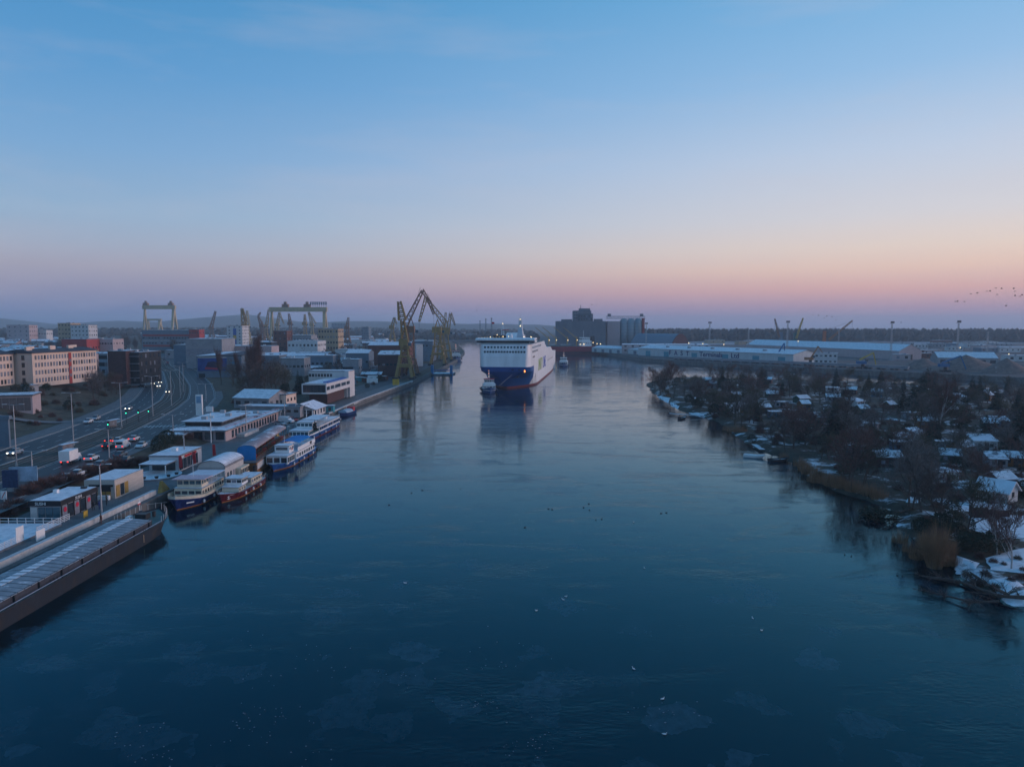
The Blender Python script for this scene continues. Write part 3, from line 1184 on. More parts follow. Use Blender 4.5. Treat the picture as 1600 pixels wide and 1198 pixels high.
# local y runs from bow (left in view) to stern
hull(cs, hull_rings(148, 21, 9.5, 20, .85, 2.5, .9, n=18), M_CRED, mat('carrier_dark', (0.10, .03, .04), .7, .2), (0.2, 3.4), deck=M_ROOFP)
MB().box(-9, 9, 22, 120, 9.3, 10.2).build('hatch_coaming', M_FDK, cs)
for k in range(5):
    MB().box(-7.5, 7.5, 25 + 18 * k, 39 + 18 * k, 10.2, 11.6).build('hatch_cover', M_ROOFP, cs)
for k in range(4):
    y = (83, 92, 106, 117.5)[k]
    d = MB().bar((0, y, 9.5), (0, y, 21), .9, .8, 8).bar((0, y, 19.0), (2, y - 17, 32.5), .6, .35, 4).bar((0, y, 21), (2, y - 17, 32.5), .1, .1, 3)
    d.build('derrick', M_DERR, cs)
    lamp_ball(cs, 'derrick_light', (1.4, y + .5, 17), .45, M_WARML)
cabin(cs, -8.5, 8.5, 122, 134, 9.5, 16, M_WHITE, M_WHITE, 5, 4, 13.5, 1.0, 1.2, name='deckhouse')
cabin(cs, -8, 8, 122.5, 132, 16.2, 20, M_WHITE, M_WHITE, 4, 5, 18.6, 1.1, 1.3, name='bridge')
MB().loft([[(-3, 134.5, 9.5), (3, 134.5, 9.5), (3, 140, 9.5), (-3, 140, 9.5)], [(-2.4, 135, 22), (2.4, 135, 22), (2.4, 139, 22), (-2.4, 139, 22)]]).build('funnel', M_DARK, cs)
mast(cs, 0, 126, 20, 9, M_WHITE, 3, r=.25)
for p in ((9, 120, 12), (9, 124.5, 12.2), (8, 136, 14), (4, 142, 12.6), (9, 145, 12.5)):
    lamp_ball(cs, 'deck_light', p, .5, M_WARML)

# ================================================================ barge at the near left
M_BARGE = mat('barge_hull', (0.017, 0.023, 0.032), 0.7, 0.6, 0.5, stretch=(1, 1, .4), dirt=(0.044, 0.036, 0.032))
M_HATCH = mat('hatch_panel', (0.24, 0.275, 0.30), 0.65, 0.25, 0.6, snow=0.26, snowscale=0.5)
bg_ = thing('cargo_barge', 'long dark river barge with grey panelled hatch covers along the quay', 'barge', (-62.6, 123.6, 0), R(180))
bg_.scale = (0.755, 1, 0.9)
# local y from bow (far end) toward the camera, local -x = water side
hull(bg_, hull_rings(92, 10.6, 2.45, 7, 1.0, 0.7, .97, n=16), M_BARGE, M_BARGE, (1.9, 2.1), deck=M_FDK)
for sg in (-1, 1):
    MB().box(min(sg * 4.15, sg * 4.3), max(sg * 4.15, sg * 4.3), 9, 90, 2.1, 3.45).build('coaming', mat('coaming_paint', (0.05, 0.055, 0.07), .6, .3), bg_)
    for k in range(18):
        y = 10 + 4.5 * k
        MB().box(min(sg * 4.3, sg * 4.62), max(sg * 4.3, sg * 4.62), y, y + .12, 2.15, 3.35).build('coaming_rib', M_DARK, bg_)
    rl = MB().bar((sg * 5.0, 7, 2.6), (sg * 5.16, 91, 2.6), .06, n=4)
    rl.build('gunwale_rail', mat('pale_blue_paint', (0.30, 0.38, 0.48), .5, .15), bg_)
MB().box(-4.3, 4.3, 8.9, 9.05, 2.1, 3.45).build('coaming_end', M_DARK, bg_)
hp = None
for k in range(66):
    y = 9.2 + 1.22 * k
    if hp is None:
        m_ = MB()
        prof = [(-4.45, 3.40), (-3.6, 3.52), (-1.6, 3.68), (0, 3.74), (1.6, 3.68), (3.6, 3.52), (4.45, 3.40)]
        m_.loft([[(x, 0, z) for x, z in prof] + [(x, 0, z - .08) for x, z in prof[::-1]], [(x, 1.06, z) for x, z in prof] + [(x, 1.06, z - .08) for x, z in prof[::-1]]])
        hp = m_.mesh('hatch_panel', M_HATCH)
    o = link('hatch_panel', hp, bg_)
    o.location = (0, y, .015 * (k % 2))
# a snow-white lengthwise walkway strip of panels along the crown
wp = MB().box(-.85, .85, 0, .92, 3.755, 3.79).mesh('crown_plate', mat('crown_white', (0.70, 0.72, 0.74), .8, .12))
for k in range(66):
    o = link('crown_plate', wp, bg_)
    o.location = (.3, 9.27 + 1.22 * k, .015 * (k % 2))
MB().lathe([(.35, 2.6), (.35, 3.5), (.5, 3.6), (.1, 3.7)], 8, (-1.5, 4)).build('bollard', M_DARK, bg_)
MB().lathe([(.35, 2.6), (.35, 3.5), (.5, 3.6), (.1, 3.7)], 8, (1.5, 4)).build('bollard', M_DARK, bg_)
MB().cbox((0, 5.5, 3.1), (2.4, 1.6, 1.0)).build('anchor_winch', M_DARK, bg_)
MB().cbox((2.6, 6.2, 2.9), (.9, 1.2, .7)).build('deck_locker', M_WHITE, bg_)
fp = MB().bar((2.2, 3.2, 2.7), (2.7, 2.6, 5.6), .05, n=5).build('flag_pole', M_WHITE, bg_)
MB().cbox((2.35, 3.2, 5.0), (.06, .9, .28)).build('flag_upper', M_WHITE, fp)
MB().cbox((2.35, 3.2, 4.72), (.06, .9, .28)).build('flag_lower', M_RED, fp)
for y in (12, 34, 52):
    for y_ in (y, y + .6):
        MB().lathe([(.12, 2.4), (.12, 2.8), (.2, 2.85)], 6, (-4.95, y_)).build('mooring_bitt', M_DARK, bg_)
rust = MB().box(-5.36, -5.32, 13, 13.15, .6, 2.0).build('rust_streak', mat('rust_pale', (0.35, 0.28, 0.2), .9, .3), bg_)
for k in range(9):
    t = k / 8
    for sg in (-1, 1):
        x = sg * 5.2 * math.sin(min(1, (t * 7 + .3) / 7) * math.pi / 2) ** .75
        MB().bar((x, t * 7 + .1, 2.5), (x, t * 7 + .1, 3.6 + .5 * (1 - t)), .05, n=4).build('bow_post', M_LIGHTC, bg_)

# ================================================================ moored excursion boats
M_NAVY = mat('navy_hull', (0.012, 0.03, 0.13), 0.4, 0.4, 1.2, stretch=(1, 1, .3))
M_MAROON = mat('maroon_hull', (0.10, 0.012, 0.022), 0.4, 0.4, 1.2, stretch=(1, 1, .3))
M_ROYAL = mat('royal_hull', (0.015, 0.09, 0.30), 0.4, 0.35, 1.2, stretch=(1, 1, .3))
M_ORNG = mat('orange_stripe', (0.50, 0.20, 0.06), 0.6, 0.1)
M_AWN = mat('blue_awning', (0.01, 0.20, 0.50), 0.7, 0.12)
WHT = M_WHITE

b1 = thing('passenger_boat', 'navy hulled boat with cream upper works moored nearest the barge', 'boat', (-63.6, 131.6, 0), 0, 'moored passenger boats')
b1.scale = (1, 0.62, 0.78)
hull(b1, hull_rings(29, 7.0, 1.9, 9, .8, 1.0), M_NAVY, M_ORNG, (0.02, .22), deck=M_ROOFS, m_rail=M_CREAM)
bw = MB()
for sg in (-1, 1):
    for a, b in zip(hull_rings(29, 7.0, 1.9, 9, .8, 1.0)[:9], hull_rings(29, 7.0, 1.9, 9, .8, 1.0)[1:10]):
        bw.quad((sg * a[2], a[0], a[4]), (sg * b[2], b[0], b[4]), (sg * b[2], b[0], b[4] + .75), (sg * a[2], a[0], a[4] + .75))
bw.build('bulwark', M_CREAM, b1)
cabin(b1, -2.7, 2.7, 9, 26, 1.7, 3.9, M_CREAM, M_ROOFS, 9, 4, 2.9, .8, .9)
cabin(b1, -2.4, 2.4, 10, 15, 4.06, 6.1, M_CREAM, mat('red_white_awning', (0.55, 0.42, 0.45), .8, .25, 2.0), 3, 4, 5.3, .9, 1.0, M_GLASSB, 'wheelhouse', .8)
MB().box(-2.9, 2.9, 16, 27, 5.7, 5.8).build('sun_awning', mat('white_canvas', (0.60, .62, .66), .8, .12), b1)
for sx_ in (-2.8, 2.8):
    for y in (16.2, 20, 23.5, 26.8):
        MB().bar((sx_, y, 4.0), (sx_, y, 5.7), .05, n=4).build('awning_post', WHT, b1)
mast(b1, 0, 13, 6.2, 4.5, WHT, .9)
MB().cbox((0, 4, 2.6), (1.5, 1.2, .7)).build('anchor_winch', M_DARK, b1)
MB().lathe([(.5, 2.3), (.6, 2.5), (.5, 2.7)], 8, (1.5, 6.5)).build('rope_coil', M_CREAM, b1)
panel(b1, 'name_plate', (2.05, 3.0, 1.6), 2.0, .28, R(62), WHT, .1)

b2 = thing('passenger_boat', 'small maroon hulled boat with white anchor emblem on its bow', 'boat', (-57.4, 137.0, 0), R(-2), 'moored passenger boats')
b2.scale = (1, 0.9, 0.76)
hr = hull_rings(21.5, 4.7, 1.7, 6, .8, .9)
hull(b2, hr, M_MAROON, M_ORNG, (0.02, .2), deck=M_ROOFS, m_rail=M_CREAM)
cabin(b2, -1.7, 1.7, 5.5, 9.5, 1.6, 2.8, M_CREAM, M_ROOFS, 3, 0, 2.2, .5, .5)
cabin(b2, -1.6, 1.6, 7.6, 11, 2.96, 4.7, M_WHITE, M_ROOFS, 3, 3, 4.0, .75, .8, name='wheelhouse', over=.3)
cabin(b2, -1.8, 1.8, 12.5, 19, 1.6, 3.6, M_CREAM, M_ROOFS, 5, 2, 2.8, .7, .7, name='saloon')
MB().lathe([(.35, 3.6), (.3, 4.8)], 8, (0, 11.8)).build('funnel', M_ORNG, b2)
mast(b2, 0, 10.5, 4.8, 3.2, M_CREAM, .6)
an = MB().bar((0, 0, 0), (0, 0, .9), .07).bar((-.3, 0, .65), (.3, 0, .65), .06).bar((-.4, 0, .2), (0, 0, -.05), .06).bar((.4, 0, .2), (0, 0, -.05), .06).build('anchor_emblem', WHT, b2)
an.location = (1.05, 1.9, .75)
an.rotation_euler = (0, 0, R(62))
panel(b2, 'name_plate', (1.35, 2.4, 1.85), 1.6, .3, R(60), WHT, .08)

# floating hall with barrel roof
M_PANEL = mat('pale_panel', (0.46, 0.44, 0.42), 0.6, 0.12, 0.5)
fh = thing('floating_hall', 'white floating hall with rounded barrel roof moored behind the navy boat', 'floating building', (-64.6, 150.5, 0))
fh.scale = (0.74, 0.63, 0.9)
MB().box(-4.6, 4.6, -.6, 17.5, -.5, 1.1).build('pontoon', M_DARK, fh)
arc = [(-4.0, 1.1), (-4.0, 5.0)] + [(-4.0 * math.cos(math.pi * k / 12), 5.0 + 1.7 * math.sin(math.pi * k / 12)) for k in range(1, 12)] + [(4.0, 5.0), (4.0, 1.1)]
MB().loft([[(x, 0, z) for x, z in arc], [(x, 16.5, z) for x, z in arc]]).build('wall', M_PANEL, fh)
MB().loft([[(x * 1.04, -.3, z + .06) for x, z in arc[1:-1]] + [(x * 1.0, -.3, z - .1) for x, z in arc[1:-1][::-1]], [(x * 1.04, 16.8, z + .06) for x, z in arc[1:-1]] + [(x * 1.0, 16.8, z - .1) for x, z in arc[1:-1][::-1]]]).build('roof', M_ROOFS, fh, False)
for x in (-.5, .7):
    panel(fh, 'window', (x, -.05, 3.4), .45, 2.2, 0, M_CREAM, .12)
facade(fh, (4.0, 1), (4.0, 16), [2.9], 6, 1.3, 1.4, M_GLASS)
MB().box(-4.05, 4.05, -.12, -.02, 4.75, 5.0).build('gable_band', M_GREY, fh)
MB().box(4.0, 5.6, 9, 17, 1.1, 3.6).build('side_gallery', M_CREAM, fh)
facade(fh, (5.6, 9), (5.6, 17), [2.6], 5, 1.1, 1.2, M_GLASS, 'gallery_window')

# floating restaurant: wooden hull, long arched canopy, blue gable end
fr = thing('floating_restaurant', 'wooden floating restaurant with long grey canopy and bright blue gable end', 'floating building', (-62.4, 163.4, 0), R(6.0))
fr.scale = (0.68, 0.88, 1)
MB().box(-3.9, 3.9, 0, 44, -.6, 3.0).build('hull', M_WOOD, fr)
MB().box(-4.2, 4.2, -.4, 44.3, 3.0, 3.2).build('deck', M_PAVE, fr)
arc = [(3.2 * math.cos(math.pi * k / 10), 6.0 + .9 * math.sin(math.pi * k / 10)) for k in range(11)]
MB().loft([[(x, 2.4, z) for x, z in arc] + [(x * .97, 2.4, z - .1) for x, z in arc[::-1]], [(x, 41, z) for x, z in arc] + [(x * .97, 41, z - .1) for x, z in arc[::-1]]]).build('canopy', mat('canopy_grey', (0.30, 0.25, 0.26), .8, .15, snow=.42), fr)
MB().prism([(x * .98, 0) for x, z in arc[:2]] + [(-3, .1), (3, .1)], 0, .01)
ge = [(-3.1, 3.2), (3.1, 3.2)] + [(x * .98, z) for x, z in arc]
MB().loft([[(x, 2.5, z) for x, z in ge], [(x, 2.6, z) for x, z in ge]]).build('gable', M_AWN, fr)
for k in range(12):
    for x in (-3.1, 3.1):
        MB().bar((x, 2.6 + 3.48 * k, 3.2), (x, 2.6 + 3.48 * k, 6.05), .08, n=4).build('post', M_WOOD, fr)
rl = MB()
for sx_ in (-4.0, 4.0):
    for z in (3.7, 4.2):
        rl.bar((sx_, 0, z), (sx_, 44, z), .05, n=4)
    for k in range(23):
        rl.bar((sx_, 2 * k, 3.2), (sx_, 2 * k, 4.2), .05, n=4)
rl.build('railing', M_WOOD, fr)
for k in range(10):
    for x in (-1.8, 1.8):
        t_ = MB().cbox((x, 5 + 3.7 * k, 3.9), (1.1, 1.6, .08)).cbox((x, 5 + 3.7 * k, 3.55), (.15, .15, .7)).cbox((x, 4.0 + 3.7 * k, 3.6), (1.0, .35, .8)).cbox((x, 6.0 + 3.7 * k, 3.6), (1.0, .35, .8))
        t_.build('table_set', M_RED if k % 3 == 0 else M_BRICK, fr)
for k in range(4):
    panel(fr, 'hull_panel', (3.93, 5 + 9 * k, 1.9), 7.6, 1.5, math.pi / 2, M_LIGHTC, .06)
panel(fr, 'hull_window', (0.2, -.03, 1.6), 3.0, 1.3, 0, M_DARK, .08)
tag(MB().lathe([(.5, 0), (.5, 2.6)], 10, (-59.6, 162.4)).build('mooring_pile', M_DARK), 'dark mooring pile at the end of the wooden floating restaurant', 'pile')
dg = thing('dinghy', 'snow covered dinghy moored below the wooden floating restaurant', 'dinghy', (-60.0, 160.6, 0), R(85))
hull(dg, hull_rings(4.2, 1.6, .6, 1.8, .8, .3, keel=-.3, n=8), M_WOOD, deck=M_ROOFS)

b3_ = thing('passenger_boat', 'royal blue and white boat with bright blue awnings on its top deck', 'boat', (-57.4, 167.5, 0), R(-1.5), 'moored passenger boats')
b3_.scale = (0.95, 0.95, 0.92)
hull(b3_, hull_rings(30, 6.2, 1.5, 7, .75, .5), M_ROYAL, M_ORNG, (0.02, .22), deck=M_ROOFS)
cabin(b3_, -2.75, 2.75, 3.6, 9, 1.3, 3.4, WHT, M_ROOFS, 4, 3, 2.4, 1.3, 1.0)
cabin(b3_, -2.85, 2.85, 10.2, 26, 1.3, 3.3, WHT, M_ROOFS, 8, 0, 2.3, .9, 1.2, name='saloon')
cabin(b3_, -1.9, 1.9, 7.4, 11, 3.6, 5.5, WHT, M_ROOFS, 2, 1, 4.8, .7, 1.1, name='wheelhouse')
MB().box(2.75, 2.9, 11.5, 26.5, 3.46, 4.5).box(-2.9, -2.75, 11.5, 26.5, 3.46, 4.5).box(-2.9, 2.9, 26.4, 26.55, 3.46, 4.5).build('bulwark', WHT, b3_)
for k in range(4):
    y = 13 + 2.7 * k
    arc = [(2.6 * math.cos(math.pi * j / 8), y + 0, 5.5 + .45 * math.sin(math.pi * j / 8)) for j in range(9)]
    MB().loft([[(x, y, z) for x, _, z in arc] + [(x, y, z - .08) for x, _, z in arc[::-1]], [(x, y + 2.4, z) for x, _, z in arc] + [(x, y + 2.4, z - .08) for x, _, z in arc[::-1]]]).build('awning', M_AWN, b3_)
    for x_ in (-2.55, 2.55):
        MB().bar((x_, y, 3.5), (x_, y, 5.5), .05).build('awning_post', WHT, b3_)
mast(b3_, 0, 9.5, 5.6, 2.6, WHT, .5)
panel(b3_, 'crest', (2.93, 22.5, 4.0), 1.6, .8, math.pi / 2, M_DARK, .06)
panel(b3_, 'life_ring', (1.93, 9.6, 4.4), .6, .6, math.pi / 2, M_RED, .1)
MB().lathe([(.3, 1.4), (.4, 1.6), (.3, 1.8)], 8, (1.0, 1.8)).build('bollard', M_DARK, b3_)

b4 = thing('passenger_boat', 'largest white passenger boat with blue hull band and long open roof deck', 'boat', (-64.4, 208, 0), R(-2), 'moored passenger boats')
b4.scale = (0.95, 0.98, 0.9)
hull(b4, hull_rings(40, 7.4, 1.7, 8, .8, .7), M_ROYAL, M_FR, (0.02, .35), deck=M_ROOFS)
cabin(b4, -3.2, 3.2, 3.5, 14, 1.5, 3.5, WHT, M_ROOFS, 8, 5, 2.7, 1.1, 1.0, M_GLASSB, rake=.6)
cabin(b4, -3.35, 3.35, 14.4, 38, 1.5, 3.7, WHT, M_ROOFS, 12, 0, 2.7, 1.1, 1.6, M_GLASS, 'saloon')
cabin(b4, -2.6, 2.6, 9.5, 14, 3.66, 5.6, WHT, M_ROOFS, 3, 4, 4.8, .95, 1.1, M_GLASSB, 'wheelhouse', rake=.4)
MB().box(-2.9, 2.9, 14.8, 28, 5.7, 5.84).build('deck_roof', M_ROOFS, b4)
for k in range(7):
    for x in (-2.7, 2.7):
        MB().bar((x, 15 + 2.1 * k, 3.9), (x, 15 + 2.1 * k, 5.7), .06, n=4).build('roof_post', WHT, b4)
bl = MB()
for x in (-3.3, 3.3):
    for z in (4.3, 4.75):
        bl.bar((x, 14.4, z), (x, 38, z), .05, n=3)
    for k in range(16):
        bl.bar((x, 14.4 + 1.55 * k, 3.86), (x, 14.4 + 1.55 * k, 4.75), .05, n=3)
bl.build('railing', WHT, b4)
MB().box(3.30, 3.42, 15, 37, 2.2, 3.2).build('window_band', M_BLUE, b4)
MB().lathe([(.9, 3.86), (.8, 4.8), (.4, 5.2)], 10, (0, 31)).build('vent_dome', WHT, b4)
mast(b4, 0, 12, 5.7, 4.2, WHT, .8)
panel(b4, 'life_ring', (2.65, 12.5, 4.5), .7, .7, math.pi / 2, M_RED, .1)

b5 = thing('workboat', 'small workboat under pale covers with red stern at the pontoon', 'boat', (-66.2, 270, 0), R(-10))
hull(b5, hull_rings(13, 4.2, 1.2, 4, .9, .4), M_NAVY, deck=M_ROOFS)
arc = [(1.9 * math.cos(math.pi * j / 8), 1.0 + 1.3 * math.sin(math.pi * j / 8)) for j in range(9)]
MB().loft([[(x, 3, z) for x, z in arc], [(x, 9.5, z) for x, z in arc]]).build('cover', mat('pale_tarpaulin', (0.30, .40, .48), .7, .2), b5)
MB().cbox((0, 11.4, 1.9), (2.6, 1.8, 1.6)).build('stern_box', M_RED, b5)
tag(MB().box(-66.8, -63.4, 250, 262, -.3, .55).build('floating_pontoon', M_ROOFP), 'low floating pontoon between the white boat and the small workboat', 'pontoon')

# fenders and mooring ropes of the moored boats
for bt, half, ln_, zt in ((b1, 3.5, 24, 1.6), (b2, 2.35, 17, 1.4), (b3_, 3.1, 25, 1.3), (b4, 3.7, 34, 1.5)):
    for k in range(5):
        y = 8 + (ln_ - 8) * k / 4.2
        o = MB().lathe([(.16, 0), (.22, .15), (.22, .65), (.16, .8)], 7).build('fender', M_DARK if k % 2 else M_WHITE, bt)
        o.location = (half * .96, y, zt - 1.0)
    qd = quay_x(150) - bt.location.x
    for y0, y1 in ((2.0, -4.0), (ln_, ln_ + 5)):
        if bt is not b2 and bt is not b3_:
            MB().bar((-half * .6, y0, zt + .3), (qd - .4, y1, 2.3), .04, n=3, cap=False).build('mooring_rope', M_LIGHTC, bt)

# ================================================================ buildings: generic block
def block(name, label, cat, x, y, z, sx, sy, h, rz=0.0, wm=None, rm=None, wins=(), roof='flat', over=0.25, rh=2.0, group=None, gm=None, ridge='y', door=None, parapet=0.0):
    """(x, y): centre of the front (-y) edge; walls, roof, windows by face"""
    t = thing(name, label, cat, (x, y, z), rz, group)
    a = sx / 2
    wm = wm or M_LIGHTC
    rm = rm or M_ROOFS
    gm = gm or M_GLASS
    if roof == 'gable' and ridge == 'y':
        MB().loft([[(-a, 0, 0), (a, 0, 0), (a, 0, h), (0, 0, h + rh), (-a, 0, h)], [(-a, sy, 0), (a, sy, 0), (a, sy, h), (0, sy, h + rh), (-a, sy, h)]]).build('wall', wm, t)
        k = rh / a
        for sg in (-1, 1):
            e = a + over
            MB().loft([[(0, -over, h + rh + .02), (sg * e, -over, h - over * k + .02), (sg * e, -over, h - over * k + .2), (0, -over, h + rh + .22)],
                       [(0, sy + over, h + rh + .02), (sg * e, sy + over, h - over * k + .02), (sg * e, sy + over, h - over * k + .2), (0, sy + over, h + rh + .22)]]).build('roof', rm, t)
    elif roof == 'gable':
        b = sy / 2
        MB().loft([[(-a, 0, 0), (-a, sy, 0), (-a, sy, h), (-a, b, h + rh), (-a, 0, h)], [(a, 0, 0), (a, sy, 0), (a, sy, h), (a, b, h + rh), (a, 0, h)]]).build('wall', wm, t)
        k = rh / b
        for y0, sg in ((0, -1), (sy, 1)):
            e = y0 + sg * over
            MB().loft([[(-a - over, b, h + rh + .02), (-a - over, e, h - over * k + .02), (-a - over, e, h - over * k + .2), (-a - over, b, h + rh + .22)],
                       [(a + over, b, h + rh + .02), (a + over, e, h - over * k + .02), (a + over, e, h - over * k + .2), (a + over, b, h + rh + .22)]]).build('roof', rm, t)
    elif roof == 'shed':
        MB().loft([[(-a, 0, 0), (a, 0, 0), (a, 0, h), (-a, 0, h)], [(-a, sy, 0), (a, sy, 0), (a, sy, h + rh), (-a, sy, h + rh)]]).build('wall', wm, t)
        k = rh / sy
        MB().loft([[(-a - over, -over, h - over * k + .02), (a + over, -over, h - over * k + .02), (a + over, -over, h - over * k + .2), (-a - over, -over, h - over * k + .2)],
                   [(-a - over, sy + over, h + rh + over * k + .02), (a + over, sy + over, h + rh + over * k + .02), (a + over, sy + over, h + rh + over * k + .2), (-a - over, sy + over, h + rh + over * k + .2)]]).build('roof', rm, t)
    else:
        MB().box(-a, a, 0, sy, 0, h).build('wall', wm, t)
        r_ = MB().box(-a - over, a + over, -over, sy + over, h + .003, h + .3).build('roof', rm, t)
        if parapet:
            p = MB()
            for x0, x1, y0, y1 in ((-a - over, a + over, -over, -over + .2), (-a - over, a + over, sy + over - .2, sy + over), (-a - over, -a - over + .2, -over + .2, sy + over - .2), (a + over - .2, a + over, -over + .2, sy + over - .2)):
                p.box(x0, x1, y0, y1, h + .303, h + .3 + parapet)
            p.build('parapet', wm, t)
    if roof == 'flat' and sx > 6 and sy > 6:
        rr_ = random.Random(int(abs(x) * 7 + y))
        for k_ in range(rr_.randint(2, 4)):
            MB().cbox((rr_.uniform(-a * .7, a * .7), rr_.uniform(sy * .15, sy * .85), h + .3 + .45), (rr_.uniform(.8, 2.4), rr_.uniform(.8, 1.8), .9)).build('roof_unit', (M_GREY, M_GREYB, M_LIGHTC)[k_ % 3], t)
    for f in wins:
        face, rows, cols, ww, wh = f[:5]
        z0 = f[5] if len(f) > 5 else None
        gm_ = f[6] if len(f) > 6 else gm
        nm = f[7] if len(f) > 7 else 'window'
        st_ = h / rows
        zs = [z0 + st_ * .92 * k if z0 is not None and rows > 1 else (z0 if z0 is not None else st_ * (k + .55)) for k in range(rows)]
        p0, p1 = {'S': ((-a, 0), (a, 0)), 'E': ((a, 0), (a, sy)), 'W': ((-a, sy), (-a, 0)), 'N': ((a, sy), (-a, sy))}[face]
        facade(t, p0, p1, zs, cols, ww, wh, gm_, nm)
    if door:
        panel(t, 'door', (door, -.03, 1.05), 1.0, 2.1, 0, M_DARK)
    return t


def blk(name, label, cat, u0, u1, vt, y, dep, wm, rm=None, rows=0, cols=0, zb=None, ww=1.3, wh=1.5, ecols=None, rz=0.0, roof='flat', rh=2.5, group=None, gm=None, faces='SE', ridge='y', vb=None):
    """block whose front spans pixels u0..u1 with roof at vt, standing at distance y"""
    p0, p1 = atd(u0, vt, y), atd(u1, vt, y)
    xm = (p0.x + p1.x) / 2
    z = zb if zb is not None else ground_l(xm, y)
    if vb is not None:
        z = atd(u0, vb, y).z
    w_ = []
    if rows:
        if 'S' in faces:
            w_.append(('S', rows, cols, ww, wh))
        if 'E' in faces:
            w_.append(('E', rows, ecols or max(2, int(dep / 4)), ww, wh))
    return block(name, label, cat, xm, y, z, p1.x - p0.x, dep, p0.z - z - (rh if roof == 'gable' else 0), rz, wm, rm, w_, roof, rh=rh, group=group, gm=gm, ridge=ridge)


M_CREAMW = mat('cream_render', (0.70, 0.54, 0.44), 0.85, 0.12, 0.25, stretch=(1, 1, .35))
M_REDW = mat('red_render', (0.36, 0.055, 0.05), 0.85, 0.15, 0.4)
M_PINKW = mat('pinkish_render', (0.45, 0.36, 0.36), 0.85, 0.12, 0.3)
M_BEIGE = mat('beige_render', (0.42, 0.31, 0.20), 0.85, 0.15, 0.3)
M_GREYW = mat('grey_render', (0.26, 0.27, 0.29), 0.85, 0.2, 0.3)
M_GREYB = mat('grey_blue_cladding', (0.14, 0.19, 0.24), 0.7, 0.2, 0.3)
M_WHITEW = mat('white_render', (0.56, 0.56, 0.56), 0.8, 0.12, 0.3)
M_DKBRICK = mat('dark_brick', (0.085, 0.045, 0.045), 0.9, 0.3, 0.8)
M_BLACKW = mat('black_cladding', (0.018, 0.02, 0.025), 0.6, 0.2, 0.5)
M_ROOFD = mat('dark_felt_roof', (0.06, 0.065, 0.08), 0.9, 0.3, 0.3, snow=0.16, snowscale=0.12)
M_OCHRE = mat('ochre_panel', (0.36, 0.22, 0.06), 0.7, 0.3, 1.0)

# --- sushi pavilion
sp = thing('pavilion', 'black kiosk with white SUSHI lettering and snowy flat roof on the promenade', 'kiosk', (-79, 118, 2.03))
MB().box(-2.6, 2.6, 0, 10.5, 0, 2.5).build('wall', M_GREYW, sp)
fa = MB().box(-2.75, 2.75, -.15, 10.65, 2.5, 3.35).build('fascia', M_BLACKW, sp)
MB().box(-2.6, 2.6, .0, 10.5, 3.353, 3.42).build('roof', M_ROOFS, sp)
for k, x in enumerate((-1.9, -.6, .7, 1.9)):
    panel(sp, 'glazing', (x, -.03, 1.2), 1.1, 2.1, 0, M_LIGHTC if k == 0 else M_GLASSB)
for k in range(6):
    panel(sp, 'glazing', (2.63, 1.0 + 1.7 * k, 1.25), 1.35, 2.2, math.pi / 2, M_WINP if k % 2 == 0 else M_GLASS)
for k in range(7):
    panel(sp, 'pilaster', (2.66, .15 + 1.7 * k, 1.25), .2, 2.5, math.pi / 2, M_BLACKW, .14)
for k in (0, 2, 4):
    d = MB().lathe([(.42, 0), (.42, .05)], 12).build('round_sign', mat('crimson', (.55, .02, .06), .6, .1), sp)
    d.location = (2.72, 1.0 + 1.7 * k, 1.7)
    d.rotation_euler = (0, math.pi / 2, 0)
text_mesh('lettering', 'SUSHI', .72, M_WHITE, fa, .03, (-1.6, -.19, 2.68))
text_mesh('lettering', 'SUSHI', .72, M_WHITE, fa, .03, (2.79, 3.8, 2.68), (math.pi / 2, 0, math.pi / 2))
MB().cbox((-1.6, 5.5, 3.75), (.7, .7, .6)).build('roof_vent', M_WHITE, sp)
MB().cbox((1.2, 9, 3.6), (.9, .6, .3)).build('roof_vent', M_DARK, sp)

# --- second pavilion
sp = thing('pavilion', 'pale cube pavilion with ochre shop windows behind the black sushi kiosk', 'kiosk', (-78.5, 133, 2.03))
MB().box(-2.9, 2.9, 0, 10.5, 0, 3.6).build('wall', mat('pale_timber_cladding', (0.50, 0.45, 0.40), .8, .15, 1.2, stretch=(.3, .3, 3)), sp)
MB().box(-2.75, 2.75, .15, 10.35, 3.603, 3.66).build('roof', M_ROOFS, sp)
for x in (-1.3, 1.2):
    panel(sp, 'shop_window', (x, -.04, 1.3), 1.8, 2.0, 0, M_OCHRE)
MB().box(-2.0, 2.6, -.1, -.02, 2.35, 2.75).build('dark_lintel', M_BLACKW, sp)
for k in range(3):
    panel(sp, 'shop_window', (2.93, 1.0 + 1.5 * k, 1.4), 1.2, 2.2, math.pi / 2, M_OCHRE if k != 1 else M_GLASS)
MB().cbox((1.2, -.9, .45), (2.2, .7, .8)).build('counter_box', M_WHITE, sp)
tag(MB().bar((-76.2, 131.0, 2.03), (-76.2, 131.0, 5.0), .06).cbox((-76.2, 130.95, 4.5), (2.0, .1, 1.1)).build('info_board', M_DARK), 'dark information board on a post beside the pale cube pavilion', 'sign')

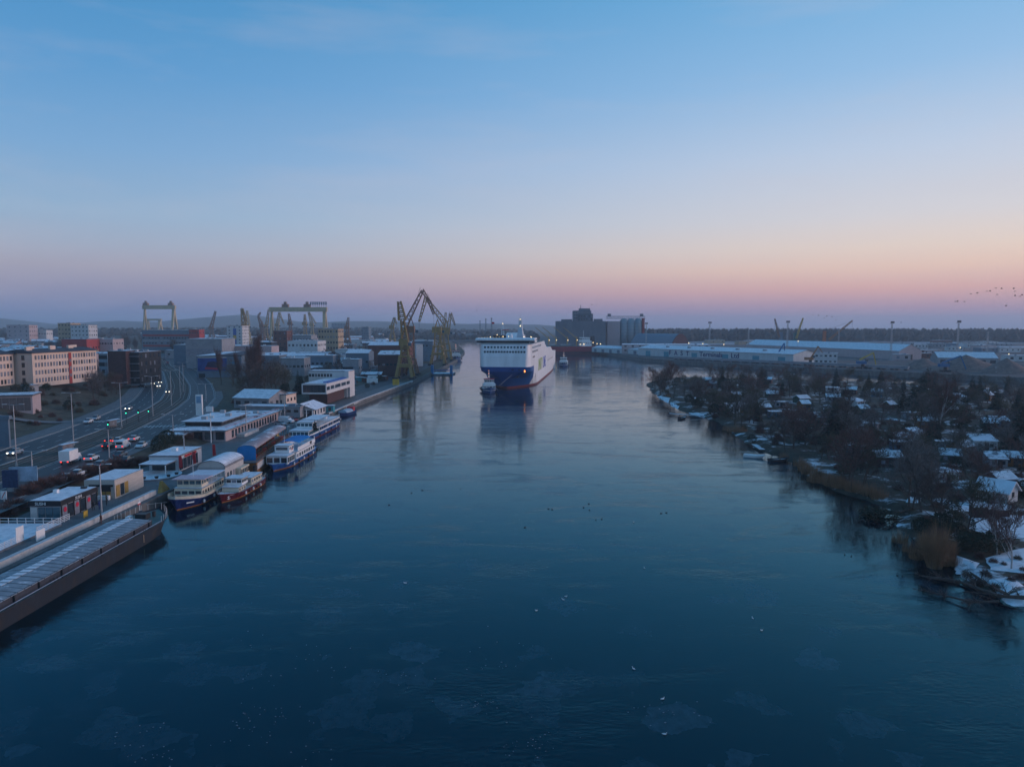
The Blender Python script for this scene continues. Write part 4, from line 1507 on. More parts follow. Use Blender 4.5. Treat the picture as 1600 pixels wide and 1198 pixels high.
# --- third pavilion with round snowy terrace
sp = thing('pavilion', 'low white cafe with open front and round snowy terrace near red banners', 'kiosk', (-78.5, 158, 2.03))
MB().box(-3.3, 3.3, 0, 12, 0, 3.4).build('wall', M_WHITEW, sp)
MB().box(-3.4, 3.4, -.1, 12.1, 3.403, 3.75).build('roof', M_ROOFS, sp)
MB().cbox((-.3, 6, 4.1), (1.2, 1.0, .7)).build('roof_vent', M_WHITE, sp)
MB().bar((1.0, 8, 3.7), (1.0, 8, 7.2), .12, .1, 6).build('flue', M_GREY, sp)
for k in range(5):
    panel(sp, 'glazing', (3.33, 1.3 + 1.9 * k, 1.5), 1.6, 2.4, math.pi / 2, M_GLASS)
panel(sp, 'sign_band', (3.36, 6, 3.05), 6, .5, math.pi / 2, M_RED)
MB().box(-3.0, 3.0, -5.2, -.1, 2.5, 2.75).build('porch_roof', M_ROOFS, sp)
for x in (-2.8, 2.8):
    MB().bar((x, -5, 0), (x, -5, 2.5), .12, n=4).build('porch_post', M_WHITE, sp)
panel(sp, 'porch_window', (0, -.06, 1.3), 5.2, 2.2, 0, M_GLASS)
ter = MB().lathe([(5.4, 0), (5.4, .35), (5.2, .4)], 24).build('terrace', M_ROOFS, sp)
ter.location = (.3, -4.6, 0)
for k in range(7):
    a = math.pi + math.pi * k / 6
    MB().lathe([(.3, .4), (.45, .85), (.1, .9)], 8, (.3 + 4.7 * math.cos(a), -4.6 + 4.7 * math.sin(a))).build('planter', M_DARK, sp)
for k, (x, y) in enumerate(((-74.2, 156), (-73.4, 161), (-73.0, 171))):
    f = thing('banner_flag', ('red feather banner nearest the round snowy terrace', 'red feather banner beside the low white cafe', 'red feather banner at the far end of the low white cafe')[k], 'banner', (x, y, 2.03), 0, 'red banners on the promenade')
    MB().bar((0, 0, 0), (0, 0, 4.2), .05, n=5).build('pole', M_GREY, f)
    MB().loft([[(.04, -.03, 1.2), (.85, -.03, 1.4), (.85, .03, 1.4), (.04, .03, 1.2)], [(.04, -.03, 4.1), (.7, -.03, 4.0), (.7, .03, 4.0), (.04, .03, 4.1)]]).build('cloth', M_RED, f)

# --- terrace with white railings in the near left corner
tr = thing('cafe_terrace', 'snowy wooden terrace fenced by white railings in the near left corner', 'terrace', (-79, 100, 2.03))
MB().box(-7, 4.6, -16, 15, 0, .35).build('platform', M_ROOFS, tr)


def fence(parent, p, q, h, m, bars=3, step=1.3):
    p, q = Vector(p), Vector(q)
    n = max(1, int((q - p).length / step))
    for k in range(n + 1):
        c = p.lerp(q, k / n)
        MB().bar(c, c + Vector((0, 0, h)), .05, n=4).build('fence_post', m, parent)
    for j in range(bars):
        z = Vector((0, 0, h * (j + 1) / bars - .08))
        MB().bar(p + z, q + z, .05, n=4).build('fence_rail', m, parent)


fence(tr, (4.5, 9, .35), (4.5, 17.2, .35), 1.1, M_WHITE, 4)
fence(tr, (4.5, -16, .35), (4.5, 6, .35), 1.0, M_WHITE, 4)
for k in range(4):
    panel(tr, 'screen_panel', (4.5, -14 + 6.4 * k, 1.5), 1.7, 2.3, math.pi / 2, M_WHITE, .06)
fence(tr, (-7, 14.9, .35), (4.5, 14.9, .35), 1.0, M_WHITE, 2)
for k in range(3):
    MB().cbox((1 - 2.5 * k, 4, .8), (1.2, .8, .1)).cbox((1 - 2.5 * k, 4, .55), (.1, .1, .5)).build('table', M_DARK, tr)
tag(MB().box(-70.2, -69.6, 0, .01, 0, .01).build('tmp', M_WHITE))
bpy.data.objects.remove(bpy.data.objects['tmp'])
tag(MB().cbox((-72.6, 107, 2.9), (.12, 2.0, 1.6)).bar((-72.6, 106.3, 2.03), (-72.6, 106.3, 2.2), .06).bar((-72.6, 107.7, 2.03), (-72.6, 107.7, 2.2), .06).build('notice_board', M_WHITE), 'white notice board on the promenade by the parapet', 'sign')
tag(MB().cbox((-73.2, 119.6, 2.75), (.1, 1.2, 1.1)).bar((-73.2, 119.2, 2.03), (-73.2, 119.2, 2.3), .05).bar((-73.2, 120, 2.03), (-73.2, 120, 2.3), .05).build('a_board', M_YEL), 'small yellow sidewalk board in front of the sushi kiosk', 'sign')
tag(MB().loft([[(-69.8, 137.5, 2.03), (-68.9, 137.5, 2.03), (-68.9, 141, 2.03), (-69.8, 141, 2.03)], [(-69.8, 138.5, 4.2), (-69.4, 138.5, 4.2), (-69.4, 139, 4.2), (-69.8, 139, 4.2)]]).build('ramp_marker', M_OCHRE), 'ochre wedge marker at the end of the pale parapet', 'marker')
tag(MB().loft([[(-69.8, 206.5, 2.03), (-68.9, 206.5, 2.03), (-68.9, 209, 2.03), (-69.8, 209, 2.03)], [(-69.8, 207, 3.4), (-69.4, 207, 3.4), (-69.4, 208, 3.4), (-69.8, 208, 3.4)]]).build('ramp_marker', M_OCHRE), 'ochre wedge marker by the far end of the wooden floating restaurant', 'marker')
for k in range(9):
    tag(MB().lathe([(.35, 2.03), (.45, 2.9), (.3, 3.2)], 8, (-71.0, 211 + 4.2 * k)).build('planter', M_LIGHTC if k % 2 else M_GREYW), ('nearest', 'second', 'third', 'fourth', 'middle', 'sixth', 'seventh', 'eighth', 'farthest')[k] + ' planter in the row of nine along the quay beside the largest white boat', 'planter', 'planters along the quay')

# --- big restaurant complex
rs = thing('restaurant', 'large low restaurant with arcaded windows and wide snowy flat roof', 'restaurant', (-88.5, 200, 2.03))
MB().box(-8.5, 7, 0, 46, 0, 3.0).build('wall', M_PINKW, rs)
MB().box(-9, 7.6, -1.2, 46.5, 3.003, 3.3).build('roof', M_ROOFP, rs)
MB().box(-8, 2.5, 8, 28, 3.3, 4.5).build('upper_storey', M_BLACKW, rs)
MB().box(-9.0, 3.4, 7, 29.5, 4.503, 4.75).build('upper_roof', M_ROOFS, rs)
facade(rs, (7, 4), (7, 44), [1.5], 16, 1.5, 2.1, M_GLASS, 'arch_window')
facade(rs, (-8.5, -.02), (7, -.02), [1.6], 5, 2.4, 2.2, M_GLASS)
facade(rs, (2.5, 8), (2.5, 28), [3.95], 8, 1.8, .8, M_DARK, 'upper_window')
rl = MB()
for k in range(24):
    MB().bar((7.4, -1 + 2 * k, 3.3), (7.4, -1 + 2 * k, 4.2), .04, n=4).build('rail_post', M_WHITE, rs)
MB().bar((7.4, -1, 4.2), (7.4, 46, 4.2), .05, n=4).build('roof_rail', M_RED, rs)
MB().box(-9, -2, -6, -1.25, 2.6, 2.9).build('porch_roof', M_ROOFS, rs)
for x in (-8.6, -5.5, -2.4):
    MB().bar((x, -5.8, 0), (x, -5.8, 2.6), .14, n=4).build('porch_post', M_WHITE, rs)
for k, (x, y) in enumerate(((-4, 12), (0, 20), (-5, 28), (2, 38))):
    MB().cbox((x, y, 5.2 if y < 29 else 3.75), (1.5, 1.2, .9)).build('roof_unit', M_GREY, rs)
MB().box(7.05, 9.4, 8, 20, 0, .9).build('planter_wall', M_LIGHTC, rs)
tag(MB().bar((-84.6, 197.6, 2.03), (-84.6, 197.6, 10.5), .14, .12, 6).cbox((-84.7, 197.5, 11.6), (1.9, .3, 1.5)).cbox((-84.3, 197.5, 9.4), (1.4, .3, .6)).build('pylon_sign', M_WHITE), 'tall pole with two white sign boxes above the large low restaurant', 'sign')
block('service_building', 'long flat grey annex with white end wall behind the large low restaurant', 'building', -85.5, 249, 2.6, 22, 8, 3.4, R(-6), M_GREYW, M_ROOFS, [('S', 1, 8, 1.6, .9, 2.3)], parapet=.3)
block('annex', 'small white flat-roofed annex at the end of the large low restaurant', 'building', -82.5, 246.5, 2.03, 3.2, 2.2, 3.2, 0, M_WHITEW, M_ROOFS, [('E', 1, 1, 1, 1.6, 1.6)])
block('house', 'hip-like snowy roofed house in front of the brown poplar trees', 'house', -99, 268, 3.2, 15, 15, 4.2, R(-14), M_GREYW, M_ROOFS, [('S', 1, 4, 2.0, 1.4, 2.4), ('E', 1, 4, 1.5, 1.4, 2.4)], 'gable', rh=2.6, ridge='x', over=.5)
block('house', 'low cream annex beside the snowy roofed house before the poplars', 'house', -90.5, 274, 3.0, 6, 9, 5, R(-8), M_CREAMW, M_ROOFP, [('S', 1, 1, 2.6, 2.2, 2.0), ('E', 1, 3, 1.2, 1.2, 3)])
wh = block('gate_lodge', 'snowy gabled pavilion with columned front behind the largest white boat', 'building', -75.5, 252, 2.1, 9.5, 13, 3.0, R(-3), M_WHITEW, M_ROOFS, [('E', 1, 4, 1.4, 1.6, 1.6)], 'gable', rh=1.8, over=.9)
for k in range(5):
    MB().bar((-4.4 + 2.2 * k, -.6, 0), (-4.4 + 2.2 * k, -.6, 3.0), .14, n=6).build('column', M_WHITE, wh)
panel(wh, 'glazing', (0, -.04, 1.4), 8, 2.4, 0, M_GLASS)
for k, (x, y, m_, lb) in enumerate(((-66.2 - 3, 263, M_WHITE, 'small white hut on the quay behind the workboat'), (-66.0, 267, mat('teal_paint', (.04, .28, .34), .6, .1), 'small teal cabin on the quay beside the white hut'))):
    block('quay_hut', lb, 'hut', x - 3, y, 2.05, 2.6, 2.6, 2.4, 0, m_, M_ROOFS, [('S', 1, 1, 1.0, 1.2, 1.3)])

# --- white cantilevered building
M_HOT = mat('white_concrete', (0.60, 0.58, 0.57), 0.7, 0.08, 0.4)
ht = thing('modernist_building', 'white modernist building with framed cantilevered upper floor above the quay', 'building', (-80, 286, 2.6), R(-3))
MB().box(-4.2, 3.4, 6, 30, 0, 4.6).build('ground_floor', M_DKBRICK, ht)
MB().box(-5.2, 5.0, 0, 34, 4.6, 5.2).build('floor_slab', M_HOT, ht)
MB().box(-4.9, 4.7, .5, 33.5, 5.2, 8.3).build('glazed_core', M_GLASS, ht)
MB().box(-5.2, 5.0, 0, 34, 8.3, 8.8).build('roof_slab', M_HOT, ht)
MB().box(-4.6, 4.4, 1, 22, 8.803, 8.9).build('roof_snow', M_ROOFS, ht)
MB().box(2.4, 4.6, 4, 30, 8.803, 9.3).build('solar_panels', M_BLUE, ht)
for x0, x1 in ((-5.2, -4.8), (4.6, 5.0)):
    MB().box(x0, x1, 0, .45, 5.2, 8.3).build('frame_post', M_HOT, ht)
for k in range(6):
    panel(ht, 'mullion', (-3.4 + 1.5 * k, .46, 6.75), .12, 3.0, 0, M_DARK, .1)
MB().box(4.7, 4.95, .46, 34, 5.2, 6.0).build('side_band', M_HOT, ht)
MB().box(4.7, 4.95, .46, 34, 7.5, 8.3).build('side_band', M_HOT, ht)
for y in (5, 11, 20, 28):
    MB().box(4.7, 4.96, y, y + .8, 6.0, 7.5).build('side_pier', M_HOT, ht)
MB().bar((4.4, 31, 0), (4.4, 31, 4.6), .22, n=6).build('pilotis', M_HOT, ht)
MB().box(-14, 4.9, 34.2, 42, 0, 11.6).build('rear_block', M_HOT, ht)
MB().box(-14.2, 5.1, 34, 42.2, 11.603, 11.9).build('rear_roof', M_ROOFS, ht)
facade(ht, (-14, 34.2), (-3, 34.2), [9.8, 6.2], 8, 1.0, 1.3, M_GLASS)
MB().box(3.0, 5.0, 32, 34.1, 8.8, 11.8).build('end_frame', M_HOT, ht)

ry = random.Random(63)
for k in range(60):
    u, v = ry.uniform(425, 612), ry.uniform(553, 592)
    p = at(u, v, 3)
    if p.x > quay_x(p.y) - 22 or (p.y < 345 and p.x > -105) or road_off(p.x, min(p.y, 900)) < 24:
        continue
    block('yard_shed', '%s %s works shed %s' % (('grey', 'dark brick', 'blue-grey', 'white')[k % 4], ('flat-roofed', 'gabled')[k % 2], 'beyond the modernist building' if u < 540 else 'left of the tall yellow crane') + (', nearer' if p.y < 460 else ', farther'), 'shed', p.x, p.y, ground_l(p.x, p.y), ry.uniform(5, 13), ry.uniform(4, 8), ry.uniform(2.6, 4.6), ry.uniform(-.6, .6),
          (M_GREYW, M_DKBRICK, M_GREYB, M_WHITEW)[k % 4], (M_ROOFS, M_ROOFP, M_ROOFD)[k % 3], [('S', 1, 3, 1.2, 1.0)], ('flat', 'gable')[k % 2], rh=1.4, ridge='x', group='works yard sheds')

# --- long cream tenement on the slope
cz = 10.8
ct = thing('tenement', 'long four-storey cream tenement with red stair strip on the left slope', 'building', (-194.5, 287.5, cz), R(-6))
# local x: front (+x) face; local y along the facade
MB().box(-13, 0, 0, 38, -1, 12.8).build('wall', M_CREAMW, ct)
MB().loft([[(-13.6, -.5, 12.8), (.6, -.5, 12.8), (.3, -.5, 13.2), (-6.5, -.5, 14.4), (-13.3, -.5, 13.2)], [(-13.6, 38.5, 12.8), (.6, 38.5, 12.8), (.3, 38.5, 13.2), (-6.5, 38.5, 14.4), (-13.3, 38.5, 13.2)]]).build('roof', M_ROOFD, ct)
facade(ct, (0, 1), (0, 37.5), [1.7, 4.9, 8.0, 11.0], 22, .95, 1.75, M_WINP, skip=(12,))
MB().box(.02, .25, 20.2, 21.8, -1, 12.3).build('stair_strip', M_REDW, ct)
for z in (2.6, 5.8, 9.0):
    panel(ct, 'stair_window', (.28, 21.0, z), 1.0, 1.3, math.pi / 2, M_WINP)
MB().box(.02, .12, 0, 38, 3.1, 3.3).build('string_course', M_LIGHTC, ct)
facade(ct, (-13, -.02), (-1, -.02), [4.9, 8.0, 11.0, 1.8], 2, 1.3, 1.9, M_GLASS, 'end_window')
for k, (x, y) in enumerate(((-4, 3), (-8, 9), (-4, 16), (-9, 22), (-5, 28), (-8, 34))):
    MB().cbox((x, y, 14.6), (.9, 3.0, 1.5)).build('chimney', M_CREAMW, ct)
c2 = thing('tenement', 'cream tenement wing with a wide red strip at the left edge', 'building', (-204.2, 262.5, cz), R(-6))
MB().box(-13, 0, 0, 24.5, -1, 12.6).build('wall', M_CREAMW, c2)
MB().loft([[(-13.6, -.5, 12.6), (.6, -.5, 12.6), (.3, -.5, 13.0), (-6.5, -.5, 14.2), (-13.3, -.5, 13.0)], [(-13.6, 25, 12.6), (.6, 25, 12.6), (.3, 25, 13.0), (-6.5, 25, 14.2), (-13.3, 25, 13.0)]]).build('roof', M_ROOFD, c2)
facade(c2, (0, 1), (0, 24), [1.7, 4.8, 7.9, 10.9], 14, .95, 1.75, M_WINP, skip=(7, 8))
MB().box(.02, .6, 12.4, 15.6, -1, 12.2).build('stair_strip', M_REDW, c2)
for z in (2.4, 5.4, 8.4, 11.0):
    panel(c2, 'stair_window', (.63, 14, z), 1.2, 1.5, math.pi / 2, M_WINP)
for y in (3, 9, 18):
    MB().cbox((-5, y, 14.3), (.9, 3.0, 1.5)).build('chimney', M_CREAMW, c2)

# --- dark modern apartment block by the bend
blk('apartment_block', 'dark brick apartment block with balconies beside the road bend', 'building', 168, 196, 549, 352, 20, M_DKBRICK, M_ROOFP, zb=5.5)
db = blk('apartment_block', 'dark glazed block with stacked balconies right beside the road bend', 'building', 196, 217, 551, 356, 22, M_BLACKW, M_ROOFP, 4, 4, zb=5.5, ww=1.2, wh=2.0)
for k in range(4):
    MB().box(-3.2, 3.4, -1.2, 0, 3.0 + 3.6 * k, 3.2 + 3.6 * k).build('balcony', M_GREYW, db)
blk('apartment_block', 'narrow pale blue block between the cream tenement and the dark brick block', 'building', 154, 167, 553, 372, 16, mat('pale_blue_render', (.22, .30, .36), .8, .12), M_ROOFS, 4, 3, ww=1.6, wh=2.0)
# glass pavilion on the slope at the left edge
gp = thing('glass_pavilion', 'low glass-fronted building with a pinkish frame at the left edge', 'building', (-161, 237, 5.8), R(20))
MB().box(-25, 0, 0, 10, -1, 5.6).build('wall', M_PINKW, gp)
MB().box(-25.4, .4, -.5, 10.4, 5.603, 6.1).build('roof', M_ROOFP, gp)
for k in range(12):
    panel(gp, 'glass_panel', (-24 + 2.05 * k, -.05, 2.9), 1.9, 4.4, 0, mat('reflecting_glass', (.14, .12, .12), .06, .2, .5, spec=1.0), .1)
blk('hut', 'small purple-roofed kiosk in front of the cream tenement', 'hut', 34, 46, 603, 262, 5, M_GREYW, M_ROOFP, zb=9.0)
tag(MB().cbox((-131.5, 182, 7.2), (3.0, .6, 7.4)).cbox((-131.3, 181.9, 11.3), (3.6, 1.0, .9)).build('billboard_tower', M_GREYW), 'tall narrow grey advertising tower at the left edge beside the road', 'billboard')
bpy.data.objects['billboard_tower'].data.materials.clear()
bpy.data.objects['billboard_tower'].data.materials.append(M_GREYB)

# --- industrial hall with mural
ih = thing('industrial_hall', 'large grey industrial hall with a blue and red ship mural', 'hall', (-181, 428, 3.3), R(8))
MB().loft([[(-9, 0, 0), (17, 0, 0), (17, 0, 13), (-9, 0, 13)], [(-9, 70, 0), (17, 70, 0), (17, 70, 13), (-9, 70, 13)]]).build('wall', M_GREYB, ih)
MB().loft([[(-9.6, -.5, 13), (2, -.5, 13), (2, -.5, 13.6), (-9.6, -.5, 13.3)], [(-9.6, 70, 13), (2, 70, 13), (2, 70, 13.6), (-9.6, 70, 13.3)]]).build('side_roof', M_ROOFS, ih)
MB().box(2.2, 17.2, -.3, 70, 13.003, 13.6).build('roof', M_ROOFD, ih)
mu = MB().box(-8.2, 8.4, -.2, -.05, 4.2, 11.8).build('mural', mat('mural_blue', (.02, .07, .26), .6, .45, .25), ih)
MB().quad((-4.0, -.26, 6.0), (3.4, -.26, 5.6), (5.6, -.26, 8.6), (1.0, -.26, 10.0), (-2.4, -.26, 9.6)).build('mural_ship', mat('mural_navy', (.02, .02, .06), .6, .2), mu)
MB().quad((-4.4, -.29, 5.2), (3.4, -.29, 4.8), (3.4, -.29, 6.0), (-3.8, -.29, 6.6)).build('mural_waterline', mat('mural_red', (.38, .03, .06), .6, .2), mu)
MB().box(-8.2, 8.4, -.15, -.03, 12.0, 12.6).build('cornice', M_LIGHTC, ih)
panel(ih, 'gate', (-6, -.05, 1.3), 3.5, 2.6, 0, M_DARK)
panel(ih, 'blue_sign', (12.5, -.1, 8.5), 5, 2.6, 0, mat('cyan_sign', (.02, .22, .36), .6, .15))
for x in (10.8, 13):
    panel(ih, 'pale_panel', (x, -.08, 4), .8, 5, 0, M_LIGHTC)
blk('industrial_hall', 'tall grey hall with snowy roof rising behind the mural hall', 'hall', 291, 345, 530, 520, 40, M_GREYW, M_ROOFP, 1, 1, zb=3.4, ww=24, wh=5, rz=R(8), gm=M_WINP, faces='S')
blk('warehouse', 'low snow-roofed shed left of the mural hall along the road', 'shed', 271, 290, 539, 560, 20, M_GREYB, M_ROOFS, zb=3.5)
blk('warehouse', 'long pale pink wall shed behind the brown poplars', 'shed', 352, 424, 541, 560, 18, M_PINKW, M_ROOFP, 1, 18, zb=3.4, ww=1.0, wh=2.4)
blk('warehouse', 'dark flat shed with snowy roof beside the brick tower', 'shed', 397, 424, 535, 640, 16, M_BLACKW, M_ROOFS, zb=3.4)
blk('tower_block', 'white tower block with a blue and yellow central strip', 'building', 354, 378, 509, 860, 22, M_WHITEW, M_ROOFD, 8, 3, zb=4, ww=1.6, wh=1.4)
tb = bpy.data.objects['tower_block']
MB().box(-1.6, 2.2, -.25, -.1, 8, 27).build('coloured_strip', M_BLUE, tb)
MB().box(-1.6, 2.2, -.4, -.26, 14, 19).build('coloured_strip', M_YEL, tb)
blk('brick_tower', 'square red brick tower building standing among the shipyard sheds', 'building', 427, 448, 517, 700, 18, M_BRICK, M_ROOFP, 5, 3, zb=3.4, ww=1.2, wh=1.6)
blk('factory', 'beige five-storey factory building with dark windows by the shipyard', 'building', 497, 528, 514, 720, 24, M_BEIGE, M_ROOFP, 5, 7, zb=3.4, ww=1.6, wh=2.0)
blk('factory', 'long white two-storey works building left of the beige factory', 'building', 449, 496, 533, 660, 30, M_WHITEW, M_ROOFP, 2, 8, zb=3.4, ww=1.8, wh=2.0)
blk('factory', 'pale flat works building with yellow edge beside the brick tower', 'building', 449, 486, 524, 790, 24, M_GREYW, M_ROOFS, 2, 8, zb=3.4)
blk('office_block', 'wide office block banded in red and blue stripes far along the road', 'building', 221, 297, 516, 830, 40, M_GREYB, M_ROOFP, zb=6)
ob = bpy.data.objects['office_block']
for k, m_ in enumerate((M_REDW, M_GREYW, M_REDW)):
    MB().box(-27, 27, -.3, -.05, 4 + 6 * k, 6.2 + 6 * k).build('stripe_band', m_, ob)
facade(ob, (-28, -.02), (28, -.02), [8.2, 14.2], 16, 2.2, 1.6, M_GLASS)
blk('office_block', 'bright red cube block at the end of the striped office', 'building', 295, 311, 515, 820, 14, M_REDW, M_ROOFS, 3, 4, zb=6)
# sheds and works between the poplars and the cranes
SH = [(575, 640, 535, 520, 26, M_BRICK, 'long red brick workshop with snowy roof behind the yellow cranes'), (640, 676, 533, 640, 30, M_GREYB, 'grey shed with snowy roof right behind the tall yellow crane'),
      (540, 576, 547, 480, 18, M_GREYB, 'pale roofed shed left of the brick workshop'), (590, 626, 549, 455, 24, M_DKBRICK, 'dark gabled boathouse beside the foot of the tall yellow crane'),
      (535, 560, 562, 430, 10, M_GREYW, 'low grey shed in the crowded works yard'), (405, 436, 556, 470, 16, M_GREYB, 'grey-blue office with many windows behind the brown poplars'),
      (438, 475, 560, 440, 14, M_GREYW, 'low grey workshop right of the brown poplars'), (478, 520, 556, 470, 14, M_GREYB, 'long dark workshop beyond the white modernist building')]
for k, (u0, u1, vt, y, dep, m_, lb) in enumerate(SH):
    blk('workshop', lb, 'shed', u0, u1, vt, y, dep, m_, M_ROOFS if k != 3 else M_ROOFP, 1 if k not in (1,) else 2, 6, roof='gable' if k in (0, 3, 2) else 'flat', rh=2.2, ridge='x', ww=1.6, wh=1.4)
blk('pink_tower', 'tall narrow pink block standing between the yellow harbour cranes', 'building', 650, 661, 538, 565, 9, M_WHITEW, M_ROOFS, zb=2.4)
pt = bpy.data.objects['pink_tower']
pt.rotation_euler = (0, 0, R(25))
blk('office_block', 'blue grey office slab standing far beyond the works yard', 'building', 565, 576, 511, 1300, 20, M_GREYB, M_ROOFD, 6, 4, zb=3)
blk('office_block', 'dark far block on the skyline left of the leaning crane', 'building', 518, 540, 505, 2300, 60, M_GREYB, M_ROOFD, 4, 5, zb=3, ww=3, wh=3)
# distant apartment blocks
AP = [(10, 45, 508, 980, 18, M_PINKW, 'pinkish six-storey apartment block far left above the tenement roof', 5, 4), (90, 110, 505, 860, 20, M_BEIGE, 'beige and orange apartment slab above the tenement roof', 6, 4),
      (110, 138, 508, 850, 18, M_WHITEW, 'pale grey apartment block with dark balconies above the red hall', 6, 5), (96, 135, 530, 620, 24, M_REDW, 'long low red hall behind the cream tenement roof', 1, 7),
      (135, 176, 530, 640, 18, M_PINKW, 'pale pink low block next to the red hall', 2, 9), (55, 72, 516, 1000, 14, M_WHITEW, 'small white far block right of the pinkish apartments', 2, 4)]
for u0, u1, vt, y, dep, m_, lb, rw_, cl in AP:
    blk('apartment_block' if rw_ > 2 else 'low_block', lb, 'building', u0, u1, vt, y, dep, m_, M_ROOFP, rw_, cl, ww=1.7, wh=1.5)
# the crowd of small far houses
r2 = random.Random(21)
HW = [M_GREYW, M_PINKW, M_BEIGE, M_GREYB, M_WHITEW, M_BRICK]
HN = ['grey', 'pinkish', 'beige', 'blue-grey', 'white', 'brick red']
RF = ['flat-roofed', 'gabled']
TOWNZ = lambda u, y: ('left of the pinkish apartments' if u < 10 else 'below the pinkish apartments' if u < 70 else 'around the beige apartment slab' if u < 140 else 'left of the striped office') + (', among the nearer roofs' if y < 620 else ', far back in the haze')
YARDZ = lambda u, y: ('behind the mural hall' if u < 350 else 'beyond the brown poplars' if u < 420 else 'under the large gantry' if u < 512 else 'between beige factory and harbour cranes') + (', nearer rows' if y < 800 else ', hazy far rows')
for k in range(150):
    y = 400 + 700 * r2.random() ** 1.1
    u = r2.uniform(-30, 215)
    p = atd(u, 520, y)
    if road_off(p.x, y) > -45 or (y < 470 and u > 120):
        continue
    block('town_house', '%s %s town house %s' % (HN[k % 6], RF[k % 2], TOWNZ(u, y)), 'house', p.x, y, ground_l(p.x, y), r2.uniform(10, 24), r2.uniform(9, 14), r2.uniform(4.5, 8.5), r2.uniform(-.5, .5), HW[k % 6], M_ROOFP if k % 3 else M_ROOFS,
          [('S', 2, 4, 1.3, 1.3)], 'gable' if k % 2 else 'flat', rh=2.2, ridge='x', group='hazy town houses')
for k in range(125):
    y = 480 + 1500 * r2.random() ** 1.3
    u = r2.uniform(225, 600)
    p = atd(u, 520, y)
    if road_off(p.x, min(y, 900)) < 22 and y < 900 or p.x > quay_x(y) - 40 or (y < 720 and 290 < u < 350):
        continue
    block('shipyard_shed', '%s %s shed %s' % (HN[k % 6], RF[k % 2], YARDZ(u, y)), 'shed', p.x, y, ground_l(p.x, y), r2.uniform(14, 46), r2.uniform(10, 20), r2.uniform(4, 10), r2.uniform(-.4, .4), HW[k % 6], M_ROOFS if k % 2 else M_ROOFP,
          [('S', 1, 5, 2.0, 1.6)], 'gable' if k % 2 else 'flat', rh=2.0, ridge='x', group='hazy shipyard sheds')

# ================================================================ cranes
M_CRY = mat('crane_yellow', (0.33, 0.21, 0.075), 0.65, 0.3, 0.5)
M_CRO = mat('crane_rust', (0.24, 0.13, 0.08), 0.7, 0.3, 0.5)
M_GAN = mat('gantry_cream', (0.46, 0.36, 0.20), 0.65, 0.2, 0.2)


def portal_crane(name, label, y, base, bw, zleg, zcab, boom, jib, m, r=0.35, group=None, house=(6, 4), mid=None):
    """base (u): portal centre; boom/jib: pixel polylines at distance y"""
    c = atd(base, 520, y)
    z0 = ground_l(c.x, y) if c.x < quay_x(y) else PZ
    t = thing(name, label, 'crane', (c.x, y, z0), 0, group)
    Z = lambda v: atd(0, v, y).z - z0
    X = lambda u: atd(u, 520, y).x - c.x
    zl, zc = Z(zleg), Z(zcab)
    h = bw / 2
    for sx_ in (-1, 1):
        for sy_ in (-1, 1):
            MB().bar((sx_ * h, sy_ * h, 0), (sx_ * h * .55, sy_ * h * .55, zl), r * 1.5, r * 1.2, 4).build('leg', m, t)
            MB().box(sx_ * h - r * 2, sx_ * h + r * 2, sy_ * h - r * 3, sy_ * h + r * 3, 0, 1.4).build('bogie', M_DARK, t)
    MB().cbox((0, 0, zl * .62), (bw * .80, bw * .8, r * 2.4)).build('portal_beam', m, t)
    MB().cbox((0, 0, zl + .4), (h * 1.4, h * 1.4, 1.0)).build('portal_deck', m, t)
    MB().truss((0, 0, zl), (0, 0, zc), h * .95, h * .75, 5, r * .55, (0, 1, 0)).build('tower', m, t)
    MB().cbox((-X(boom[0][0]) * 0 - .8, 0, zc + house[1] / 2), (house[0], 4.4, house[1])).build('machine_house', m, t)
    MB().cbox((house[0] / 2 + .9, -1.6, zc + 1), (1.8, 1.6, 2)).build('cab', M_GLASSB, t)
    top = zc + house[1] + 6
    MB().bar((-2, -1.6, zc + house[1]), (0, 0, top), r * .5).bar((-2, 1.6, zc + house[1]), (0, 0, top), r * .5).bar((2, 0, zc + house[1]), (0, 0, top), r * .5).build('a_frame', m, t)
    P = [Vector((X(u), 0, Z(v))) for u, v in boom]
    for a, b in zip(P[:-1], P[1:]):
        MB().truss(a, b, r * 5.5, r * 2.4, 9, r * .55, (0, 1, 0)).build('boom', m, t)
    Q = [Vector((X(u), 0, Z(v))) for u, v in jib]
    for a, b in zip(Q[:-1], Q[1:]):
        MB().truss(a, b, r * 3.4, r * 1.6, 7, r * .5, (0, 1, 0)).build('jib', m, t)
    if len(Q):
        MB().bar((0, 0, top), Q[0].lerp(Q[-1], -.12) if len(Q) > 1 else P[-1], r * .18, n=3).build('stay', M_DARK, t)
        MB().bar(Q[-1], Q[-1] - Vector((0, 0, 9)), r * .14, n=3).build('hoist_rope', M_DARK, t)
    return t


portal_crane('harbour_crane', 'nearest tall yellow harbour crane with its boom almost upright', 436, 632, 10, 558, 540, [(634, 545), (629, 500), (624.5, 471)], [], M_CRY, .8, 'yellow harbour cranes', (5, 4))
portal_crane('harbour_crane', 'harbour crane with long boom rising to the highest peak', 470, 642, 9, 562, 520, [(633, 508), (661, 454)], [(660, 453), (671, 470), (678, 491)], M_CRO, .62, 'yellow harbour cranes', (6.5, 4.5))
portal_crane('harbour_crane', 'harbour crane with folded boom leaning left against the highest peak', 590, 684, 12, 542, 520, [(697, 506), (667, 467)], [(667, 463), (655, 503)], M_CRY, .75, 'yellow harbour cranes', (7.5, 5))
portal_crane('harbour_crane', 'smaller yellow crane rightmost of the harbour crane group', 660, 697, 10, 538, 522, [(699, 522), (704, 491)], [(704, 489), (711, 508)], M_CRY, .65, 'yellow harbour cranes', (8, 6))
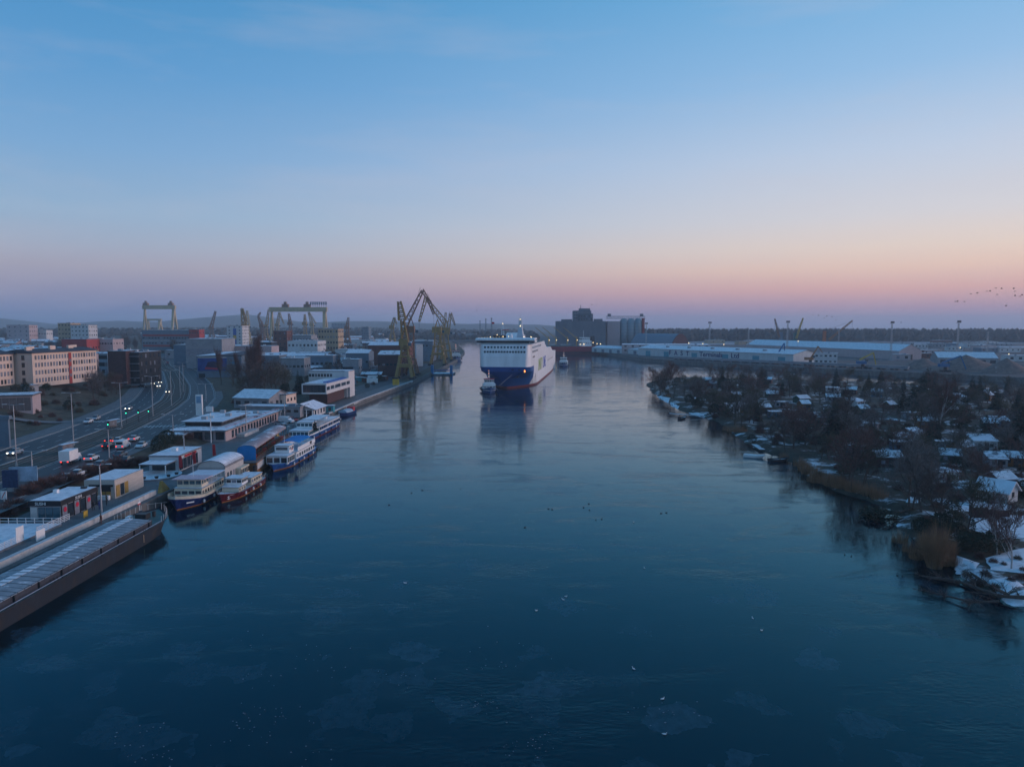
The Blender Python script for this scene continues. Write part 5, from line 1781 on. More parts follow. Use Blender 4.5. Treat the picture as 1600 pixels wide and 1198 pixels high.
portal_crane('harbour_crane', 'thin harbour crane standing just behind the leaning pair', 690, 690, 10, 536, 524, [(692, 523), (697, 488)], [], M_CRY, .55, 'yellow harbour cranes', (6, 4))
FARC = [(331, 522, 515, [(330, 512), (338, 486)], [], 1150, 'far orange crane with raised boom left of the white tower block'), (383, 524, 514, [(381, 510), (379, 482)], [(379, 482), (386, 502)], 900, 'shipyard crane with tall boom right beside the white tower block'),
        (387, 520, 512, [(388, 508), (387, 485)], [], 1050, 'thin shipyard crane just right of the white tower block'), (410, 524, 512, [(409, 508), (404, 494)], [(404, 494), (408, 488)], 1150, 'shipyard crane bent left of the large gantry'),
        (416, 522, 512, [(417, 508), (421, 483)], [], 1250, 'shipyard crane touching the left leg of the large gantry'), (434, 522, 510, [(434, 508), (437, 488)], [(437, 488), (444, 506)], 1200, 'double boom shipyard crane under the large gantry'),
        (454, 522, 508, [(454, 506), (452, 490)], [], 1180, 'upright pale shipyard crane below the middle of the large gantry'), (477, 522, 508, [(477, 506), (477, 491)], [], 1150, 'upright orange shipyard crane below the right half of the large gantry'),
        (488, 522, 510, [(488, 507), (483, 488)], [(483, 488), (494, 505)], 1200, 'shipyard crane beside the right leg of the large gantry'), (543, 526, 515, [(542, 513), (545, 496)], [], 1050, 'brown crane standing alone right of the beige factory'),
        (613, 522, 514, [(613, 512), (616, 496)], [(616, 496), (620, 506)], 1000, 'small orange crane left of the tall yellow harbour crane')]
for k, (u, zl_, zc_, bm, jb, y, lb) in enumerate(FARC):
    portal_crane('shipyard_crane', lb, y, u, 9, zl_, zc_, bm, jb, (M_CRO, M_CRY, M_GAN)[k % 3], .8, 'shipyard cranes', (7, 5))


def gantry(label, y, u0, u1, vt, vb, m, houses, letters=False):
    a, b = atd(u0, vt, y), atd(u1, vt, y)
    c = (a + b) / 2
    z0 = ground_l(c.x, y)
    t = thing('gantry_crane', label, 'crane', (c.x, y, z0), 0, 'shipyard gantry cranes')
    h = a.z - z0
    w_ = (b.x - a.x) / 2
    d = h - (atd(u0, vb, y).z - z0)
    MB().box(-w_, w_, -3, 3, h - d, h).build('girder', m, t)
    for k in range(2):
        MB().bar((-w_ + 3, 2, h - d), (-w_ + 3, -10 + 20 * k, 0), 2.2, 1.4, 4).build('hinged_leg', m, t)
        MB().bar((w_ - 5, 2, h - d), (w_ - 3, -16 + 32 * k, 0), 3.6, 1.8, 4).build('fixed_leg', m, t)
    for k, u in enumerate(houses):
        x = atd(u, vt, y).x - c.x
        MB().box(x - 5, x + 5, -3.5, 3.5, h + .01, h + 5).box(x - 2, x + 2, -2, 2, h + 5.01, h + 9).build('trolley_house', M_CRO, t)
    if letters:
        for k in range(8):
            x = w_ - 28 + 3.6 * k
            MB().box(x, x + 2.4, -.4, .4, h + 4, h + 9).build('roof_letter', M_GREYB, t)
            MB().bar((x + 1.2, 0, h), (x + 1.2, 0, h + 4), .3).build('letter_post', M_DARK, t)
    return t


gantry('large cream gantry crane spanning the shipyard cranes', 1180, 421, 511, 480, 487, M_GAN, (446, 480), True)
gantry('cream gantry crane standing alone at the far left of the shipyard', 1500, 223, 274, 477, 483, M_GAN, (228, 267))
gantry('small low gantry crane seen beneath the far left gantry', 1750, 229, 252, 498, 501, M_GAN, ())

# floating blue dock by the crane quay
fd = thing('floating_dock', 'small floating dock with two bright blue posts by the crane quay', 'dock', (-49, 500, 0), R(-4))
MB().box(-8, 7, -3, 14, -.5, 1.0).build('deck', M_ROOFP, fd)
for x in (-7, 6.5):
    MB().cbox((x, -2, 3.5), (1.8, 1.8, 7)).build('blue_post', mat('dock_blue', (.02, .20, .42), .5, .15), fd)
MB().box(-6, 5.6, -2.3, -1.9, 3.2, 3.7).build('cross_beam', M_BLUE, fd)

# ================================================================ vehicles
CARC = {'white': (0.66, .67, .68), 'silver': (0.34, .36, .38), 'black': (0.02, .022, .026), 'grey': (.10, .11, .12), 'red': (.28, .02, .02), 'blue': (.03, .07, .2)}


def car_proto(color, kind, lit):
    t = thing('car', '', 'car', (0, 0, -100))
    m = mat('car_' + color, CARC[color], 0.3, 0.06, 1, spec=.6)
    w_ = .9
    if kind == 'van':
        secs = [(0, .35, .9), (.15, .35, 1.1), (1.0, .35, 1.25), (1.6, .35, 2.1), (2.0, .35, 2.2), (5.0, .35, 2.2), (5.1, .35, 2.1)]
        w_ = .98
    elif kind == 'truck':
        secs = [(0, .4, 1.0), (.2, .4, 1.6), (.6, .4, 2.0), (1.9, .4, 2.1), (1.95, .4, 1.2)]
        w_ = 1.0
    else:
        secs = [(0, .35, .62), (.25, .32, .78), (1.15, .3, .92), (1.3, .3, .95), (3.4, .3, .98), (4.1, .32, .95), (4.35, .38, .8)]
    MB().loft([[(-w_, y, z0), (w_, y, z0), (w_, y, z0 + (z1 - z0) * .7), (w_ * .88, y, z1), (-w_ * .88, y, z1), (-w_, y, z0 + (z1 - z0) * .7)] for y, z0, z1 in secs]).build('body', m, t)
    if kind == 'car':
        MB().loft([[(-.78, 1.2, .94), (.78, 1.2, .94), (.7, 1.25, .96), (-.7, 1.25, .96)], [(-.8, 1.9, .94), (.8, 1.9, .94), (.62, 1.9, 1.4), (-.62, 1.9, 1.4)], [(-.8, 3.2, .94), (.8, 3.2, .94), (.62, 3.2, 1.44), (-.62, 3.2, 1.44)], [(-.78, 4.0, .94), (.78, 4.0, .94), (.7, 3.95, .98), (-.7, 3.95, .98)]]).build('glasshouse', M_GLASS, t)
        MB().box(-.6, .6, 1.95, 3.2, 1.42, 1.47).build('roof', m, t)
        ln = 4.35
    elif kind == 'van':
        MB().quad((-.85, 1.05, 1.3), (.85, 1.05, 1.3), (.8, 1.55, 2.05), (-.8, 1.55, 2.05)).build('windscreen', M_GLASS, t)
        panel(t, 'rear_window', (0, 5.12, 1.6), 1.5, .6, 0, M_GLASS, .04)
        ln = 5.1
    else:
        MB().quad((-.85, .4, 1.5), (.85, .4, 1.5), (.8, .6, 2.0), (-.8, .6, 2.0)).build('windscreen', M_GLASS, t)
        MB().box(-1.15, 1.15, 2.0, 6.2, .9, 3.2).build('cargo_box', M_WHITE, t)
        ln = 6.2
    for x in (-w_ + .08, w_ - .08):
        for y in (.85, ln - .9):
            o = MB().lathe([(.33, -.11), (.33, .11)], 10).build('wheel', M_DARK, t)
            o.location = (x, y, .33)
            o.rotation_euler = (0, math.pi / 2, 0)
    for x in (-.65, .65):
        panel(t, 'headlight', (x, -.0, .66), .34, .2, 0, M_HEAD if lit == 'front' else M_LIGHTC, .12)
        panel(t, 'tail_light', (x * 1.1, ln + .01, .8), .3, .22, 0, M_TAIL if lit == 'rear' else M_RED, .1)
    return t


M_HEAD = mat('headlight_lit', (1.0, .90, .74), emit=6.0)
M_TAIL = mat('tail_light_lit', (1.0, .05, .03), emit=2.0)
_cars = {}


def put_car(color, kind, lit, u, v, toward, label, group=None, rz=None, z=None, dy=0):
    k = (color, kind, lit)
    if k not in _cars:
        _cars[k] = car_proto(*k)
        first = True
    p = at(u, v, 3.55) if z is None else at(u, v, z)
    if rz is None:
        dx = (lerp_tab(CEN, p.y + 6) - lerp_tab(CEN, p.y - 6)) / 12
        rz = -math.atan(dx) if toward else math.pi - math.atan(dx)
    c = dup(_cars[k], p, rz, label, group)
    c['category'] = 'van' if kind == 'van' else ('truck' if kind == 'truck' else 'car')
    c.name = {'van': 'delivery_van', 'truck': 'box_truck', 'car': 'car'}[kind]
    return c


CARS = [('silver', 'car', 'front', 16, 712, 1, 'silver car alone near the left edge on the far carriageway'), ('white', 'car', '', 134, 662, 1, 'white car stopped at the side road mouth, the nearer of two'), ('silver', 'car', '', 146, 657, 1, 'silver car behind the white car at the side road mouth'),
        ('silver', 'car', 'front', 199, 641, 1, 'silver car alone approaching below the brick block'), ('white', 'truck', 'rear', 121, 719, 0, 'white box truck driving away on the near carriageway'), ('white', 'car', 'rear', 150, 716, 0, 'white car with bright rear lights just ahead of the box truck'),
        ('black', 'car', 'rear', 175, 697, 0, 'black car at the back of the queue before the crossing'), ('black', 'car', 'rear', 178, 689, 0, 'dark car beside the white estate in the crossing queue'), ('white', 'car', 'rear', 190, 689, 0, 'white estate car in the middle lane of the crossing queue'),
        ('white', 'van', 'rear', 198, 697, 0, 'white van last in the right lane of the crossing queue'), ('white', 'car', 'rear', 214, 686, 0, 'white car first in the right lane at the crossing'), ('white', 'car', '', 216, 701, 1, 'white car parked alone beyond the shrubs by the kerb'),
        ('grey', 'car', '', 194, 711, 0, 'dark grey parked car with pale roof near the shrubs'), ('black', 'car', '', 204, 719, 0, 'black car parked tight against the brown shrubs'), ('silver', 'car', 'rear', 164, 726, 0, 'silver parked car with red rear lights behind the shrubs'),
        ('black', 'car', '', 147, 732, 0, 'black parked car between two pale parked cars'), ('white', 'car', '', 130, 740, 0, 'white parked car showing its side behind the shrubs'), ('silver', 'car', '', 113, 746, 0, 'silver parked car half hidden by the nearest shrubs')]
for a in CARS:
    put_car(*a)
for k, (u, v, cl) in enumerate(((262, 614, 'black'), (248, 605, 'white'), (250, 599, 'black'), (239, 601, 'grey'), (240, 595, 'white'), (236, 589, 'black'), (228, 577, 'grey'), (223, 572, 'white'), (224, 569, 'black'), (220, 565, 'grey'), (219, 561, 'white'), (222, 563, 'black'))):
    put_car(cl, 'car', 'front', u, v, 1, 'first car with lit headlights leading the queue round the bend' if k == 0 else 'car with lit headlights in the long queue round the bend', 'queue of oncoming cars')
put_car('white', 'car', '', 223, 583, 1, 'white car turning off by the dark balconied block', rz=R(60))
put_car('black', 'car', '', 228, 605, 1, 'black car parked on the pavement under the dark block', rz=R(70))
for k, (u, v, cl) in enumerate(((260, 570, 'grey'), (256, 563, 'black'), (262, 567, 'red'), (254, 559, 'silver'))):
    put_car(cl, 'car', '', u, v, 0, 'car driving away on the far stretch of the near carriageway', 'cars far along the road')
put_car('silver', 'car', '', 446, 665, 0, 'silver car parked on the quay by the large low restaurant', rz=R(60), z=2.05)
put_car('white', 'van', '', 458, 661, 0, 'white van parked on the quay behind the silver car', rz=R(75), z=2.05)
put_car('red', 'car', '', 464, 658, 0, 'red car beside the white van on the quay', rz=R(70), z=2.05)
for k, (u, v, cl, lb) in enumerate(((531, 624, 'grey', 'grey car nearest the hut below the modernist building'), (538, 622, 'silver', 'silver car parked below the modernist building'), (549, 616, 'blue', 'blue car parked right of the modernist building'), (556, 612, 'black', 'black car parked farthest right of the modernist building'))):
    put_car(cl, 'car', '', u, v, 0, lb, rz=R(80), z=2.3)
for o in list(_cars.values()):
    for ch in list(o.children):
        bpy.data.objects.remove(ch)
    bpy.data.objects.remove(o)

# ================================================================ street lamps, lights, shelters
def lamp_proto(h, arm, arms=2):
    t = thing('street_lamp', '', 'street lamp', (0, 0, -100), 0, 'street lamps along the road')
    MB().bar((0, 0, 0), (0, 0, h), .17, .09, 8).build('pole', M_GREY, t)
    MB().lathe([(.3, 0), (.3, .5), (.18, .6)], 8).build('base', M_CONC, t)
    for sg in ((-1, 1) if arms == 2 else (1,)):
        MB().bar((0, 0, h - .1), (sg * arm, 0, h + .15), .06, .05, 6).build('arm', M_GREY, t)
        MB().cbox((sg * (arm + .4), 0, h + .14), (.9, .3, .14)).build('lamp_head', M_LIGHTC, t)
    return t


lp = [lamp_proto(13.8, 1.4), lamp_proto(7.4, 2.0), lamp_proto(9, 1.2)]
LMP = [(0, 26, 728, 'leftmost tall double-armed lamp on the tram median'), (0, 115, 696, 'tall double-armed lamp beside the tram shelter on the median'), (0, 190, 668, 'tall lamp on the median near the crossing'), (0, 239, 650, 'tall lamp on the median below the dark balconied block'),
       (0, 268, 634, 'tall lamp at the inside of the road bend'), (0, 282, 622, 'nearer of two lamps close together beyond the bend'), (0, 287, 612, 'farther of two lamps close together beyond the bend'),
       (1, 52, 764, 'short double-armed lamp at the near kerb by the billboard'), (1, 171, 720, 'short double-armed lamp at the near kerb by the parked cars'), (1, 271, 690, 'short lamp at the near kerb before the restaurant'), (1, 322, 628, 'short lamp beyond the restaurant near the bend'), (2, 159, 806, 'slim lamp post on the promenade beside the sushi kiosk'), (2, 385, 680, 'slim lamp post on the promenade before the restaurant windows'), (2, 445, 656, 'slim lamp post on the promenade near the parked quay cars')]
for k, u, v, lb in LMP:
    p = at(u, v, 3.55 if k < 2 else 2.05)
    dx = (lerp_tab(CEN, p.y + 6) - lerp_tab(CEN, p.y - 6)) / 12
    dup(lp[k], p, -math.atan(dx) if k < 2 else 0, lb)
for o in lp:
    for ch in list(o.children):
        bpy.data.objects.remove(ch)
    bpy.data.objects.remove(o)
TL = [(170, 681, M_GREENL, 'traffic light with green lamp at the near kerb'), (198, 661, M_GREENL, 'leftmost traffic light with green lamp on the median'), (217, 660, M_GREENL, 'middle traffic light with green lamp on the median'), (233, 658, M_GREENL, 'rightmost traffic light with green lamp on the median'),
      (229.5, 563, M_REDL, 'far traffic light with red lamp at the distant junction'), (248, 563, M_REDL, 'far red traffic light on the right of the distant junction'), (237, 561, M_GREENL, 'far green traffic light at the distant junction')]
for u, v, m_, lb in TL:
    p = at(u, v, 3.55)
    t = thing('traffic_light', lb, 'traffic light', p, 0, 'traffic lights')
    MB().bar((0, 0, 0), (0, 0, 3.4), .07, n=6).build('pole', M_DARK, t)
    MB().cbox((0, 0, 3.6), (.45, .35, 1.2)).build('housing', M_DARK, t)
    lamp_ball(t, 'lamp', (0, -.22, 3.3 if m_ is M_GREENL else 3.95), .17 if v > 600 else .5, m_)
for u, v, lb in ((107, 708, 'white roofed tram shelter on the median by the box truck'), (177, 668, 'far tram shelter on the median near the crossing')):
    p = at(u, v, 3.55)
    t = thing('tram_shelter', lb, 'shelter', p, R(-8))
    MB().box(-.8, .9, -2.6, 2.6, 2.35, 2.5).build('roof', M_ROOFS, t)
    for y in (-2.4, 0, 2.4):
        MB().bar((-.6, y, 0), (-.6, y, 2.35), .05).build('post', M_GREY, t)
    for y in (-1.2, 1.2):
        panel(t, 'glass_panel', (-.6, y, 1.2), 2.2, 2.0, math.pi / 2, M_WINP, .04)
    panel(t, 'end_panel', (0, -2.45, 1.2), 1.2, 2.0, 0, M_WINP, .04)
    MB().box(-.5, -.1, -1.8, 1.8, .42, .5).build('bench', M_WOOD, t)
bb = thing('billboard', 'pale blue billboard beside the near kerb behind the brown shrubs', 'billboard', at(38, 766, 3.5), R(12))
MB().box(-2.4, 2.4, -.1, .1, 1.8, 4.6).build('panel', mat('billboard_blue', (.25, .38, .50), .6, .35, .6), bb)
for x in (-1.8, 1.8):
    MB().bar((x, 0, 0), (x, 0, 1.8), .09).build('post', M_GREY, bb)
bb = thing('billboard', 'dark blue city-light panel left of the pale billboard', 'billboard', at(17, 768, 3.5), R(12))
MB().box(-1.3, 1.3, -.15, .15, .8, 4.2).build('panel', mat('billboard_navy', (.02, .05, .12), .5, .4, 2), bb)
MB().box(-.5, .5, -.1, .1, 0, .8).build('foot', M_GREY, bb)
tag(MB().bar((-90.4, 124.2, 3.3), (-90.4, 124.2, 4.2), .05).cbox((-90.4, 124.15, 4.9), (1.1, .08, 1.5)).build('road_sign', M_WHITE), 'white road sign with slanted stripe near the left edge', 'sign')
sg_ = bpy.data.objects['road_sign']
MB().quad((-90.8, 124.08, 4.3), (-90.65, 124.08, 4.3), (-90.0, 124.08, 5.5), (-90.15, 124.08, 5.5)).build('stripe', M_RED, sg_)
wp = thing('white_pylon', 'white pylon sign at the restaurant roadside corner', 'sign', at(312, 650, 3.4))
MB().box(-1.1, 1.1, -.4, .4, 0, 7.5).build('panel', M_WHITE, wp)
panel(wp, 'blue_band', (0, -.43, 5.8), 1.6, 2.4, 0, mat('pale_blue_sign', (.2, .35, .5), .6, .2), .05)
tag(MB().cbox((-62.7, 382, 4.4), (3.6, .3, 3.2)).bar((-63.8, 382, 2.1), (-63.8, 382, 2.9), .1).bar((-61.6, 382, 2.1), (-61.6, 382, 2.9), .1).build('harbour_sign', M_YEL), 'square yellow harbour sign on the quay near the cranes', 'sign')

# ================================================================ people on the promenade
def person_mesh():
    me = bpy.data.meshes.new('person')
    V = [(0, 0, .95), (0, 0, 1.18), (0, 0, 1.42), (0, 0, 1.52), (0, -.02, 1.66), (0, 0, 1.76), (-.1, 0, .9), (-.11, -.06, .5), (-.11, .06, .06), (-.11, -.1, .04), (.1, 0, .9), (.11, .08, .5), (.11, .16, .08), (.11, .02, .04),
         (-.19, 0, 1.38), (-.25, .03, 1.1), (-.24, -.08, .86), (.19, 0, 1.38), (.25, -.02, 1.1), (.24, -.12, .86)]
    E_ = [(0, 1), (1, 2), (2, 3), (3, 4), (4, 5), (0, 6), (6, 7), (7, 8), (8, 9), (0, 10), (10, 11), (11, 12), (12, 13), (2, 14), (14, 15), (15, 16), (2, 17), (17, 18), (18, 19)]
    RR = [.15, .15, .17, .07, .1, .08, .11, .08, .055, .04, .11, .08, .055, .04, .08, .06, .05, .08, .06, .05]
    me.from_pydata(V, E_, [])
    o = bpy.data.objects.new('person', me)
    COL.objects.link(o)
    md = o.modifiers.new('skin', 'SKIN')
    for k, r_ in enumerate(RR):
        me.skin_vertices[0].data[k].radius = (r_, r_ * .85)
    me.skin_vertices[0].data[0].use_root = True
    o.modifiers.new('sub', 'SUBSURF').levels = 1
    dg_ = bpy.context.evaluated_depsgraph_get()
    out = bpy.data.meshes.new_from_object(o.evaluated_get(dg_))
    bpy.data.objects.remove(o)
    return out


pm = person_mesh()
hair = MB().lathe([(.05, 1.62), (.115, 1.68), (.10, 1.78), (.03, 1.83)], 8)
for k, (u, v, m_, lb) in enumerate(((146, 797, M_DARK, 'person in dark coat walking past the sushi kiosk'), (156, 796, M_NAVY, 'person in navy jacket beside the person in dark coat'), (167, 789, M_DARK, 'person in black walking near the pale cube pavilion'), (158, 818, M_BRICK, 'person in brown jacket standing by the parapet'))):
    me = pm.copy()
    me.materials.clear()
    me.materials.append(m_)
    o = link('person', me)
    o.location = at(u, v, 2.05)
    o.rotation_euler = (0, 0, k * .9)
    tag(o, lb, 'person', 'people on the promenade')
    hair.build('hair', M_DARK, o)

# ================================================================ vegetation prototypes
M_BARK = mat('bark', (0.085, 0.070, 0.060), 0.95, 0.35, 1.5)
M_BARKP = mat('birch_bark', (0.36, 0.33, 0.31), 0.9, 0.35, 1.5)
M_TWIG = mat('twigs', (0.085, 0.064, 0.056), 0.95, 0.4, 0.3)
M_TWIGR = mat('reddish_twigs', (0.13, 0.072, 0.062), 0.95, 0.35, 0.3)
M_TWIGO = mat('olive_twigs', (0.085, 0.078, 0.052), 0.95, 0.4, 0.3)
M_NEED = mat('conifer_needles', (0.024, 0.042, 0.034), 0.9, 0.45, 0.5)
M_REED = mat('dry_reeds', (0.30, 0.17, 0.095), 0.95, 0.35, 0.6)
M_LEAF = mat('evergreen_leaves', (0.022, 0.036, 0.022), 0.8, 0.4, 0.5)


def rv(r_, s=1.0):
    return Vector((r_.uniform(-s, s), r_.uniform(-s, s), r_.uniform(-s, s)))


def blade(mb, p, q, w_, r_):
    d = (q - p)
    a = d.cross(rv(r_) + Vector((.01, 0, 0)))
    if a.length < 1e-5:
        return
    a = a.normalized() * w_
    mb.quad(p - a, p + a, q)


def bare_tree(seed, h=10.0, spread=.75, nl=9, dens=1.0, clear=.22, wt=.035, up=.35, thick=1.0):
    r_ = random.Random(seed)
    tr_, cr_ = MB(), MB()

    def grow(p, d, ln, rad, lev):
        segs = 3 if lev < 2 else 2
        pts = [p]
        for k in range(segs):
            d = (d + rv(r_, .16 + .07 * lev) + Vector((0, 0, .05 * lev))).normalized()
            p = p + d * ln / segs
            pts.append(p)
        for k in range(segs):
            r0 = rad * (1 - .6 * k / segs)
            r1 = rad * (1 - .6 * (k + 1) / segs)
            (tr_ if lev < 2 else cr_).bar(pts[k], pts[k + 1], max(r0, .02), max(r1, .015), 5 if lev == 0 else (4 if lev == 1 else 3), False)
        if lev == 3:
            for k in range(int(6 * dens)):
                t = r_.uniform(.1, 1)
                b = pts[0].lerp(pts[-1], t)
                dd = (d + rv(r_, .9) + Vector((0, 0, .2))).normalized()
                blade(cr_, b, b + dd * ln * r_.uniform(.5, 1.0), wt, r_)
            return
        n = (nl, 5, 4)[lev]
        for k in range(n):
            t = (clear + (1 - clear) * (k + r_.random()) / n) if lev == 0 else r_.uniform(.25, 1.0)
            b = pts[min(segs - 1, int(t * segs))].lerp(pts[min(segs, int(t * segs) + 1)], t * segs % 1)
            an = r_.uniform(0, 2 * math.pi)
            side = Vector((math.cos(an), math.sin(an), 0))
            dd = (side * spread * (1.15 - .4 * t) + d * (up + .4 * t) + Vector((0, 0, .15))).normalized()
            grow(b, dd, ln * (r_.uniform(.42, .62) if lev == 0 else r_.uniform(.45, .7)) * (1.25 - .55 * t if lev == 0 else 1), rad * .42, lev + 1)

    grow(Vector((0, 0, -.2)), Vector((0, 0, 1)), h * .8, h * .020 * thick, 0)
    return tr_, cr_


def conifer(seed, h=10.0, rb=2.4):
    r_ = random.Random(seed)
    tr_, cr_ = MB(), MB()
    tr_.bar((0, 0, -.2), (0, 0, h * .98), h * .018, .03, 6)
    n = 17
    for k in range(n):
        z = h * (.08 + .9 * k / n)
        rr = rb * (1 - k / n) ** .85 * r_.uniform(.8, 1.12) + .12
        m_ = max(5, int(11 * (1 - .5 * k / n)))
        for j in range(m_):
            a = 2 * math.pi * (j + r_.random() * .7) / m_
            ln = rr * r_.uniform(.7, 1.15)
            d = Vector((math.cos(a), math.sin(a), r_.uniform(-.35, -.05)))
            s_ = Vector((-math.sin(a), math.cos(a), 0))
            base = Vector((0, 0, z + r_.uniform(-.2, .2)))
            w0 = ln * .34
            tip = base + d * ln
            midp = base + d * ln * .55 + Vector((0, 0, .12 * ln))
            cr_.quad(base, midp - s_ * w0 + Vector((0, 0, -.15 * ln)), tip, midp)
            cr_.quad(base, midp, tip, midp + s_ * w0 + Vector((0, 0, -.15 * ln)))
            for q in range(3):
                b = base + d * ln * r_.uniform(.3, .95)
                blade(cr_, b + rv(r_, .1), b + rv(r_, .35 * ln) + Vector((0, 0, -.15 * ln)), .10 * ln, r_)
    return tr_, cr_


def twig_ball(seed, rx, rz_, n, wt=.03, lean=.3):
    r_ = random.Random(seed)
    tr_, cr_ = MB(), MB()
    for k in range(7):
        a = rv(r_, .5)
        tr_.bar((0, 0, -.1), (a.x * rx, a.y * rx, rz_ * .7), .05, .02, 4, False)
    for k in range(n):
        a = r_.uniform(0, 2 * math.pi)
        ph = math.acos(r_.uniform(-.15, 1))
        R_ = r_.uniform(.45, 1.05)
        d = Vector((math.cos(a) * math.sin(ph) * rx, math.sin(a) * math.sin(ph) * rx, math.cos(ph) * rz_ + rz_ * .15))
        p = d * R_ * .62
        q = d * R_ + rv(r_, .18 * rx)
        blade(cr_, p, q, wt, r_)
    return tr_, cr_


def leaf_mass(seed, rx, rz_, n, s):
    r_ = random.Random(seed)
    tr_, cr_ = MB(), MB()
    tr_.bar((0, 0, -.2), (0, 0, rz_), .12, .03, 5)
    for k in range(n):
        a = r_.uniform(0, 2 * math.pi)
        zf = r_.random() ** .8
        rr = rx * math.sqrt(max(.05, 1 - (2 * zf - .85) ** 2 * .75)) * r_.uniform(.55, 1.08)
        p = Vector((math.cos(a) * rr, math.sin(a) * rr, rz_ * (.05 + zf * .97)))
        u_ = rv(r_).normalized() * s
        v_ = rv(r_).normalized() * s
        cr_.quad(p - u_, p - v_, p + u_)
    return tr_, cr_


def reed_clump(seed, rx, h, n):
    r_ = random.Random(seed)
    cr_ = MB()
    for k in range(n):
        a = r_.uniform(0, 6.283)
        rr = rx * math.sqrt(r_.random())
        p = Vector((math.cos(a) * rr, math.sin(a) * rr, -.2))
        hh = h * r_.uniform(.4, 1.15) * (1 - .35 * (rr / rx) ** 2)
        q = p + Vector((r_.uniform(-.25, .25) * hh + p.x * .12, r_.uniform(-.25, .25) * hh + p.y * .12, hh))
        blade(cr_, p, q, .035, r_)
    return cr_


class Proto:
    def __init__(self, name, cat, pair, bark, leaf, tn='trunk', cn='crown'):
        self.name, self.cat = name, cat
        self.t = pair[0].mesh(tn, bark)
        self.c = pair[1].mesh(cn, leaf)
        self.tn, self.cn = tn, cn

    def put(self, p, rz, s, label, group):
        e = thing(self.name, label, self.cat, p, rz, group)
        e.scale = s if isinstance(s, tuple) else (s, s, s)
        link(self.tn, self.t, e)
        link(self.cn, self.c, e)
        return e


M_TWIGP = mat('pale_twigs', (0.15, 0.135, 0.125), 0.95, 0.35, 0.3)
BARE = [Proto('bare_tree', 'tree', bare_tree(k, 10, .75 + .1 * (k % 3), 9 + k % 3, 1.0, .15 + .06 * (k % 3)), M_BARK, (M_TWIG, M_TWIGO, M_TWIGP, M_TWIGR)[k % 4]) for k in range(8)]
BIRCH = [Proto('birch_tree', 'tree', bare_tree(40 + k, 10, .5, 11, 1.2, .2, .03, .6, .8), M_BARKP, M_TWIGR) for k in range(3)]
CONI = [Proto('conifer_tree', 'tree', conifer(k, 10, 2.3 + .35 * k), M_BARK, M_NEED) for k in range(4)]
POPL = Proto('poplar_tree', 'tree', bare_tree(77, 12.5, .20, 24, 1.2, .04, .035, 1.1), M_BARK, M_TWIGR)
SHRB = [Proto('shrub', 'shrub', twig_ball(k, 1.6, 1.7, 800, .03), M_BARK, (M_TWIGR, M_TWIG, M_TWIGO)[k % 3], 'stem', 'twigs') for k in range(4)]
POLL = Proto('round_shrub', 'shrub', twig_ball(99, 2.0, 1.5, 2200, .035), M_BARK, M_TWIGR, 'stem', 'twigs')
EVER = [Proto('evergreen_bush', 'shrub', leaf_mass(k, 1.5, 2.6, 900, .17), M_BARK, M_LEAF, 'stem', 'leaves') for k in range(3)]
THUJ = Proto('thuja', 'shrub', leaf_mass(8, .55, 3.0, 700, .13), M_BARK, M_NEED, 'stem', 'leaves')

# ================================================================ left bank planting
r3 = random.Random(5)
for k, (u, v, h) in enumerate(((388, 606, 15), (397, 606, 19), (404, 604, 15), (346, 601, 13), (374, 602, 12))):
    p = at(u, v, 3.4)
    POPL.put(p, k * 1.1, (h / 10.5 * .55, h / 10.5 * .55, h / 10.5), 'tall narrow brown poplar beside the grey mural hall' if k > 2 else 'tall narrow brown poplar in the row behind the snowy house', 'brown poplars')
for k, (u, v, h) in enumerate(((466, 618, 12.5), (471, 617, 10), (492, 672, 3.5))):
    p = at(u, v, 2.8)
    CONI[k].put(p, k, h / 10, ('dark conifer in front of the white modernist building', 'shorter conifer tucked against the dark conifer', 'small conifer tub on the quay by the annex')[k], 'conifers on the left bank')
for k, (u, v) in enumerate(((6, 800), (22, 792), (44, 776), (62, 768), (84, 762), (103, 756), (118, 752), (134, 744), (150, 741), (168, 735), (180, 730), (196, 727), (216, 722), (228, 720))):
    p = at(u, v, 2.9)
    p.z = ground_l(p.x, p.y)
    POLL.put(p, k * .7, r3.uniform(1.15, 1.45), ('round reddish shrub number %s from the left along the near kerb' % ('one', 'two', 'three', 'four', 'five', 'six', 'seven', 'eight', 'nine', 'ten', 'eleven', 'twelve', 'thirteen', 'fourteen')[k]), 'kerb shrubs')
for k, (u, v) in enumerate(((250, 705), (262, 698), (278, 694), (292, 688), (320, 684))):
    p = at(u, v, 2.9)
    p.z = ground_l(p.x, p.y)
    (EVER[k % 3] if k < 2 else SHRB[k % 4]).put(p, k, 1.5, 'dark bush in the planting before the large low restaurant', 'restaurant bushes')


def scatter(n, u0, u1, v0, v1, protos, smin, smax, label, group, seed, zf=ground_l, test=None, flat=1.0):
    r_ = random.Random(seed)
    c = 0
    for k in range(n * 4):
        if c >= n:
            break
        u, v = r_.uniform(u0, u1), r_.uniform(v0, v1)
        p = at(u, v, 3.0)
        if test and not test(p.x, p.y):
            continue
        p.z = zf(p.x, p.y)
        s = r_.uniform(smin, smax)
        r_.choice(protos).put(p, r_.uniform(0, 6.28), (s, s, s * flat * r_.uniform(.85, 1.15)), label, group)
        c += 1


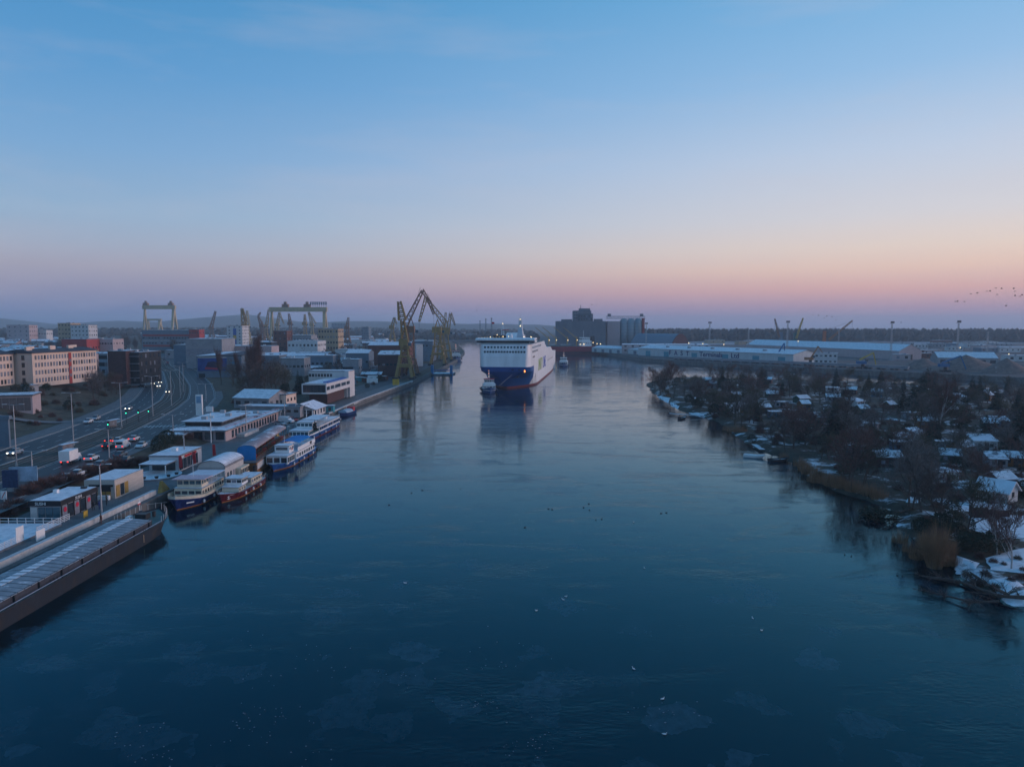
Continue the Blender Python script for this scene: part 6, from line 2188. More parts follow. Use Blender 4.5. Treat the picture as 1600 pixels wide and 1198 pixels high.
offroad = lambda x, y: abs(road_off(x, min(y, 900))) > 25 and x < quay_x(y) - 14
scatter(26, 20, 165, 600, 650, SHRB + EVER[:1], .8, 1.7, 'low bare bush on the grassy slope below the cream tenement', 'slope bushes', 3, test=lambda x, y: road_off(x, y) < -25)
scatter(16, 100, 200, 585, 620, BARE, .5, .95, 'bare tree on the slope between tenement and road', 'slope trees', 4, test=lambda x, y: road_off(x, y) < -26)
scatter(12, 140, 214, 600, 640, BARE + SHRB, .6, 1.1, 'dark bare tree or bush on the bank beneath the brick apartment block', 'brick block bank', 24, test=lambda x, y: road_off(x, y) < -25)
scatter(14, 20, 120, 640, 672, SHRB, .6, 1.2, 'bare bush on the bank beside the side road', 'bank bushes', 14, test=lambda x, y: road_off(x, y) < -24)
scatter(22, 318, 450, 596, 634, BARE, .7, 1.35, 'bare dark tree in the grove behind the restaurant and snowy house', 'grove trees', 5, test=lambda x, y: offroad(x, y) and not (-112 < x < -86 and 262 < y < 290) and not (-100 < x < -66 and 275 < y < 332))
scatter(14, 325, 385, 612, 640, SHRB + BARE[:2], .8, 1.5, 'brown bush by the bend before the grove', 'bend bushes', 15, test=lambda x, y: offroad(x, y) and not (-112 < x < -86 and 262 < y < 290))
scatter(18, 380, 600, 566, 592, BARE, .6, 1.1, 'bare tree among the shipyard workshops', 'works trees', 6, test=offroad)


def far_trees(name, label, n, u0, u1, v0, v1, smin, smax, seed, test):
    """bare trees too far off to pick apart: one mass of small crowns"""
    r_ = random.Random(seed)
    mb = MB()
    base = []
    for q in range(4):
        rr = random.Random(300 + q)
        b_ = MB()
        b_.bar((0, 0, 0), (0, 0, 6), .2, .06, 4, False)
        for k in range(95):
            z = rr.uniform(2.0, 7.5)
            a = rr.uniform(0, 6.28)
            p = Vector((0, 0, z))
            e = p + Vector((math.cos(a) * rr.uniform(.8, 3.2), math.sin(a) * rr.uniform(.8, 3.2), rr.uniform(.4, 2.6)))
            blade(b_, p, e, .10, rr)
            blade(b_, p.lerp(e, .5), e + rv(rr, 1.4), .07, rr)
        base.append(b_)
    c = 0
    for k in range(n * 5):
        if c >= n:
            break
        p = at(r_.uniform(u0, u1), r_.uniform(v0, v1), 3.0)
        if not test(p.x, p.y):
            continue
        z = ground_l(p.x, p.y)
        s = r_.uniform(smin, smax)
        b_ = base[c % 4]
        i = len(mb.v)
        mb.v += [(p.x + x * s, p.y + y * s, z + zz_ * s) for x, y, zz_ in b_.v]
        mb.f += [tuple(i + q for q in f) for f in b_.f]
        c += 1
    tag(mb.build(name, M_TWIG), label, 'trees', kind='stuff')


far_trees('distant_shipyard_trees', 'hazy bare trees among the distant shipyard buildings', 150, 225, 610, 532, 562, .8, 1.5, 7, offroad)
far_trees('town_trees', 'hazy bare trees between the town roofs on the left', 130, 0, 260, 525, 560, .9, 1.6, 8, lambda x, y: road_off(x, min(y, 900)) < -26 and not (-225 < x < -186 and 255 < y < 340))
far_trees('roadside_trees', 'dark trees where the road disappears', 46, 195, 275, 546, 556, 1.1, 2.0, 9, offroad)

scatter(30, 430, 600, 592, 628, SHRB + EVER, .8, 1.6, 'dark bush in the planting around the modernist building', 'modernist building bushes', 41, test=lambda x, y: offroad(x, y) and not (-100 < x < -66 and 275 < y < 332) and not (-112 < x < -80 and 245 < y < 292))
scatter(16, 20, 215, 600, 640, SHRB, .5, 1.0, 'tuft of dry grass and twigs on the left slope', 'slope tufts', 42, test=lambda x, y: road_off(x, y) < -25)

# works-yard clutter: containers, parked cars, small sheds
r4 = random.Random(31)
CM = [mat('container_blue', (.02, .16, .30), .6, .2), mat('container_teal', (.03, .22, .26), .6, .2), M_WHITE, M_BRICK, M_GREYB]
cbox_ = {}
for k in range(60):
    u, v = r4.uniform(535, 640), r4.uniform(560, 606)
    p = at(u, v, 2.8)
    if p.x > quay_x(p.y) - 16:
        continue
    m_ = CM[k % 5]
    t = thing('container', 'small container standing in the crowded works yard by the cranes', 'container', (p.x, p.y, ground_l(p.x, p.y)), r4.uniform(-.6, .6), 'works yard containers')
    key = m_.name
    if key not in cbox_:
        b_ = MB().box(-3, 3, -1.2, 1.2, 0, 2.5)
        d_ = MB()
        for j in range(11):
            d_.box(-2.8 + .55 * j, -2.6 + .55 * j, -1.26, -1.203, .15, 2.35)
        cbox_[key] = (b_.mesh('body', m_), d_.mesh('ribs', m_), MB().box(-3, 3, -1.2, 1.2, 2.504, 2.56).mesh('snow_top', M_ROOFS))
    link('body', cbox_[key][0], t)
    link('corrugation', cbox_[key][1], t)
    link('snow_top', cbox_[key][2], t)

# ================================================================ the port across the river
M_CORR = mat('corrugated_white', (0.50, 0.55, 0.56), 0.6, 0.12, 0.4, stretch=(1, 1, .2))
M_TEALD = mat('teal_door', (0.06, 0.28, 0.36), 0.6, 0.12)
M_CONCE = mat('elevator_concrete', (0.17, 0.185, 0.21), 0.85, 0.2, 0.12, stretch=(1, 1, .3))
M_SILO = mat('silo_steel', (0.22, 0.30, 0.34), 0.5, 0.2, 0.2, stretch=(1, 1, .2))
wa, wb = Vector((133, 748)), Vector((232, 585))
wd = (wb - wa)
ang = math.atan2(wd.y, wd.x)
fw = block('warehouse', 'long white quayside warehouse lettered FAST Terminals Ltd with snowy roof', 'warehouse', (wa.x + wb.x) / 2, (wa.y + wb.y) / 2, PZ, wd.length, 34, 7.6, ang, M_CORR, M_ROOFS, [], 'gable', rh=3.2, ridge='x', over=.8)
ln = wd.length
for txt, t_ in (('F  A  S  T', .24), ('Terminals', .455), ('Ltd', .655)):
    text_mesh('lettering', txt, 6.2, M_NAVY, fw, .06, ((t_ - .5) * ln, -.16, 2.2), sx=1.15, bold=.10)
for t_ in (.08, .22, .42, .62, .8, .94):
    panel(fw, 'door', ((t_ - .5) * ln, -.08, 2.6), 7, 5.0, 0, M_TEALD, .1)
for k in range(22):
    panel(fw, 'wall_rib', ((k + .5) / 22 * ln - ln / 2, -.05, 3.7), .35, 7.2, 0, M_LIGHTC, .1)
for k in range(5):
    MB().cbox((-60 + 30 * k, 8, 9.9), (3, 2, 1.2)).build('roof_vent', M_GREYW, fw)
block('warehouse', 'low snowy warehouse at the quay tip below the silos', 'warehouse', 116, 805, PZ, 90, 26, 5.0, R(-62), M_CORR, M_ROOFS, [('S', 1, 6, 5, 3.5, 2.0, M_GREYB, 'door')], 'gable', rh=2.5, ridge='x')
block('warehouse', 'snowy flat warehouse with pink end wall behind the lettered one', 'warehouse', 168, 776, PZ, 95, 46, 10.0, R(-10), M_PINKW, M_ROOFS, [('S', 2, 12, 2.5, 2, 4)])
block('storage_hall', 'very long gabled storage hall with snowy roof and pink gable end', 'warehouse', 366, 652, PZ, 26, 230, 8.0, R(17), M_PINKW, M_ROOFS, [('S', 1, 1, 5, 4.5, 2.4, M_DARK, 'gate')], 'gable', rh=6)
block('office', 'small white two-storey office with dark windows by the orange excavator', 'building', 253, 572, PZ, 17, 9, 9.0, R(-24), M_WHITEW, M_ROOFS, [('S', 2, 5, 1.8, 1.4), ('E', 2, 2, 1.6, 1.4), ('W', 2, 3, 1.6, 1.4)])
block('tent_hall', 'white snowy tent hall behind the gravel heaps on the right', 'hall', 376, 585, PZ, 44, 20, 4.6, R(-14), M_GREYW, M_ROOFS, [('S', 1, 6, 4, 2.6, 1.6)], 'gable', rh=4.5, ridge='x')
block('shed', 'small pale shed between the long hall and the tent hall', 'shed', 352, 640, PZ, 14, 10, 5, R(-10), M_PINKW, M_ROOFS, [('S', 1, 2, 2.5, 2.5)])
block('shed', 'pale low shed at the right edge behind the gravel', 'shed', 452, 620, PZ, 34, 12, 5, R(-10), M_WHITEW, M_ROOFS, [('S', 1, 5, 2.5, 2)])
block('tower_house', 'dark tall loading tower at the far right edge', 'tower', 436, 560, PZ, 8, 9, 21, R(-10), M_GREYB, M_ROOFP, [('S', 5, 2, 1.4, 1.6)])

# grain elevator
ge_ = thing('grain_elevator', 'huge dark concrete grain elevator with stepped tower behind the red ship', 'building', (91, 950, PZ))
MB().box(-31, 34, 0, 34, 0, 37).build('main_block', M_CONCE, ge_)
MB().box(-8, 15, 4, 30, 37, 51).build('tower', M_CONCE, ge_)
MB().box(-3, 17, 1, 26, 37, 47).build('tower_front', mat('elevator_dark', (.09, .11, .13), .85, .2, .12), ge_)
MB().box(0, 14, 8, 24, 51, 54).build('tower_top', M_CONCE, ge_)
MB().bar((2, 16, 54), (2, 16, 59), .4).build('aerial', M_DARK, ge_)
MB().box(-24, -10, 10, 20, 37, 39.5).build('roof_house', M_CONCE, ge_)
MB().box(20, 31, 10, 20, 37, 40).build('roof_house', M_CONCE, ge_)
for k in range(12):
    MB().box(-30 + 5.4 * k, -29.4 + 5.4 * k, -.4, -.02, 0, 36).build('pilaster', M_CONCE, ge_)
facade(ge_, (-8, 3.98), (-3.2, 3.98), [41, 45, 49], 2, 1.3, 1.8, M_GLASS)
facade(ge_, (-3, .98), (17, .98), [39.5, 43.5], 6, 1.4, 1.8, M_GLASS)
ss_ = thing('silo_battery', 'row of tall steel silos with top gallery beside a pale concrete block', 'silo', (129, 962, PZ))
MB().box(0, 17, 0, 22, 0, 37).build('concrete_block', M_PINKW, ss_)
for k in range(3):
    MB().lathe([(5.2, 0), (5.2, 38), (2.2, 41)], 16, (23 + 9.6 * k, 6)).build('silo', M_SILO, ss_, True)
    for q in range(1, 9):
        MB().lathe([(5.28, 4.2 * q), (5.28, 4.2 * q + .3)], 16, (23 + 9.6 * k, 6)).build('hoop', M_GREYB, ss_)
MB().box(47.5, 50.5, 2, 8, 0, 41).build('stair_tower', M_REDW, ss_)
MB().truss((-1, 6, 42), (52, 6, 42), 3.2, 3.2, 18, .35).build('top_gallery', M_GREYB, ss_)
for x in (3, 47):
    MB().box(x - 2, x + 2, 4, 8, 43.6, 47).build('head_house', M_CONCE, ss_)

# parabolic store with brown end
pb = thing('barrel_store', 'blue-grey barrel shaped store with dark brown rounded end wall', 'hall', (206, 870, PZ), R(28))
arc = [(-17 + 34 * k / 14, 21 * (1 - ((-17 + 34 * k / 14) / 17) ** 2) ** .9 if 0 < k < 14 else 0) for k in range(15)]
MB().loft([[(x, 0, z) for x, z in arc], [(x, 80, z) for x, z in arc]]).build('shell', mat('blue_grey_shell', (.16, .22, .27), .7, .15), pb)
MB().loft([[(x * 1.01, -.6, z * 1.01) for x, z in arc], [(x * 1.01, -.02, z * 1.01) for x, z in arc]]).build('end_wall', mat('brown_end', (.11, .05, .05), .9, .2), pb)

# heaps of gravel
M_GRAV = mat('gravel_heap', (0.20, 0.135, 0.115), 0.95, 0.35, 0.4, snow=.1)
for k, (u, v, rx, h, lb) in enumerate(((1452, 577, 17, 8, 'pale gravel heap leftmost on the port yard'), (1520, 580, 28, 11, 'largest brown gravel heap on the port yard'), (1585, 584, 18, 10, 'dark gravel heap under netting at the right edge'))):
    p = at(u, v, PZ)
    mb = MB()
    n = 22
    for j in range(7):
        f = j / 6
        for i in range(n):
            a = 2 * math.pi * i / n
            rr = rx * (1 - f) ** .9 * (1 + .14 * mnoise.noise(Vector((math.cos(a) * 1.5, math.sin(a) * 1.5, k * 7 + f))))
            mb.v.append((p.x + rr * math.cos(a), p.y + 8 + rr * .7 * math.sin(a), PZ - .1 + h * f ** 1.1 + .5 * mnoise.noise(Vector((rr * .4, a * 3, k)))))
        if j:
            for i in range(n):
                m2 = (i + 1) % n
                mb.f.append(((j - 1) * n + i, (j - 1) * n + m2, j * n + m2, j * n + i))
    tag(mb.build('gravel_heap', M_GRAV, smooth=True), lb, 'heap', 'gravel heaps')


def handler(label, y, u, vb, pts, m, body):
    c = at(u, vb, PZ)
    y = c.y
    t = thing('material_handler', label, 'excavator', (c.x, y, PZ), 0, 'material handlers on the port quay')
    X = lambda q: atd(q, 520, y).x - c.x
    Z = lambda q: atd(0, q, y).z - PZ
    for x in (-2, 2):
        MB().cbox((x, 0, .7), (1.2, 4.6, 1.4)).build('crawler', M_DARK, t)
    MB().lathe([(1.3, 1.4), (1.1, 3.4)], 10).build('pedestal', M_DARK, t)
    MB().cbox((-1.2, 0, 4.6), (6.4, 3.2, 2.2)).build('body', body, t)
    MB().cbox((2.2, -.9, 6.2), (1.6, 1.4, 2.0)).build('cab', M_GLASSB, t)
    P = [Vector((X(a), 0, Z(b))) for a, b in pts]
    MB().bar(P[0], P[1], .75, .55, 4).build('boom', m, t)
    MB().bar(P[1], P[2], .5, .3, 4).build('stick', m, t)
    MB().loft([[(P[2].x - .8, -.6, P[2].z - 1.6), (P[2].x + .8, -.6, P[2].z - 1.6), (P[2].x + .8, .6, P[2].z - 1.6), (P[2].x - .8, .6, P[2].z - 1.6)], [(P[2].x - .2, -.2, P[2].z), (P[2].x + .2, -.2, P[2].z), (P[2].x + .2, .2, P[2].z), (P[2].x - .2, .2, P[2].z)]]).build('grab', M_DARK, t)


M_HBL = mat('handler_blue', (.02, .13, .28), .5, .2)
M_HOR = mat('handler_orange', (.34, .14, .05), .5, .2)
handler('blue material handler with raised arm before the lettered warehouse', 0, 1217, 566, [(1214, 556), (1226, 536), (1227.5, 555)], M_HBL, M_HBL)
handler('brown material handler with bent arm beside the small white office', 0, 1266, 569, [(1268, 560), (1279, 541), (1287, 552)], M_HOR, M_HOR)
handler('orange armed material handler on the quay below the long hall', 0, 1348, 576, [(1345, 562), (1366, 551), (1372, 575)], M_YEL, M_HBL)
handler('blue material handler reaching over the gravel heaps', 0, 1477, 581, [(1474, 567), (1503, 556), (1513, 578)], M_HBL, M_HBL)


def mobile_crane(label, y, u0, u1, vt, boom, m, bm):
    c = atd((u0 + u1) / 2, 530, y)
    t = thing('mobile_crane', label, 'crane', (c.x, y, PZ), 0, 'mobile harbour cranes')
    X = lambda q: atd(q, 520, y).x - c.x
    Z = lambda q: atd(0, q, y).z - PZ
    w_ = (atd(u1, 530, y).x - atd(u0, 530, y).x) / 2
    MB().cbox((0, 0, 1.5), (10, 7, 3)).build('undercarriage', M_DARK, t)
    MB().cbox((-1, 0, 5), (9, 5, 4)).build('machinery_house', m, t)
    MB().box(-w_, w_, -1.6, 1.6, 3, Z(vt)).build('tower', m, t)
    P = [Vector((X(a), -2, Z(b))) for a, b in boom]
    MB().truss(P[0], P[1], 2.0, 1.0, 12, .28, (0, 1, 0)).build('boom', bm, t)
    MB().bar((0, 0, Z(vt)), P[1], .12, n=3).build('stay', M_DARK, t)
    MB().bar(P[1], P[1] - Vector((0, 0, 14)), .1, n=3).build('hoist_rope', M_DARK, t)


M_TGR = mat('crane_teal', (.03, .13, .13), .6, .2)
mobile_crane('dark mobile harbour crane with boom leaning left', 900, 1218, 1222, 519, [(1217, 528), (1209, 498)], M_GREYB, M_CRO)
mobile_crane('teal mobile harbour crane with boom leaning right', 900, 1240, 1244, 519, [(1243, 529), (1253, 497)], M_TGR, M_YEL)
mobile_crane('orange mobile harbour crane with long boom at low angle', 860, 1286, 1290, 517, [(1294, 531), (1330, 501)], mat('crane_orange', (.42, .12, .04), .6, .2), M_HOR)
for k, (u, v0, y, lb) in enumerate(((1010, 507, 800, 'floodlight mast beside the steel silos'), (1109, 506, 720, 'floodlight mast behind the lettered warehouse'), (1170, 514, 690, 'thin dark mast behind the lettered warehouse roof'), (1231, 505, 640, 'floodlight mast between the two mobile cranes'),
                                    (1311, 514, 800, 'dark mast right of the orange crane'), (1394, 506, 640, 'floodlight mast before the gable of the long hall'), (1498, 505, 600, 'floodlight mast above the tent hall'), (1544, 518, 590, 'dark mast right of the tent hall'))):
    p = atd(u, v0, y)
    t = thing('floodlight_mast', lb, 'mast', (p.x, y, PZ), 0, 'floodlight masts')
    h = p.z - PZ
    MB().truss((0, 0, 0), (0, 0, h), 1.3, .8, 14, .12, (0, 1, 0)).build('lattice', M_GREY, t)
    if k not in (2, 4, 7):
        MB().cbox((0, 0, h + .5), (3.4, 1.2, .3)).build('platform', M_DARK, t)
        for j in range(4):
            MB().cbox((-1.3 + .87 * j, -.7, h + 1.5), (.6, .4, 1.5)).build('floodlight', M_DARK, t)
for k, (u, v) in enumerate(((1076, 536), (1098, 537), (1131, 538), (1247, 533), (1500, 543), (1576, 553), (958, 543), (1394, 548))):
    p = atd(u, v, 700 if k != 6 else 930)
    t = thing('yard_light', 'lit yard lamp among the port warehouses', 'lamp', (p.x, p.y, PZ), 0, 'lit yard lamps')
    MB().bar((0, 0, 0), (0, 0, p.z - PZ), .15, n=5).build('pole', M_GREY, t)
    lamp_ball(t, 'lamp', (0, -.3, p.z - PZ), .42, M_WARML)
# freight wagons on the quay track
wg = None
for k in range(22):
    t_ = k / 22
    a = Vector((150, 655)).lerp(Vector((300, 468)), t_ * .85 + .02)
    t = thing('freight_wagon', 'grey open freight wagon in the train along the port quay', 'wagon', (a.x, a.y, PZ), math.atan2(468 - 655, 150), 'freight wagons on the quay')
    if wg is None:
        wg = (MB().loft([[(-4.6, -1.3, .9), (4.6, -1.3, .9), (4.6, 1.3, .9), (-4.6, 1.3, .9)], [(-4.8, -1.4, 2.9), (4.8, -1.4, 2.9), (4.8, 1.4, 2.9), (-4.8, 1.4, 2.9)]]).mesh('body', M_GREYW),
              MB().cbox((0, 0, .45), (2.2, 2.2, .85)).mesh('bogie', M_DARK))
    link('body', wg[0], t)
    for x in (-3, 3):
        link('bogie', wg[1], t).location = (x, 0, 0)

# far woods behind the port: one mass of crowns
r5 = random.Random(12)
fo = MB()
for k in range(2600):
    x = r5.uniform(120, 1750)
    y = r5.uniform(1380, 1900) - .06 * x
    h = r5.uniform(15, 25)
    rr = r5.uniform(5, 10)
    n = 5
    i = len(fo.v)
    for j, (f, q) in enumerate(((.05, .6), (.45, 1.0), (.8, .7), (1.0, .12))):
        for m_ in range(n):
            a = 2 * math.pi * m_ / n + j
            fo.v.append((x + rr * q * math.cos(a) * r5.uniform(.7, 1.2), y + rr * q * math.sin(a), PZ + h * f * r5.uniform(.93, 1.05)))
    for j in range(3):
        for m_ in range(n):
            m2 = (m_ + 1) % n
            fo.f.append((i + j * n + m_, i + j * n + m2, i + (j + 1) * n + m2, i + (j + 1) * n + m_))
    fo.f.append(tuple(i + 3 * n + m_ for m_ in range(n)))
tag(fo.build('far_woods', mat('far_woods', (.040, .040, .036), .95, .4, .05)), 'dark wood stretching along the horizon behind the port', 'wood', kind='stuff')
fo = MB()
for k in range(1600):
    x = r5.uniform(-1700, 60)
    y = r5.uniform(1500, 3400)
    h = r5.uniform(8, 18)
    rr = r5.uniform(6, 14)
    n = 5
    i = len(fo.v)
    z0 = 3 if x > -500 else 10
    for j, (f, q) in enumerate(((.0, .7), (.5, 1.0), (1.0, .3))):
        for m_ in range(n):
            a = 2 * math.pi * m_ / n + j
            fo.v.append((x + rr * q * math.cos(a), y + rr * q * math.sin(a), z0 + h * f))
    for j in range(2):
        for m_ in range(n):
            m2 = (m_ + 1) % n
            fo.f.append((i + j * n + m_, i + j * n + m2, i + (j + 1) * n + m2, i + (j + 1) * n + m_))
    fo.f.append(tuple(i + 2 * n + m_ for m_ in range(n)))
tag(fo.build('distant_trees', MATS['far_woods']), 'hazy distant trees beyond the shipyard', 'wood', kind='stuff')
# snowy strips of far meadow behind the port
for k, (y, x0, x1) in enumerate(((1180, 240, 700), (1290, 300, 900), (1020, 480, 1100))):
    tag(MB().quad((x0, y, PZ + .05), (x1, y - 60, PZ + .05), (x1, y + 30, PZ + .05), (x0, y + 70, PZ + .05)).build('snow_field', mat('dirty_snow', (.42, .42, .44), .9, .25, .05)), kind='structure')
# small far port clutter
for k in range(60):
    x, y = r5.uniform(330, 1000), r5.uniform(640, 1250)
    if x / y < .42 and y < 900:
        continue
    m_ = HW[k % 6]
    block('port_shed', '%s shed in the hazy port %s' % (HN[k % 6], 'behind the long hall' if x / y < .5 else 'behind the tent hall' if x / y < .65 else 'at the right edge'), 'shed', x, y, PZ, r5.uniform(10, 40), r5.uniform(8, 16), r5.uniform(3, 7), r5.uniform(-.4, .4), m_, M_ROOFS if k % 2 else M_ROOFP, [('S', 1, 4, 1.8, 1.6)], group='far port sheds')
for k in range(26):
    x, y = r5.uniform(-330, 30), r5.uniform(1560, 2300)
    block('port_shed', '%s shed on the hazy far bank beyond the ferry' % HN[k % 6], 'shed', x, y, 2.5, r5.uniform(14, 50), r5.uniform(8, 16), r5.uniform(4, 12), r5.uniform(-.4, .4), HW[k % 6], M_ROOFP, [('S', 1, 4, 2.5, 2)], group='far bank sheds')
for k, (u, v0, y) in enumerate(((759, 499, 1600), (768, 498, 1500), (750, 502, 1700))):
    p = atd(u, v0, y)
    t = thing('far_mast', ('lattice mast left of the ferry bridge', 'darker lattice mast nearest the ferry bridge', 'faint lattice mast farthest left of the ferry')[k], 'mast', (p.x, y, 2.5), 0, 'masts beyond the ferry')
    MB().truss((0, 0, 0), (0, 0, p.z - 2.5), 3.5, 1.4, 12, .45, (0, 1, 0)).build('lattice', M_GREYB, t)
    MB().cbox((0, 0, p.z - 2), (3, 2, 2)).build('head', M_DARK, t)

def zone(u, v):
    a = 'near the island tip' if u < 1130 else 'left of the middle birch' if u < 1300 else 'around the middle birch' if u < 1480 else 'towards the right edge'
    b = 'by the back shore' if v < 612 else 'in the rear gardens' if v < 650 else 'in the central gardens' if v < 705 else 'in the near gardens'
    return b + ' ' + a


# ================================================================ island: sheds, trees, shore
SHEDS = [(1104, 600), (1112, 606), (1152, 626), (1185, 637), (1200, 599), (1236, 594), (1207, 622), (1220, 636), (1163, 645), (1148, 646), (1195, 646), (1215, 653), (1258, 630), (1302, 628), (1260, 640), (1300, 612), (1330, 616), (1370, 620), (1352, 648),
         (1358, 674), (1336, 682), (1345, 635), (1410, 696), (1412, 706), (1455, 620), (1505, 630), (1550, 626), (1540, 619), (1490, 648), (1565, 668), (1548, 670), (1480, 704), (1515, 710), (1540, 702), (1390, 731), (1335, 712), (1485, 724), (1560, 730), (1585, 728), (1480, 755), (1575, 765), (1300, 650), (1395, 640), (1430, 655), (1450, 668), (1440, 690)]
WM = [mat('green_boards', (.04, .08, .06), .8, .25), M_GREYW, M_WOOD, M_WHITEW, M_DKBRICK, mat('blue_boards', (.08, .14, .20), .8, .25)]
r6 = random.Random(44)
SHED_XY = []
WN = ['green', 'grey', 'brown timber', 'white', 'dark brick', 'blue']
RN = {'gable': 'gabled', 'shed': 'lean-to', 'flat': 'flat'}
for k, (u, v) in enumerate(SHEDS):
    p = at(u, v, .9)
    if not inside((p.x, p.y), ISL):
        continue
    sx_, sy_ = r6.uniform(3.6, 6.2), r6.uniform(3.2, 5)
    rf = ('gable', 'shed', 'gable', 'flat')[k % 4]
    SHED_XY.append((p.x, p.y))
    block('garden_shed', '%s shed with %s snowy roof %s' % (WN[k % 6], RN[rf], zone(u, v)), 'shed', p.x, p.y, ground_r(p.x, p.y) - .15, sx_, sy_, r6.uniform(2.1, 2.7), r6.uniform(-.6, .6), WM[k % 6], M_SNOW if k % 3 == 0 else (M_ROOFS, M_ROOFP)[k % 2],
          [('S', 1, 2, .9, .9, 1.4)], rf, rh=1.2, ridge='xy'[k % 2], group='allotment sheds', door=.3)
# the large white gabled house near the right edge
block('garden_house', 'white gabled cottage with snowy roof nearest the right edge', 'house', 96.5, 134.5, .9, 4.6, 5.5, 2.3, R(35), M_WHITEW, M_SNOW, [('S', 1, 1, 1.0, 1.0, 1.6), ('E', 1, 2, .9, .9, 1.6)], 'gable', rh=1.7, over=.5)
SHED_XY.append((96, 136))
gh = thing('greenhouse', 'rounded snow-covered greenhouse tunnel behind the white gabled cottage', 'greenhouse', (97.5, 145, .9), R(-50))
arc = [(2.0 * math.cos(math.pi * j / 8), 2.0 * math.sin(math.pi * j / 8)) for j in range(9)]
MB().loft([[(x, 0, z) for x, z in arc], [(x, 6, z) for x, z in arc]]).build('tunnel', M_SNOW, gh, True)
for k, (x, y, w_, lb) in enumerate(((82.5, 122.5, 2.2, 'small dark timber outhouse on the snowy lawn'), (86.5, 123.5, 3.4, 'low dark shed with snowy lid beside the outhouse'))):
    block('outhouse', lb, 'shed', x, y, .85, w_, 2, 2.3 - .7 * k, R(-8), M_DKBRICK, M_SNOW, [('S', 1, 1, .5, .5, 1.5)], 'shed', rh=.3)
SHED_XY += [(82.5, 122.5), (86.5, 123.5)]


M_LAWN = mat('snowy_lawn', (0.07, 0.07, 0.05), 0.95, 0.4, 0.8, snow=0.78, snowscale=0.55)


def lawn(name, pts, z):
    c = Vector((sum(p.x for p in pts) / len(pts), sum(p.y for p in pts) / len(pts), 0))
    mb = MB()
    P = []
    n = len(pts)
    for k in range(n):
        for j in range(5):
            q = pts[k].lerp(pts[(k + 1) % n], j / 5)
            d = (q - c)
            P.append(c + d * (1 + .10 * mnoise.noise(Vector((q.x * .7, q.y * .7, 5)))))
    rings = []
    for f in (1.0, .8, .5, .2):
        rings.append([(c.x + (p.x - c.x) * f, c.y + (p.y - c.y) * f, ground_r(c.x + (p.x - c.x) * f, c.y + (p.y - c.y) * f) + (.06 if f == 1 else z)) for p in P])
    m_ = len(P)
    for r_ in rings:
        mb.v += r_
    for j in range(3):
        for k in range(m_):
            k2 = (k + 1) % m_
            mb.f.append((j * m_ + k, j * m_ + k2, (j + 1) * m_ + k2, (j + 1) * m_ + k))
    mb.f.append(tuple(3 * m_ + k for k in range(m_)))
    tag(mb.build(name, M_LAWN, smooth=True), kind='structure')


for pts in ([(1515, 806), (1600, 806), (1640, 840), (1560, 842), (1512, 826)], [(1450, 778), (1530, 780), (1545, 798), (1480, 800)], [(1538, 872), (1600, 856), (1660, 880), (1600, 896), (1548, 890)], [(1495, 868), (1530, 880), (1520, 892), (1490, 886)],
            [(1545, 905), (1580, 900), (1600, 915), (1565, 925)], [(1560, 925), (1600, 920), (1640, 935), (1570, 938)], [(1420, 775), (1440, 777), (1438, 786), (1415, 785)], [(1180, 702), (1212, 706), (1206, 712), (1186, 709)], [(1540, 752), (1600, 745), (1640, 760), (1560, 768)],
            [(1025, 616), (1048, 622), (1042, 630), (1028, 624)], [(1048, 626), (1062, 634), (1054, 638), (1046, 632)], [(1068, 640), (1104, 646), (1098, 652), (1072, 650)]):
    lawn('snow_lawn', [at(u, v, .9) for u, v in pts], .22)

# shore trees placed one by one (pixel of the trunk foot)
SPECIAL = [(BARE[3], 1020, 605, 11, 'gnarled bare tree at the very tip of the island'), (BIRCH[0], 1046, 612, 13, 'birch clump just behind the island tip'), (BIRCH[1], 1052, 610, 12, 'second birch at the island tip'), (BARE[5], 1035, 612, 10, 'bare tree between the tip tree and the birches'),
           (BIRCH[2], 1465, 680, 14, 'pale stemmed birch with reddish crown in the middle of the allotments'), (BARE[1], 1510, 850, 10.5, 'tall bare tree on the shore above the fallen trunks'), (BARE[2], 1440, 800, 11, 'bare tree leaning over the shore left of the snowy lawn'),
           (BIRCH[0], 1558, 868, 7.5, 'slim young tree on the near snowy lawn, left stem'), (BIRCH[1], 1580, 890, 8, 'forked young tree standing on the near snowy lawn'), (BARE[6], 1425, 795, 9, 'dense bare tree at the bend of the shore')]
for pr, u, v, h, lb in SPECIAL:
    p = at(u, v, .9)
    pr.put(Vector((p.x, p.y, ground_r(p.x, p.y) - .1)), u, h / 10, lb, 'island shore trees')
for k, (u, v, h) in enumerate(((1128, 606, 13), (1137, 606, 9), (1172, 612, 9), (1190, 604, 12), (1196, 606, 11), (1306, 606, 12), (1357, 606, 9), (1376, 608, 11), (1412, 610, 9), (1440, 640, 16), (1448, 610, 13), (1426, 648, 13), (1410, 646, 12), (1490, 622, 12), (1518, 624, 12), (1530, 626, 11), (1507, 660, 12),
                               (1574, 618, 10), (1590, 650, 11), (1304, 690, 13), (1452, 732, 12), (1540, 690, 9), (1588, 705, 13), (1180, 652, 9), (1268, 662, 9), (1222, 618, 8), (1244, 612, 9), (1350, 620, 7), (1320, 690, 9), (1600, 690, 14), (1280, 606, 9), (1460, 625, 12), (1465, 700, 9), (1397, 612, 8), (1556, 640, 10))):
    p = at(u, v, .9)
    CONI[k % 4].put(Vector((p.x, p.y, ground_r(p.x, p.y) - .1)), k, (h / 10 * .95, h / 10 * .95, h / 10), ('tall' if h >= 12 else 'short' if h < 9.5 else 'mid-sized') + ' dark conifer ' + zone(u, v), 'allotment conifers')
c_ = 0
r7 = random.Random(71)
